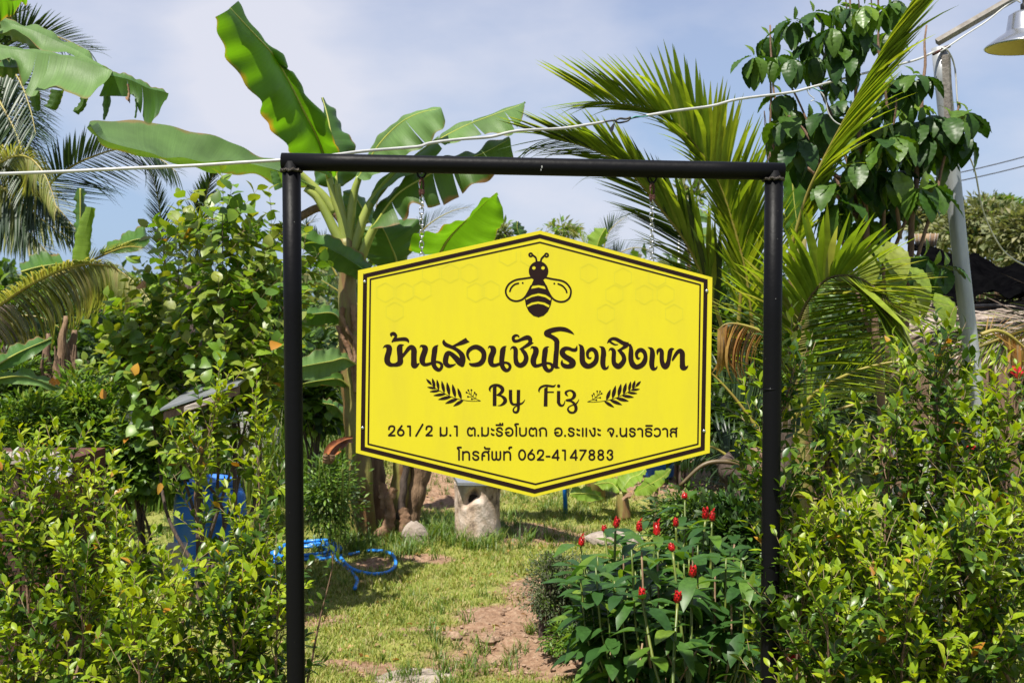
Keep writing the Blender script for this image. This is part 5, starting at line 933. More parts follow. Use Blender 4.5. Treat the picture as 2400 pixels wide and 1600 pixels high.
pl = W(-150, 600, 8.6); pa = empty('coconut_palm', (pl[0], pl[1], 0), 'tall dark coconut palm filling the left margin behind the banana leaves', 'palm')
stalk(pa, ID, [(-150, 250), (-140, 800), (-150, 1300)], 8.8, 0.12, 0.17, 'bark', 'trunk', 14)
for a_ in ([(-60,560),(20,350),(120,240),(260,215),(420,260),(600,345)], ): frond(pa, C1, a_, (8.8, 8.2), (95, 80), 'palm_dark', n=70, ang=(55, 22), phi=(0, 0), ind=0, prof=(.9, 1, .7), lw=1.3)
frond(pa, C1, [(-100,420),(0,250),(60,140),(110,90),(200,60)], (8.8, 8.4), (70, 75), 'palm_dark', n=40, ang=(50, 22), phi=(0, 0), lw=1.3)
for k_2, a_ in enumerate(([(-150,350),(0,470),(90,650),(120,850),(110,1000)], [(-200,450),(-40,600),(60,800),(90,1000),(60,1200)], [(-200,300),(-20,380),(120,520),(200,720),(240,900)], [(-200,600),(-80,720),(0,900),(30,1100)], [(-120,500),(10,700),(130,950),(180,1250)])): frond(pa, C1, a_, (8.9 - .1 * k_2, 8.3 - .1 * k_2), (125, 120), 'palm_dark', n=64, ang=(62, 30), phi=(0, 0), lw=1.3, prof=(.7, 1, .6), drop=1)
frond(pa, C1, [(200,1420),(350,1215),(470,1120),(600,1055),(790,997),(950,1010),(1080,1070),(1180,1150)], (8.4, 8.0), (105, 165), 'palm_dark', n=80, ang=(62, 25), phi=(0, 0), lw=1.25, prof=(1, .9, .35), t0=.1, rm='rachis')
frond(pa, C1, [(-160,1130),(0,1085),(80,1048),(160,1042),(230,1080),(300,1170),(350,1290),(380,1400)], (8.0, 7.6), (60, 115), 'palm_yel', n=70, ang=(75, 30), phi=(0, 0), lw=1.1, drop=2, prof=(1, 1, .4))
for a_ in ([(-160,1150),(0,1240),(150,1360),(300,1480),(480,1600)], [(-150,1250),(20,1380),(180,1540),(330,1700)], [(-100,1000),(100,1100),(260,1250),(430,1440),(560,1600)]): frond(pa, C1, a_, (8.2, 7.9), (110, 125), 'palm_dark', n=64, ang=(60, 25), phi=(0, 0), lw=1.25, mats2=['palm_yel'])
pd = W(60, 800, 7.4); pe = empty('coconut_palm', (pd[0], pd[1], 0), 'low palm with one long sunlit yellowish frond drooping in a curtain at left', 'palm')
frond(pe, C5, [(-150,760),(0,640),(150,540),(300,460),(440,415),(560,410),(650,430),(760,510),(850,620),(900,740)], (7.2, 6.6), (60, 165), 'palm_yel', n=160, ang=(80, 40), phi=(30, 0), lw=2.0, drop=2, prof=(1, 1, .35), ind=120, r=.012, t0=.02, label='long drooping pale frond')
frond(pe, C5, [(300,480),(450,420),(600,350),(720,310),(840,320)], (7.2, 6.8), (50, 60), 'palm_yel', n=60, ang=(40, 18), phi=(0, 0), lw=1.0)
frond(pe, C5, [(-150,900),(0,760),(120,700),(260,720),(380,800)], 7.5, (60, 90), 'palm_dark', n=60, ang=(75, 40), phi=(0, 0), lw=1.2, drop=2)
stalk(pe, C5, [(20, 640), (30, 900), (30, 1300), (30, 1700)], 7.4, 0.07, 0.1, 'bark_d', 'trunk', 12)
pf = W(440, 800, 10.5); pg = empty('coconut_palm', (pf[0], pf[1], 0), 'two upright feathery palm fronds against the sky behind the round leaved shrub', 'palm')
frond(pg, C1, [(1110,1850),(1085,1560),(1060,1350),(1020,1170),(1000,1130)], (10.5, 10.2), (78, 72), 'palm_dark', n=60, ang=(50, 22), phi=(25, 25), lw=1.6, prof=(1, .9, .3))
frond(pg, C1, [(1300,1850),(1350,1450),(1380,1300),(1420,1180),(1440,1150)], (10.6, 10.3), (95, 85), 'palm_dark', n=64, ang=(50, 20), phi=(10, 20), lw=1.7, prof=(1, .9, .35))
frond(pg, C1, [(1300,1850),(1260,1600),(1330,1480),(1450,1470),(1560,1560)], (10.4, 10.1), (60, 60), 'palm', n=50, ang=(50, 25), phi=(0, 0), lw=1.5)
frond(pg, C1, [(1280,1850),(1400,1700),(1500,1640),(1640,1680)], (10.4, 10.1), (60, 60), 'palm_dark', n=50, ang=(50, 25), phi=(0, 0), lw=1.5)
stalk(pg, ID, [(460, 640), (450, 900), (440, 1150)], 10.6, 0.1, 0.14, 'bark_d', 'trunk', 12)
ph_ = W(1010, 900, 11.5); pi2 = empty('coconut_palm', (ph_[0], ph_[1], 0), 'distant grey green palm whose frond tips show between the left chain and the banana leaves', 'palm')
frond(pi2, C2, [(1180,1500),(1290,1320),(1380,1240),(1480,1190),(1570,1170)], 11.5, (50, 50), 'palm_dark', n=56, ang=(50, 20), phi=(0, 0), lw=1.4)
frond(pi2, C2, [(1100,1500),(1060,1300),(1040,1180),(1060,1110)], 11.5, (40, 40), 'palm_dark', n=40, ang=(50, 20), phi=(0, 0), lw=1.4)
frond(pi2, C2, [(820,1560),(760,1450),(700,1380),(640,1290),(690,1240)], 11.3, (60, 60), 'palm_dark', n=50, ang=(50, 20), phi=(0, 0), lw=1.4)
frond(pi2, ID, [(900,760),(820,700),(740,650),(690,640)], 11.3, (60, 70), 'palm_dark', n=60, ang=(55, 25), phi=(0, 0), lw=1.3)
stalk(pi2, ID, [(960, 640), (955, 900), (950, 1150)], 11.6, 0.1, 0.14, 'bark_d', 'trunk', 12)
pj = W(1400, 900, 12.5); pk = empty('coconut_palm', (pj[0], pj[1], 0), 'distant palm with drooping dark fronds just above the top right edge of the sign', 'palm')
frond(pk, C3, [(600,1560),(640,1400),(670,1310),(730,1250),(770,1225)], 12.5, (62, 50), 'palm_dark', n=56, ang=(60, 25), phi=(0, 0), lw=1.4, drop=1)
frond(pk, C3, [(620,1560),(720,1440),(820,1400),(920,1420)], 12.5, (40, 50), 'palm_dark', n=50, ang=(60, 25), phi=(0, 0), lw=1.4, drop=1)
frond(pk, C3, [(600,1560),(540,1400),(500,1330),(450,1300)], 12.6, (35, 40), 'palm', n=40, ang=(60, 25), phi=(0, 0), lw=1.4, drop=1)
stalk(pk, ID, [(1410, 640), (1405, 900), (1400, 1140)], 12.6, 0.1, 0.14, 'bark_d', 'trunk', 12)

# ------------------------------------------------------------------ broad leaved tree on the right
YT = 5.0; tr = GP(2110, 1520); tree = empty('broadleaf_tree', (W(2105, 1200, YT)[0], YT, 0), 'slender tree with big dark glossy quilted leaves drooping in bunches beside the leaning lamp pole', 'tree')
s = Shrub()
CL = [(230,215),(330,160),(360,130),(460,90),(590,50),(660,70),(730,50),(860,50),(900,20),(150,320),(200,330),(270,320),(350,330),(470,320),(580,300),(600,240),(700,240),(700,150),(790,200),(860,190),(560,170),(500,200),(430,240),(640,330),
      (290,520),(600,450),(560,430),(880,450),(990,420),(1030,430),(920,480),(870,540),(340,600),(300,690),(430,660),(510,620),(560,630),(380,760),(430,810),(500,740),(320,640),(460,720),(950,650),(1010,660),(1090,630),(1230,600),(1270,610),(1240,720),(1180,640),(1010,770),(1070,740),(1000,830),(1100,830),
      (760,690),(800,690),(740,780),(760,760),(830,760),(880,740),(910,720),(840,720),(700,860),(790,930),(850,930),(900,920),(830,980),(1060,970),(1100,1000),(1020,1010),(590,1090),(630,1090),(710,1080),(740,1190),(710,1190),(880,1130),(560,1150),(1040,1370),(1090,1420),(1150,1420),(1000,1440),(940,1000),(680,1000),(560,980),(640,940),(600,560),(660,620),(980,560),(780,560)]
for x, y in CL:
    lit = rng.random() < (0.5 if (650 < x < 1000 and 650 < y < 1300) else 0.12); px, py = C4(x, y); c = W(px, py - 12, YT + rng.normal(0, .22)); nl = 6 if y > 600 else 7; a0 = rng.uniform(0, 6.28); sz = 0.165 if y > 600 else 0.12  # lit bunches, mostly central: sunlight painted as a paler leaf colour
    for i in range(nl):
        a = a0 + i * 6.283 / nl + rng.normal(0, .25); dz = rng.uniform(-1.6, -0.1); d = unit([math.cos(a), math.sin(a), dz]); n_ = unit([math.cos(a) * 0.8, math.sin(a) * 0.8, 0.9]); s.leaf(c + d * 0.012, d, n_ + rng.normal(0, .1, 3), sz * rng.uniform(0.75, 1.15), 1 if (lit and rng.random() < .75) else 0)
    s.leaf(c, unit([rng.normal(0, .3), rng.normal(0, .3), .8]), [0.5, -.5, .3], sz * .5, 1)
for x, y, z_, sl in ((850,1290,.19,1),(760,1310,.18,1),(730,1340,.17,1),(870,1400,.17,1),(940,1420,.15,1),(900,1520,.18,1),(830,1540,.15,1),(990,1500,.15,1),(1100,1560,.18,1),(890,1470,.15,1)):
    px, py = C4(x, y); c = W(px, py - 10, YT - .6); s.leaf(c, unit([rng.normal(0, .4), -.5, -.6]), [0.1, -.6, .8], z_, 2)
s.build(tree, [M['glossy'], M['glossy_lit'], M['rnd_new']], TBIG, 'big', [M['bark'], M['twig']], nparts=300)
stems = ([(2080,1250),(2062,900),(2040,620),(2020,420),(2005,200),(1990,-40)], [(2105,1250),(2120,800),(2135,560),(2150,380),(2165,180),(2170,60)], [(2062,800),(2010,600),(1960,420),(1900,300),(1830,150)], [(2080,900),(2070,500),(2085,300),(2060,120),(2060,-30)], [(2040,620),(1985,380),(1940,250),(1890,100)], [(2120,700),(2190,470),(2230,300),(2250,240)], [(2110,560),(2090,380),(2100,230)], [(2062,860),(1990,620),(1900,330),(1820,240),(1805,60)], [(1970,420),(1850,330),(1822,240)], [(2020,520),(1900,400),(1815,350),(1805,160)], [(1850,340),(1812,380),(1800,350)], [(2060,700),(2120,520),(2170,420),(2190,300)])
for i, pts in enumerate(stems): stalk(tree, ID, pts, (YT, YT + [-.1, .15, .1][i % 3]), 0.022 if i < 2 else 0.010, 0.004, 'bark', 'stem' if i < 2 else 'branch', 8, 0.003)
# pepper-like bare shoots rising from the crown are part of the same tree
for x in (1800, 1812, 1795, 2010, 2040, 1980): stalk(tree, ID, [(x + 8, 420 if x < 1900 else 60), (x, 330 if x < 1900 else -20), (x - 3 + rng.uniform(-6, 6), 260 if x < 1900 else -60)], YT, 0.004, 0.0015, 'bark_d', 'branch', 5)

# ------------------------------------------------------------------ hedge shrubs in front, left and right of the frame
def gz(p): return np.array([p[0], p[1], float(hgt(p[0], p[1]))])
def hedge(label, spires, newb, size=0.049, group='small leaved shrubs either side of the sign frame', nparts=300, m=10):
    s = Shrub(); b0 = W(spires[0][0], 1200, spires[0][2]); o = empty('hedge_shrub', gz(b0), label, 'shrub', group)
    for (px, ty, Y, r0, r1, nb, lean) in spires:
        t = W(px, ty, Y); b = gz(W(px + lean, 1300, Y + .02)); s.spire(b, t, r0 * Y / FPX, r1 * Y / FPX, nb, size, newb, m=m, L_=0.13, lo=0.10, wr=0.008, gap=0.038, dens=1.1)
    n = s.build(o, [M['fic_new'], M['fic_old'], M['fic_yel']], TF, 'fic', [M['bark'], M['twig']], nparts); return n
cnt = 0
# px of top, y of top, distance, radius low, radius top (px), branches, lean of the foot
cnt += hedge('bright shrub in the bottom left corner in front of the rusty box', [(60, 1130, 3.45, 150, 30, 34, 10), (150, 1100, 3.7, 110, 30, 26, -20), (-40, 1110, 3.5, 120, 40, 20, 10)], .55)
cnt += hedge('shrub with one tall central spike left of the blue barrel', [(222, 1160, 3.6, 120, 25, 34, 20), (290, 1330, 3.5, 110, 40, 24, 0), (170, 1340, 3.2, 110, 40, 18, 0)], .5)
cnt += hedge('tall thin topped shrub hiding the blue barrel beside the left post', [(508, 950, 3.6, 62, 20, 28, -8), (600, 1010, 3.55, 60, 20, 22, -30), (430, 1430, 3.6, 80, 30, 14, 20)], .6)
cnt += hedge('low yellow green shrub in the gap at the bottom left', [(380, 1400, 3.25, 110, 50, 24, 0), (310, 1470, 3.1, 100, 60, 18, 0)], .6)
cnt += hedge('leafy shrub tight against the foot of the left post', [(590, 1290, 3.45, 110, 30, 32, -10), (655, 1390, 3.3, 70, 30, 18, -20), (520, 1400, 3.25, 100, 40, 20, 0)], .35)
cnt += hedge('dark green shrub touching the right post, tall shoot at its top left', [(1858, 870, 3.12, 105, 25, 42, 40), (1800, 1130, 3.05, 70, 30, 22, 60), (1925, 1020, 3.2, 100, 25, 28, 20)], .22)
cnt += hedge('tallest shrub of the right hedge with a bare brown stem showing', [(2195, 850, 3.5, 165, 30, 44, -90), (2265, 980, 3.6, 130, 30, 30, -110), (2090, 1020, 3.4, 130, 30, 26, -20)], .25)
cnt += hedge('shrub at the right margin with yellow green tips beside the lamp pole', [(2360, 960, 3.4, 150, 30, 38, 0), (2440, 950, 3.4, 140, 40, 20, 0), (2300, 1060, 3.2, 120, 30, 26, 10)], .5)
cnt += hedge('bright tipped low shrub in the middle of the right hedge', [(1985, 1250, 3.0, 150, 30, 38, 0), (2060, 1330, 2.9, 120, 40, 22, 0)], .55)
cnt += hedge('dense low shrub along the bottom right corner', [(2250, 1290, 2.95, 165, 40, 40, 0), (2370, 1250, 2.95, 150, 40, 32, 0), (2150, 1380, 2.8, 120, 50, 24, 0)], .42)
cnt += hedge('low dark shrub at the foot of the right post', [(1880, 1400, 2.95, 110, 40, 28, 0), (1940, 1470, 2.75, 110, 50, 22, 0)], .25)
print('hedge leaves', cnt)

# round leaved shrub
s = Shrub(); b0 = gz(W(470, 1200, 5.5)); rs = empty('round_leaf_shrub', b0, 'large arching shrub with round bright leaves left of the frame, taller than the hedge', 'shrub')
for tx, ty, r0, r1, nb in ((522, 500, 95, 35, 26), (632, 560, 95, 40, 26), (420, 580, 95, 40, 22), (320, 740, 80, 35, 16), (255, 830, 70, 30, 12), (700, 640, 60, 30, 16), (560, 720, 120, 50, 22), (380, 800, 110, 50, 16), (620, 840, 110, 50, 16)):
    t = W(tx, ty, 5.5 + rng.uniform(-.35, .25)); b = b0 + [rng.normal(0, .06) + (0.0), rng.normal(0, .06), 0]
    s.spire(b, t, r0 * 5.5 / FPX, r1 * 5.5 / FPX, int(nb * 1.25), 0.088, .45, m=6, L_=0.16, lo=0.48, wr=0.012, el=(5, 50), gap=0.085, spread=68, pw=.4)
print('round', s.build(rs, [M['rnd_new'], M['rnd'], M['fic_yel']], TROUND, 'rnd', [M['bark_d'], M['twig']], 300))

# ------------------------------------------------------------------ red ginger clump
s = Shrub(); cb = W(*R3(1050, 1560), 4.35); gg = empty('ginger_clump', gz(cb), 'clump of spiral ginger with red cone flowers on green canes left of the right post', 'flowering plant')
cones = [(690,495,75,.0),(615,540,35,.2),(460,625,62,.0),(850,525,68,.2),(968,540,88,.1),(1095,495,58,.4),(1293,435,80,.3),(1335,455,62,.2),(1073,660,58,-.4),(1203,820,80,-.62),(1105,990,80,-.72),(870,970,75,-.7),(966,830,50,.3),(1155,328,20,.9)]
cone_t = None
def cone_mesh(L_, r):
    g = G(); V, F = lathe([(0.0, 0), (r * .7, .08 * L_), (r * .92, .35 * L_), (r * .8, .7 * L_), (0.0, L_)], 10); g.put(V, F)
    sc_, sf = leaf_tmpl(0.42, 3, fold=0.5, curl=-0.1, tip=.6)
    for i in range(24):
        t = i / 24; a = i * 2.4; z = (0.04 + 0.84 * t) * L_; rr = r * (0.95 - .35 * t * t); d = unit(np.array([math.cos(a) * .3, math.sin(a) * .3, 1])); A = frames(np.array([[rr * .8 * math.cos(a), rr * .8 * math.sin(a), z]]), np.array([d]), np.array([[math.cos(a), math.sin(a), 0]]), [L_ * .28])[0]
        g.put((A @ np.c_[sc_, np.ones(len(sc_))].T).T[:, :3], sf)
    return g
for x, y, hpx, dy in cones:
    Yc = 4.55 + dy; px, py = R3(x, y + hpx * .5); base = W(px, py, Yc); L_ = hpx / 2.85 * Yc / FPX; g = cone_mesh(max(L_, .03), 0.0115 if hpx > 30 else .016)
    lean = rotm(rng.normal(0, 6), rng.normal(0, 8), rng.uniform(0, 360)); V = np.vstack(g.V) @ lean.T + base; add('flower_cone', V, g.F, M['red'], gg)
    if hpx in (68, 88, 62): V, F = TSMALL[0]; A = frames(np.array([base + [0, 0, L_]]), np.array([[.5, -.2, .8]]), np.array([[0, -1., .3]]), [.025])[0]; add('petal', (A @ np.c_[V, np.ones(len(V))].T).T[:, :3], F, M['red'], gg)
    foot = gz([cb[0] + (base[0] - cb[0]) * .35 + rng.normal(0, .05), Yc - .15 + rng.normal(0, .1), 0]); mid_ = foot + (base - foot) * .5 + [(base[0] - cb[0]) * .22, 0, .03]
    st = spline(np.array([foot, mid_, base]), 8); V, F = tube(st, np.linspace(.0065, .005, len(st)), 7); add('cane', V, F, M['cane'], gg)
    tt = np.linspace(0, 1, len(st)); az = rng.uniform(0, 6.28); Hn = 11
    for i in range(Hn):
        t = 1 - i * 0.062 + rng.normal(0, .008); q = np.array([np.interp(t, tt, st[:, k]) for k in range(3)]); az += 1.15; el = rng.uniform(-.15, .55) - i * .04
        s.leaf(q, [math.cos(az), math.sin(az), el], [-.2 * math.cos(az), -.2 * math.sin(az), 1], rng.uniform(.12, .175), 1 if rng.random() < .12 else 0)
for k in range(125):
    x, y = rng.uniform(420, 1640), rng.uniform(640, 1150); y += max(0, (700 - x)) * .5; Yc = 4.4 + rng.uniform(-.4, .7); px, py = R3(x, y); base = W(px, py, Yc); foot = gz([cb[0] + (base[0] - cb[0]) * .5, Yc - .1, 0])
    if base[2] < .15: continue
    st = spline(np.array([foot, foot + (base - foot) * .5 + [(base[0] - cb[0]) * .15, 0, 0], base]), 6); V, F = tube(st, np.linspace(.0055, .0035, len(st)), 6); add('cane', V, F, M['cane'] if rng.random() < .85 else M['drycane'], gg)
    tt = np.linspace(0, 1, len(st)); az = rng.uniform(0, 6.28)
    for i in range(11):
        t = 1 - i * 0.07; q = np.array([np.interp(t, tt, st[:, k_3]) for k_3 in range(3)]); az += 1.15; el = rng.uniform(-.2, .6) - i * .05; s.leaf(q, [math.cos(az), math.sin(az), el], [-.2 * math.cos(az), -.2 * math.sin(az), 1], rng.uniform(.11, .17), 1 if rng.random() < .1 else 0)
for k in range(18):
    x = rng.uniform(700, 1660); px, py = R3(x, rng.uniform(1240, 1420)); Yc = 4.3 + rng.uniform(-.35, .4); a_ = W(px, py, Yc); foot = gz([a_[0] + rng.normal(0, .08), Yc + rng.normal(0, .05), 0]); a_ = a_ + rng.normal(0, .05, 3) * [1, 1, 0]; V, F = tube(np.linspace(foot, a_, 4), .0035, 5); add('dry_cane', V, F, M['drycane'], gg)
s.build(gg, [M['costus'], M['glossy_lit']], TCOST, 'cost', [M['cane'], M['cane']], 300)

# low dusty shrub at the edge of the path
blob('low_shrub', 'low dusty grey green shrub on the soil bank beside the ginger clump', 'shrub', *R3(370, 945), 5.1, 98, 82, 11000, 0.019, TSMALL, 'dus', ['dusty', 'bush_d'], [.75, .25], clumps=70, spread=.16, depth=.3)
for x, y, r in ((250, 800, 28), (560, 1100, 36), (200, 1000, 26)): blob('low_shrub', {250: 'twiggy tuft at the top left of the dusty shrub', 560: 'tiny leaved plant under the ginger canes at the soil edge', 200: 'small grey plant at the left foot of the dusty shrub'}[x], 'shrub', *R3(x, y), 5.0, r, r, 1100, 0.018, TSMALL, 'dus', ['dusty', 'bush'], [.8, .2], clumps=24, spread=.22, depth=.12)
blob('weed_patch', 'bright green ferny weed on the soil below the dusty shrub', 'weed', *R3(370, 1270), 4.75, 62, 24, 1500, 0.028, TSMALL, 'wd', ['bush', 'bush_d'], [.8, .2], clumps=34, spread=.2, depth=.12, trunk=False)
blob('flowering_shrub', 'shaded small leaved shrub behind the ginger flowers', 'shrub', *R3(1250, 470), 6.0, 105, 62, 3200, 0.05, TSMALL, 'wd', ['bush_d', 'bush'], [.6, .4], clumps=50, nparts=150)
blob('garden_shrub', 'dark leafy shrub below the palm trunk right of the ginger', 'shrub', *R3(1520, 640), 5.3, 70, 110, 2600, 0.055, TF, 'fic', ['bush_d', 'costus'], [.6, .4], clumps=40, nparts=100)
blob('garden_shrub', 'dark leaves standing for shade behind the canes at the foot of the right post', 'shrub', *R3(1350, 1050), 5.0, 170, 110, 6000, 0.06, TCOST, 'cost', ['costus', 'bush_d'], [.5, .5], clumps=60, nparts=0)  # darker leaves put in to paint the shade inside the ginger clump

# ------------------------------------------------------------------ bushes in the middle distance
mb = dict(tm=TSMALL, tg='wd')
blob('leafy_bush', 'sunlit compact bush above the rusty box at the left margin', 'shrub', 60, 1010, 6.0, 120, 75, 6500, 0.052, mats=['bush', 'rnd_new', 'bush_d'], probs=[.65, .25, .1], clumps=80, nparts=200, spread=.2, **mb)  # share of paler rnd_new leaves paints sunlight on the bush
blob('leafy_bush', 'bush with a few orange yellow flowers under the left banana leaves', 'shrub', 190, 960, 6.4, 95, 90, 5000, 0.055, mats=['bush', 'rnd_new', 'bush_d'], probs=[.65, .25, .1], clumps=60, nparts=200, spread=.22, **mb)  # paler rnd_new leaves mixed in here too, as painted sunlight
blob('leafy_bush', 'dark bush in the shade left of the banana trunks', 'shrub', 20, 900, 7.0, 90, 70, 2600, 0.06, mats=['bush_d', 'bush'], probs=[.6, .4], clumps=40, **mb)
blob('leafy_bush', 'weedy bush between the hedge and the blue barrel', 'shrub', 330, 1080, 6.2, 75, 75, 2600, 0.06, mats=['bush', 'bush_d'], probs=[.7, .3], clumps=36, tm=TROUND, tg='rnd', nparts=60)
blob('weed_patch', 'tangle of weeds right of the left post above the blue hose', 'weed', *R2(450, 420), 6.7, 75, 70, 2200, 0.045, mats=['bush', 'grass_g', 'bush_d'], probs=[.45, .3, .25], clumps=60, trunk=False, **mb)
blob('weed_patch', 'broad leaved weeds beside the left post at sign height', 'weed', 735, 960, 7.8, 60, 60, 400, 0.10, mats=['rnd', 'bush_d'], probs=[.6, .4], clumps=30, tm=TROUND, tg='rnd', nparts=60)
fl = empty('yellow_flower_cluster', W(*C5(310, 1070), 5.9), 'small orange yellow flowers on the bush under the left banana leaves', 'flowers')
for x, y in ((300, 1062), (322, 1068), (306, 1082), (330, 1078), (290, 1072), (800 * .81, 1466)):
    Vt, Ft = TROUND[1]; c = W(*C5(x, y), 5.85); g = G()
    for k in range(5): A = frames(np.array([c]), np.array([[math.cos(k * 1.256), -.5, math.sin(k * 1.256)]]), np.array([[0, -1., 0.2]]), [.016])[0]; g.put((A @ np.c_[Vt, np.ones(len(Vt))].T).T[:, :3], Ft)
    g.build('flower', [M['orange_fl']], fl)
bgd = [(120, 880, 10.0, 150, 110), (330, 900, 9.6, 140, 100), (520, 930, 9.4, 140, 90), (700, 900, 10.5, 120, 120), (20, 760, 11, 120, 110), (260, 790, 11.5, 130, 80), (620, 790, 12, 130, 90), (-150, 850, 9, 150, 170), (460, 820, 12.5, 130, 80)]
nm = ['dark thicket bush far left of the frame', 'dark bush behind the round leaved shrub, low', 'bush at the back behind the blue barrel', 'tall bush behind the left post', 'shadowed tree crown low in the left margin', 'bush behind the drooping pale frond', 'leafy bush showing between left post and banana stem', 'thicket beyond the left margin', 'bush in the shade below the two upright fronds']
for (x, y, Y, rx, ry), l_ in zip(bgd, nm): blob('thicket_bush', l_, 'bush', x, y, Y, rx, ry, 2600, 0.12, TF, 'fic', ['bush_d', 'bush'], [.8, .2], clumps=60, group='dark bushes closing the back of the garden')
bgr = [(1600, 800, 9.0, 130, 150), (1760, 830, 9.5, 150, 170), (1930, 900, 9.0, 150, 150), (2060, 760, 10, 120, 110), (1700, 1010, 8.2, 110, 80), (1500, 860, 11, 130, 110), (2500, 900, 9, 120, 170)]
nm = ['bush behind the right edge of the sign', 'dark bush behind the right post', 'shaded bush behind the hedge and the arched frond', 'bush behind the broad leaved tree', 'low bush below the right corner of the sign', 'bush right behind the sign', 'bush beyond the hut at the right margin']
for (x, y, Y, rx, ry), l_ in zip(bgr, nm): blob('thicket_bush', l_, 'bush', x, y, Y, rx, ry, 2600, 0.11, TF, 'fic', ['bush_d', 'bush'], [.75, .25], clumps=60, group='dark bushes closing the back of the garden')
# far trees
ft = [(2290, 540, 22, 100, 62, 'olive', 'pale olive feathery tree behind the lamp pole'), (2200, 520, 24, 60, 45, 'olive', 'pale tree top left of the lamp pole over the black net'), (2400, 560, 20, 70, 60, 'olive', 'pale tree at the right margin over the black net'), (2340, 500, 26, 45, 35, 'bush', 'greener tree top rising above the pale ones on the right')]
for x, y, Y, rx, ry, m_, l_ in ft: blob('feathery_tree', l_, 'tree', x, y, Y, rx, ry, 3200, 0.20, TSMALL, 'wd', [m_, 'bush_d'], [.9, .1], clumps=60, group='pale trees beyond the hut', spread=.24, wm='bark')
for x, y, Y, rx, ry, l_ in ((1615, 470, 16, 26, 42, 'thin airy sapling against the sky left of the tall fronds'), (1320, 540, 20, 45, 18, 'faint twiggy tree top over the apex of the sign'), (1180, 545, 22, 20, 18, 'faint twiggy tree top left of the sign apex')): blob('sapling', l_, 'tree', x, y, Y, rx, ry, 260, 0.16, TSMALL, 'wd', ['olive', 'bush'], [.7, .3], clumps=22, spread=.2, wm='bark')
def woodland():
    n = 26000; x = rng.uniform(-40, 40, n); y = rng.uniform(34, 44, n); top = 1.7 + 0.7 * nz(x, y, 0, .35, 2) + .4 * nz(x, y, 0, 1.3, 5); z = top * rng.random(n) ** .55; P = np.stack([x, y, np.maximum(z, .3) + .8], 1)
    D = rng.normal(0, 1, (n, 3)); A = frames(P, D, np.array([0, 0, 1.]) + rng.normal(0, .5, (n, 3)), rng.uniform(.25, .6, n)); g = G(); V, F = TSMALL[1]; V = V * [1.6, 1, 1]
    sl = rng.integers(0, 3, n)
    for k in range(3): ii = sl == k; g.put(np.einsum('nij,vj->nvi', A[ii], np.c_[V, np.ones(len(V))])[..., :3].reshape(-1, 3), (F[None] + (np.arange(ii.sum()) * len(V))[:, None, None]).reshape(-1, 4), k)
    o = g.build('far_woodland', [M['bush_d'], M['bush'], M['olive']]); tag(o, 'far off belt of mixed trees closing the horizon behind the garden', 'woodland', kind='stuff')
woodland()

# ------------------------------------------------------------------ log hive, barrels, hose and other things
def log_hive():
    c = GP(1117, 1262); c = np.array([c[0], c[1], float(hgt(c[0], c[1]))]); Y = c[1]; sc = Y / FPX; r = 53 * sc; h = 128 * sc
    o = empty('log_beehive', c, 'short hollow log hive with a dark hole on the grass under the sign tip', 'beehive')
    K, Nn = 72, 44; a = np.arange(K) * 2 * math.pi / K; hz = np.linspace(0, h, Nn); Aa, Z = np.meshgrid(a, hz)
    rr = r * (1 + .05 * np.sin(3 * Aa + 1) + .03 * np.sin(7 * Aa + Z * 20) + 0.035 * nz(np.cos(Aa) * 3, np.sin(Aa) * 3, Z * 14, 1.5, 2) + .05 * (Z < .05) * (1 - Z / .05))
    ax = -math.pi / 2 - .17; ex = ((Aa - 2 * math.pi - ax + math.pi) % (2 * math.pi) - math.pi); hx = 0.36; hole = np.exp(-(((ex) / hx) ** 2 + ((Z - h * (.73 + .12 * np.sin(ex * 4 + 1))) / (h * .115)) ** 2) ** 1.6); lipz = np.exp(-(((ex) / (hx * 1.7)) ** 2 + ((Z - h * .73) / (h * .22)) ** 2) ** 2) 
    rr = rr - 0.085 * hole
    V = np.stack([rr * np.cos(Aa), rr * np.sin(Aa), Z], -1).reshape(-1, 3) + c; i = np.arange(Nn - 1)[:, None]; j = np.arange(K)[None]; j2 = (j + 1) % K; F = np.stack([i * K + j, i * K + j2, (i + 1) * K + j2, (i + 1) * K + j], -1).reshape(-1, 4)
    top = (Nn - 1) * K; V = np.vstack([V, c + [0, 0, h]]); F2 = np.stack([top + j[0], top + j2[0], np.full(K, len(V) - 1)], 1); add('log', V, [F, F2], M['log'], o)
    d = np.array([math.cos(ax), math.sin(ax), 0]); e = np.array([-d[1], d[0], 0]); t = np.linspace(0, 6.283, 18)[:-1]; hp = c + d * (r * 0.70) + [0, 0, h * .73]; V = np.array([hp + e * .048 * math.cos(q) + np.array([0, 0, .034 * math.sin(q)]) for q in t] + [hp]); F = np.array([(k, (k + 1) % 17, 17) for k in range(17)]); add('entrance_shade', V, F, M['hole'], o)  # dark disc in the recess, painted shade of the hollow
    V, F = box(c + [0.02, 0, h + .012], (r * 2.15, r * 2.1, .018), rotm(0, 2, 8)); add('roof_board', V, F, M['tin'], o, smooth=False)
log_hive()
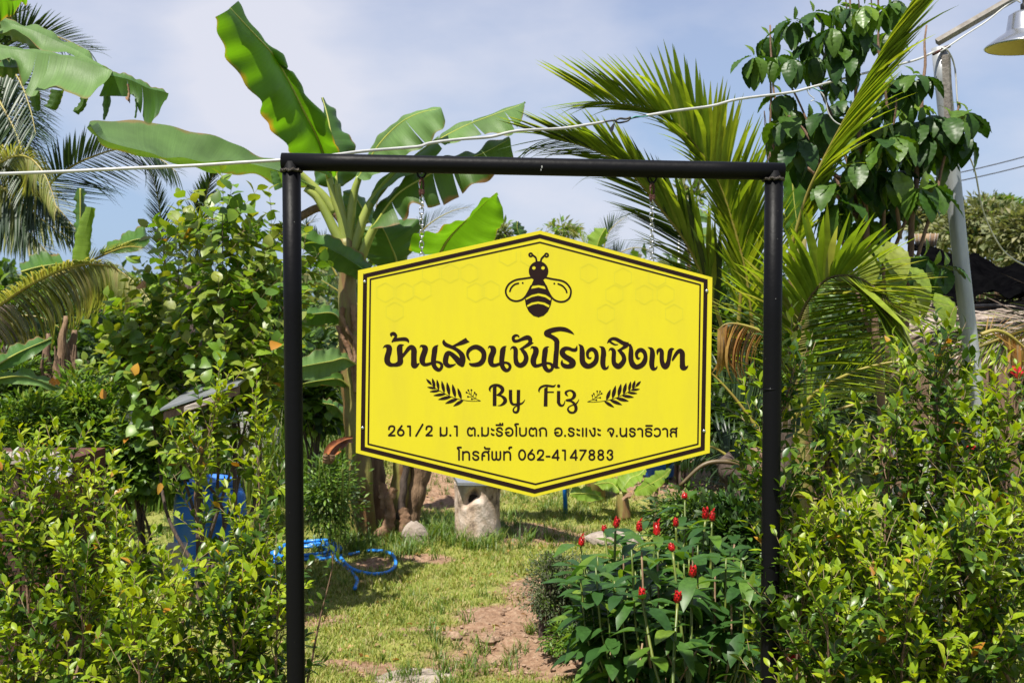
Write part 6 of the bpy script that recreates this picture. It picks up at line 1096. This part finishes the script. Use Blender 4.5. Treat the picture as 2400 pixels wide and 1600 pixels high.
def barrel(px, base_y, label, rad_px, hgt_px):
    c = GP(px, base_y); c[2] = float(hgt(c[0], c[1])); sc = c[1] / FPX; r = rad_px * sc; h = hgt_px * sc; o = empty('plastic_barrel', c, label, 'barrel')
    V, F = lathe([(0, .004), (r * .86, .004), (r * .92, .02), (r, h * .12), (r, h * .28), (r * 1.015, h * .29), (r * 1.015, h * .33), (r, h * .34), (r, h * .62), (r * 1.015, h * .63), (r * 1.015, h * .67), (r, h * .68), (r * .98, h * .82), (r * .9, h * .88), (r * .8, h * .9), (r * .79, h * .96), (0, h * .96)], 40, c); add('body', V, F, M['blue'], o)
    V, F = lathe([(r * .80, h * .9), (r * .845, h * .905), (r * .85, h * .93), (r * .82, h * .94)], 40, c); add('clamp_ring', V, F, M['blue'], o)
    V, F = lathe([(r * .83, h * .95), (r * .84, h * .96), (r * .84, h * 1.0), (r * .78, h * 1.0), (r * .76, h * .97), (0, h * .965)], 40, c); add('lid', V, F, M['blue'], o)
barrel(494, 1342, 'big blue plastic barrel half hidden by the tall thin topped shrub', 83, 236)
barrel(1541, 1140, 'blue plastic barrel standing far back under the right lower edge of the sign', 40, 96)
def hose():
    g = []; c = GP(*R2(300, 775)); P = []
    for i in range(330):
        t = i / 330; a = t * 2 * math.pi * 6.3; k = int(a / 6.283); rx = .20 * (1 - .07 * (k % 4)) + .012 * math.sin(a * .37); ry = .27 * (1 - .09 * ((k * 2) % 5)); x = c[0] + rx * math.cos(a) + .02 * math.sin(k * 2.2); y = c[1] + ry * math.sin(a) + .025 * math.cos(k * 1.7); P.append((x, y, float(hgt(x, y)) + .012 + .009 * (k % 4) + .004 * math.sin(a * 3)))
    tail = [(455, 760), (500, 830), (560, 870), (610, 920), (620, 950), (605, 990)]; P += [(*GP(x, y, .01)[:2], .012) for x, y in [R2(*q) for q in tail]]
    o = empty('garden_hose', (*c[:2], 0), 'coiled bright blue garden hose lying on the grass right behind the left post', 'hose')
    V, F = tube(resample(spline(np.array(P[::3] + P[-6:][1:] if False else P[:330:3] + P[330:]), 3), 700), .0105, 8); add('coil', V, F, M['hose'], o)
    lp = [(440, 745), (510, 800), (570, 870), (640, 895), (720, 902), (800, 890), (845, 868), (856, 845), (835, 812), (790, 795), (730, 787), (680, 783)]; V, F = tube(spline(np.array([(*GP(*R2(*q), .012)[:2], .014 + float(hgt(*GP(*R2(*q), .012)[:2]))) for q in lp]), 8), .0105, 8); add('loose_loop', V, F, M['hose'], o)
    lp = [(636, 792), (560, 795), (500, 800), (440, 812), (390, 825)]; V, F = tube(spline(np.array([(*GP(*R2(*q), .012)[:2], .016 + float(hgt(*GP(*R2(*q), .012)[:2]))) for q in lp]), 8), .0105, 8); add('loose_loop', V, F, M['hose'], o)
    for lp in ([(60, 900), (90, 912), (120, 915)], [(-40, 760), (40, 752), (105, 742)], [(120, 985), (170, 970), (200, 940), (185, 905)]): V, F = tube(spline(np.array([(*GP(*R2(*q), .012)[:2], .016 + float(hgt(*GP(*R2(*q), .012)[:2]))) for q in lp]), 8), .0105, 8); add('loose_loop', V, F, M['hose'], o)
hose()
def rock(name, label, cat, cv, x, y, rx, ry, m, Y=None, seed=1):
    px, py = cv(x, y); c = GP(px, py) if Y is None else W(px, py, Y); c[2] = float(hgt(c[0], c[1])); K, Nn = 22, 12; V = []
    for i in range(Nn + 1):
        for j in range(K):
            th = math.pi * i / Nn; a = 2 * math.pi * j / K; d = np.array([math.sin(th) * math.cos(a), math.sin(th) * math.sin(a), math.cos(th)]); k = 1 + .16 * float(nz(d[0] * 2, d[1] * 2, d[2] * 2, 1.3, seed)) + .07 * float(nz(d[0] * 2, d[1] * 2, d[2] * 2, 4, seed)); V.append(c + d * [rx, rx * .8, ry] * k + [0, 0, ry * .3])
    i = np.arange(Nn)[:, None]; j = np.arange(K)[None]; F = np.stack([i * K + j, (i + 1) * K + j, (i + 1) * K + (j + 1) % K, i * K + (j + 1) % K], -1).reshape(-1, 4); o = add(name, V, F, M[m], at=c); tag(o, label, cat); return o
rock('stone', 'pale angular stone at the foot of the leaning banana stem', 'stone', R2, 972, 735, .085, .10, 'soilrock', seed=3)
rock('stone', 'large whitish stone mound behind the red ginger flowers', 'stone', R3, 690, 630, .18, .065, 'soilrock', seed=5)
rock('stone', 'small white stone in the soil under the ginger canes', 'stone', R3, 655, 1270, .022, .018, 'soilrock', seed=8)
rock('stone', 'flat pale root like stone across the path at the bottom', 'stone', R2, 1000, 1490, .14, .010, 'soilrock', seed=11)
rock('stone', 'low lump of pale earth left of the flat stone at the bottom', 'stone', R2, 800, 1520, .08, .010, 'soilrock', seed=14)
# blue pipe
p = GP(*R3(358, 428)); pp = empty('water_pipe', (p[0], p[1], 0), 'short blue plastic pipe standing in the grass behind the tip of the sign', 'pipe'); V, F = tube(np.array([[p[0], p[1], -.02], [p[0] - .01, p[1], .28], [p[0] - .015, p[1], .52]]), .017, 10); add('pipe', V, F, M['hose'], pp); V, F = tube(np.array([[p[0] + .02, p[1] - .02, .12], [p[0] - .0, p[1] - .02, .45]]), .006, 6); add('tie_string', V, F, M['cable_white'], pp)
stk = empty('wooden_stake', GP(*R3(958, 470)), 'thin wooden stake in the grass right of the small banana plant', 'stake'); stalk(stk, R3, [(968, 250), (960, 380), (955, 475)], 7.8, .012, .014, 'bark', 'stake_pole', 7, .003)
stk = empty('bare_shoot', GP(*R2(310, 1560)), 'thin reddish bare shoot rising beside the foot of the left post', 'plant'); s = Shrub(); stalk(stk, R2, [(305, 1600), (340, 1440), (370, 1280), (400, 1140), (425, 1040), (465, 870), (470, 780)], 3.9, .005, .0018, 'bark', 'stem', 6)
for x, y in ((405, 1120), (420, 1060), (320, 1050), (350, 1090), (310, 980), (370, 1010), (340, 960), (440, 900), (470, 860), (330, 1140), (360, 1420), (390, 1400), (330, 1350), (460, 800), (490, 760), (450, 720)): s.leaf(W(*R2(x, y), 3.9), rng.normal(0, 1, 3) * [1, .5, .4], [0, -.3, 1], .035, 1)
s.build(stk, [M['fic_new'], M['fic_old']], TF, 'fic', [M['twig'], M['twig']], 40)
# upright leafy weed behind the left post (slender stems, opposite leaves)
wd = empty('slender_weed', GP(*R2(470, 740)), 'slender stemmed leafy weeds rising in front of the banana stems above the hose', 'weed'); s = Shrub()
for k in range(16):
    x = rng.uniform(380, 640); y = rng.uniform(170, 420); px, py = R2(x, y); t = W(px, py, 6.6 + rng.normal(0, .1)); b = gz([t[0] + rng.normal(0, .08), 6.6, 0]); P = spline(np.array([b, (b + t) / 2 + rng.normal(0, .03, 3), t]), 8); V, F = tube(P, .003, 5); s.wood.put(V, F, 0)
    for i in range(3, len(P)):
        for sd in (-1, 1): s.leaf(P[i], [sd * rng.uniform(.5, 1), rng.normal(0, .6), .35], [0, -.2, 1], rng.uniform(.02, .04), rng.integers(0, 2))
s.build(wd, [M['bush'], M['rnd']], TSMALL, 'wd', [M['cane'], M['cane']], 200)

# rusty box with plank and plastic at the left margin
rbx = W(0, 1300, 4.5); ro = empty('rusty_stove', (W(-40, 1300, 4.6)[0], 4.75, 0), 'rusty dark sheet metal box under the left hedge with a plank on top', 'metal box')
a = W(-260, 1085, 4.5); b = W(142, 1085, 4.5); zt = a[2]; V, F = box(((a[0] + b[0]) / 2, 4.75, zt / 2), (b[0] - a[0], .5, zt), bev=0); add('box_wall', V, F, M['rust_sheet'], ro, smooth=False)
for q in range(6): V, F = box((a[0] + (q + .5) * (b[0] - a[0]) / 6, 4.497, zt / 2), (.012, .008, zt * .98)); add('rib', V, F, M['rust_sheet'], ro, smooth=False)
c1, c2 = W(-200, 1076, 4.45), W(102, 1076, 4.45); pk_ = add('wooden_plank', *box(((c1[0] + c2[0]) / 2, 4.55, zt + .016), (c2[0] - c1[0], .16, .03), rotm(0, 0.4, 0)), M['wood_grey'], None, smooth=False, at=(c1[0], 4.55, zt)); tag(pk_, 'weathered grey plank lying on the rusty box at the left margin', 'plank')
g = G(); n = 14; P = []
for i in range(n):
    t = i / (n - 1); top = W(*C6(190 + 240 * t, 225 - 70 * t ** 2 + 12 * math.sin(t * 7)), 4.5); 
    for j in range(6): P.append(top + [0.0 + .01 * j, -.02 * j * 1.0 - .01 * math.sin(i), -.014 * j + .006 * math.sin(i * 1.7 + j)])
i = np.arange(n - 1)[:, None]; j = np.arange(5)[None]; F = np.stack([i * 6 + j, i * 6 + j + 1, (i + 1) * 6 + j + 1, (i + 1) * 6 + j], -1).reshape(-1, 4); o = add('plastic_sheet', P, F, M['plastic_clear'], at=P[0]); tag(o, 'crumpled grey plastic sheet sticking out at the right end of the rusty box', 'plastic sheet')
# block under the barrel
V, F = box(W(*C6(1085, 760), 5.9) + [0, 0, -.02], (.10, .12, .11), rotm(0, 0, 12)); o = add('concrete_block', V, F, M['concrete'], smooth=False, at=W(*C6(1085, 790), 5.9)); tag(o, 'small pale concrete block on the grass in front of the barrel', 'block')
# lean-to
lo_ = empty('lean_to', gz(W(500, 1000, 5.2)), 'tilted low tin roof with a brown board edge behind the round leaved shrub', 'lean-to')
def slab(cv, p, q, w, th, Y, Yd, m, name, parent):
    a, b = W(*cv(*p), Y), W(*cv(*q), Y); V = []
    for e in (a, b):
        for dy in (0, Yd):
            for dz in (0, -th): V.append(e + [0, dy, dz + dy * .12])
    F = np.array([(0, 1, 3, 2), (4, 6, 7, 5), (0, 4, 5, 1), (2, 3, 7, 6), (0, 2, 6, 4), (1, 5, 7, 3)]); return add(name, V, F, M[m], parent, smooth=False)
slab(C5, (905, 1225), (1345, 1085), 0, .010, 4.95, .5, 'tin', 'roof_sheet', lo_); slab(C5, (925, 1245), (1345, 1103), 0, .035, 4.97, .04, 'wood_brown', 'fascia_board', lo_); slab(C5, (1040, 1215), (1230, 1150), 0, .022, 4.92, .03, 'wood_grey', 'batten', lo_)
for x, y in ((1325, 1110),): p = W(*C5(x, y), 5.45); V, F = tube(np.array([[p[0], p[1], 0], [p[0], p[1], p[2] - .04]]), .011, 8); add('post', V, F, M['bark_d'], lo_)
# block wall far left
bw = empty('block_wall', gz(W(420, 1000, 8.9)), 'low grey concrete block wall glimpsed behind the round leaved shrub', 'wall'); p0 = W(330, 940, 8.9)
for r_ in range(5):
    for c_ in range(5):
        V, F = box((p0[0] + c_ * .22 + (.11 if r_ % 2 else 0), 8.9 + .004 * math.sin(c_ * 3 + r_), .09 + r_ * .13), (.212, .10, .122)); add('block', V, F, M['concrete'], bw, smooth=False)
V, F = box((p0[0] + .49, 8.91, .34), (1.15, .085, .64)); add('mortar', V, F, M['concrete'], bw, smooth=False)

# ------------------------------------------------------------------ hut on the right: net roof, thatch, posts
hu = empty('thatched_hut', gz(W(2330, 1000, 7.4)), 'open hut at the right with a ragged dry palm thatch and dark inside', 'hut')
def sheet(rows, name, m, parent, nu=40, nv=14, wob=.02, **k):
    A = [resample(np.array([W(x, y, Y) for x, y, Y in r]), nu) for r in rows]; A = np.array(A); t = np.linspace(0, 1, len(rows)); V = []
    for v in np.linspace(0, 1, nv):
        row = np.stack([np.stack([np.interp(v, t, A[:, i, c]) for c in range(3)]) for i in range(nu)]); row[:, 2] += wob * nz(np.arange(nu) * .35, v * 9, 0, 1, 3) + .3 * wob * nz(np.arange(nu) * 1.1, v * 20, 0, 1, 6); row[:, 1] += wob * nz(np.arange(nu) * .5, v * 12, 0, 1, 9); V.append(row)
    V = np.concatenate(V); i = np.arange(nv - 1)[:, None]; j = np.arange(nu - 1)[None]; F = np.stack([i * nu + j, i * nu + j + 1, (i + 1) * nu + j + 1, (i + 1) * nu + j], -1).reshape(-1, 4); return add(name, V, F, M[m], parent, **k)
net = sheet([[(2125, 570, 8.2), (2200, 590, 8.2), (2300, 610, 8.2), (2560, 640, 8.2)], [(2140, 585, 7.6), (2250, 610, 7.6), (2330, 640, 7.6), (2560, 655, 7.6)], [(2180, 640, 7.1), (2260, 660, 7.0), (2360, 668, 7.0), (2560, 672, 7.0)], [(2190, 712, 6.9), (2270, 692, 6.8), (2380, 685, 6.8), (2560, 690, 6.8)]], 'shade_net', 'black_net', None, wob=.05)
tag(net, 'sagging black shade net stretched over the thatched hut behind the lamp pole', 'shade net')
sheet([[(2185, 715, 7.3), (2560, 690, 7.3)], [(2215, 790, 6.7), (2560, 790, 6.7)]], 'roof_base', 'bark_d', hu, wob=.01)
Pn = []; Dn = []; Nn_ = []; Sn = []
for k in range(900):
    x = rng.uniform(2215, 2560); t = rng.random() ** .8; top = 705 - (x - 2215) * .05; y = top + t * 78; Y = 7.2 - .6 * t; Pn.append(W(x, y, Y) + [0, 0, .02 * rng.random()]); d = np.array([-1, -.25 - .3 * rng.random(), -.18 + rng.normal(0, .22)]) if rng.random() < .75 else np.array([rng.normal(0, .4), -.4, -1.0]); Dn.append(d); Nn_.append(np.array([0, -.5, 1]) + rng.normal(0, .3, 3)); Sn.append(rng.uniform(.2, .5) * (.6 if abs(d[2]) > .8 else 1))
A = frames(np.array(Pn), np.array(Dn), np.array(Nn_), np.array(Sn)); foliage(hu, A, [(v * [1.3, 1, 1], f) for v, f in TLET[:2]], np.zeros(len(A), int), [M['thatch']], 'th', 250, name='thatch_strand', rest='thatch')
for x, Y in ((2205, 6.9), (2330, 8.4), (2460, 6.9), (2215, 8.6)): p = W(x, 760, Y); V, F = tube(np.array([[p[0] + .02, p[1], 0], [p[0], p[1], 1.0], [p[0] - .01, p[1], W(x, 760, Y)[2] + .05]]), .035, 10); add('post', V, F, M['bark'], hu)
p = W(2350, 900, 8.9)
for k in range(12): V, F = box((p[0] - .8 + k * .16, 8.95 + .01 * math.sin(k * 2), .75), (.152, .02, 1.55)); add('wall_board', V, F, M['wood_brown'], hu, smooth=False)
bk_ = empty('wicker_basket', W(2170, 577, 8.0), 'small pale bark basket standing on the black net', 'basket'); V, F = lathe([(0, 0), (.065, 0), (.08, .085), (.074, .085), (.06, .01), (0, .01)], 18, W(2170, 577, 8.0)); add('bowl', V, F, M['drycane'], bk_)
for k in range(12): a_ = k * math.pi / 6; c = W(2170, 577, 8.0); V, F = tube(np.array([c + [.066 * math.cos(a_), .066 * math.sin(a_), .0], c + [.082 * math.cos(a_), .082 * math.sin(a_), .088]]), .004, 5); add('rib', V, F, M['wood_grey'], bk_)
tb_ = empty('white_table', gz(W(2200, 1100, 5.7)), 'white topped bench with a thin blue edge behind the tallest right shrub', 'table'); a, b = W(2140, 1028, 5.7), W(2262, 1028, 5.7)
V, F = box(((a[0] + b[0]) / 2, 5.85, a[2]), (b[0] - a[0], .34, .022)); add('top', V, F, M['white_wood'], tb_, smooth=False); V, F = box(((a[0] + b[0]) / 2, 5.677, a[2] - .018), (b[0] - a[0], .012, .012)); add('edge_strip', V, F, M['blue'], tb_, smooth=False)
for dx in (0.02, b[0] - a[0] - .02):
    for dy in (5.71, 5.99): V, F = box((a[0] + dx, dy, a[2] / 2), (.035, .035, a[2] - .024)); add('leg', V, F, M['concrete'], tb_, smooth=False)
a, b = W(*R5(1130, -20), 5.2), W(*R5(1275, 285), 5.0); lb_ = add('leaning_board', *tube(np.array([a, (a + b) / 2, [b[0] + .03, b[1], 0]]), .026, 4), M['concrete'], None, smooth=False, at=a); tag(lb_, 'pale grey board leaning behind the right hedge under the bench', 'board')
ew = add('fallen_log', *tube(spline(np.array([W(*R5(150, 1395), 3.55), W(*R5(300, 1440), 3.6), W(*R5(480, 1500), 3.65), W(*R5(700, 1530), 3.7)]), 6), .032, 10), M['wood_brown'], None, at=W(*R5(300, 1440), 3.6)); tag(ew, 'curved brown piece of wood low behind the foot of the right post', 'log')
# red flowers in the hedge
for (x, y), Y, l_ in ((R4(2150, 690), 4.2, 'crumpled red flower at the right margin beside the pole'), (R4(1815, 1265), 4.0, 'small red flower inside the right hedge left of the pole'), (R5(320, 1395), 3.3, 'red flower low behind the right post near the ground'), (R3(1500, 1240), 4.6, 'dim dark red flower in the shade by the right post')):
    c = W(x, y, Y); f = empty('red_flower', c, l_, 'flower'); Vt, Ft = TROUND[2]
    for k in range(8): a_ = k * 2.4; A = frames(np.array([c]), np.array([[math.cos(a_), -.35 + .1 * k, math.sin(a_)]]), np.array([[0, -1., .1]]) + rng.normal(0, .2, (1, 3)), [.024 + .006 * (k % 3)])[0]; add('petal', (A @ np.c_[Vt, np.ones(len(Vt))].T).T[:, :3], Ft, M['red'], f)
    V, F = tube(np.array([c + [0, .005, 0], c + [.02, .06, -.09]]), .0025, 5); add('stalk', V, F, M['cane'], f)

# ------------------------------------------------------------------ lamp pole, lamp, cables
YLp = 5.3; lp0 = W(2355, 1480, YLp); lp = empty('lamp_pole', (lp0[0], lp0[1], 0), 'leaning grey galvanised lamp pole with a wooden arm reaching out of the top right corner', 'lamp pole')
top = W(2202, 112, YLp); mid_ = W(2256, 650, YLp); low = W(2307, 1096, YLp); foot = low + (low - mid_) / (mid_[2] - low[2]) * (low[2] + .1)
V, F = tube(resample(np.array([top, mid_, low, foot]), 20), .037, 24); add('pole', V, F, M['galv'], lp)
a, b = W(*C4(1165, 290), YLp - .045), W(*C4(1180, 625), YLp - .045); V = []; F = []
V, F = tube(np.array([a + [-.006, 0, 0], b + [-.006, 0, 0]]), .022, 4); add('channel_strip', V, F, M['arm'], lp, smooth=False)
a, b = W(2196, 100, YLp - .02), W(2400, -18, YLp - .05); V, F = tube(np.array([a, (a + b) / 2, b]), .019, 4); add('arm', V, F, M['arm'], lp, smooth=False)
V, F = tube(np.array([W(2186, 128, YLp - .045), W(2226, 108, YLp - .045)]), .007, 8); add('bracket', V, F, M['rust'], lp)
P = spline(np.array([W(x, y, YLp - .055) for x, y in ((2204, 122), (2260, 84), (2310, 52), (2350, 20), (2378, 2), (2392, 6))]), 6); V, F = tube(P, .004, 6); add('lamp_wire', V, F, M['cable_white'], lp)
lc = W(2402, 112, YLp - .05); la = empty('street_lamp_shade', lc, 'round aluminium lamp shade hanging from the arm in the top right corner', 'lamp')
ps = [(.172, 0.0), (.178, .004), (.172, .012), (.12, .05), (.086, .072), (.082, .08), (.072, .15), (.05, .165), (.02, .17)]; V, F = lathe(ps, 48, lc); add('shade', V, F, M['alu'], la)
pi_ = [(.170, 0.001), (.117, .046), (.082, .07), (.068, .145), (0, .15)]; V, F = lathe(pi_, 48, lc); add('shade_lining', V, F, M['alu_in'], la)
V, F = lathe([(0, .165), (.022, .168), (.022, .2), (.014, .205), (.014, .235), (0, .236)], 16, lc); add('socket', V, F, M['tape'], la)
V, F = lathe([(0, .03), (.02, .04), (.034, .07), (.02, .11), (.018, .15)], 16, lc); add('bulb', V, F, M['white_edge'], la)
wc = empty('overhead_cable', W(*C3(640, 690), 3.9), 'sagging white cable running from the left margin behind the beam to the lamp pole', 'cable')
cab = [(-60, 412, 2.9), (0, 408, 3.0), (150, 401, 3.08), (300, 394, 3.12), (450, 389, 3.16), (560, 381, 3.18), (660, 374, 3.2), (760, 366, 3.22), (850, 356, 3.3), (950, 347, 3.4), (985, 344, 3.42), (1010, 335, 3.45), (1080, 327, 3.5), (1150, 320, 3.55), (1212, 308, 3.6), (1316, 301, 3.75), (1380, 292, 3.85), (1415, 285, 3.9)]
V, F = tube(spline(np.array([W(x, y + 1.2 * math.sin(x * .05), Y) for x, y, Y in cab]), 5), .0048, 7); add('cable_run', V, F, M['cable_white'], wc)
cab = [(1515, 271, 4.0), (1585, 259, 4.1), (1668, 249, 4.25), (1730, 233, 4.35), (1850, 218, 4.55), (1892, 207, 4.6), (1968, 188, 4.75), (2057, 165, 4.95), (2146, 141, 5.15), (2190, 122, 5.24)]
V, F = tube(spline(np.array([W(x, y + 1.0 * math.sin(x * .06), Y) for x, y, Y in cab]), 5), .0052, 7); add('cable_run', V, F, M['cable_white'], wc)
j = [(1413, 286), (1438, 283), (1450, 288), (1470, 284), (1481, 277), (1515, 271)]; V, F = tube(spline(np.array([W(x, y, 3.93) for x, y in j]), 6), .0035, 6); add('splice', V, F, M['tape'], wc)
j = [(1440, 284), (1452, 278), (1466, 279), (1478, 275)]; V, F = tube(spline(np.array([W(x, y, 3.92) for x, y in j]), 6), .004, 6); add('splice', V, F, M['tape'], wc)
j = [(1479, 278), (1490, 273), (1505, 274), (1519, 271)]; V, F = tube(spline(np.array([W(x, y, 3.92) for x, y in j]), 6), .002, 6); add('teal_core', V, F, M['teal'], wc)
Pq = np.array([W(x, y, 3.92) for x, y in ((1442, 286), (1436, 291), (1430, 300), (1428, 306), (1434, 312), (1438, 304), (1440, 295))]); add('tape_tail', np.vstack([Pq, Pq + [0, .004, 0]]), [np.array([(0, 1, 6), (1, 2, 5), (1, 5, 6), (2, 3, 5), (3, 4, 5)])], M['tape'], wc, smooth=False)
for pts, Y, r_, nm_ in (([(1901,205),(1915,210),(1932,228),(1943,268),(1968,292),(2012,295),(2036,284),(2044,277)], 4.7, .003, 'hanging_end'), ([(1890,208),(1897,222),(1908,232),(1900,238)], 4.6, .002, 'hanging_end'), ([(1905,206),(1918,212),(1930,214)], 4.6, .002, 'teal_core')):
    V, F = tube(spline(np.array([W(x, y, Y) for x, y in pts]), 6), r_, 6); add(nm_, V, F, M['teal' if 'teal' in nm_ else 'cable_white'], wc)
dc = empty('drop_cable', W(2222, 120, 5.25), 'thin cable sagging from the pole top down to the right margin', 'cable'); V, F = tube(spline(np.array([W(x, y, Y) for x, y, Y in ((2206,112,5.25),(2222,120,5.25),(2238,161,5.3),(2245,250,5.3),(2262,339,5.35),(2285,402,5.4),(2303,491,5.5),(2334,562,5.6),(2370,604,5.7),(2440,640,5.8))]), 6), .0042, 6); add('cable_run', V, F, M['cable_white'], dc)
for k, ((x0, y0), (x1, y1), l_) in enumerate((((2140, 428), (2560, 322), 'upper of two thin power lines crossing the sky behind the lamp pole'), ((2150, 444), (2560, 345), 'lower of two thin power lines crossing the sky behind the lamp pole'))):
    P = [W(x0 + (x1 - x0) * t, y0 + (y1 - y0) * t + 6 * math.sin(math.pi * t), 24) for t in np.linspace(0, 1, 12)]; V, F = tube(np.array(P), .012, 5); o = add('power_line', V, F, M['tape'], None, at=P[0]); tag(o, l_, 'power line', 'power lines far right')
sl = empty('solar_lamp', gz(W(1594, 800, 13)), 'small tilted solar panel lamp on a pole behind the right chain', 'lamp'); c = W(1592, 512, 13); V, F = box(c, (.17, .13, .015), rotm(-18, 14, 0)); add('panel', V, F, M['panel'], sl, smooth=False); V, F = tube(np.array([[c[0], c[1] + .02, 0], [c[0], c[1] + .02, c[2] - .02]]), .02, 8); add('pole', V, F, M['galv'], sl)
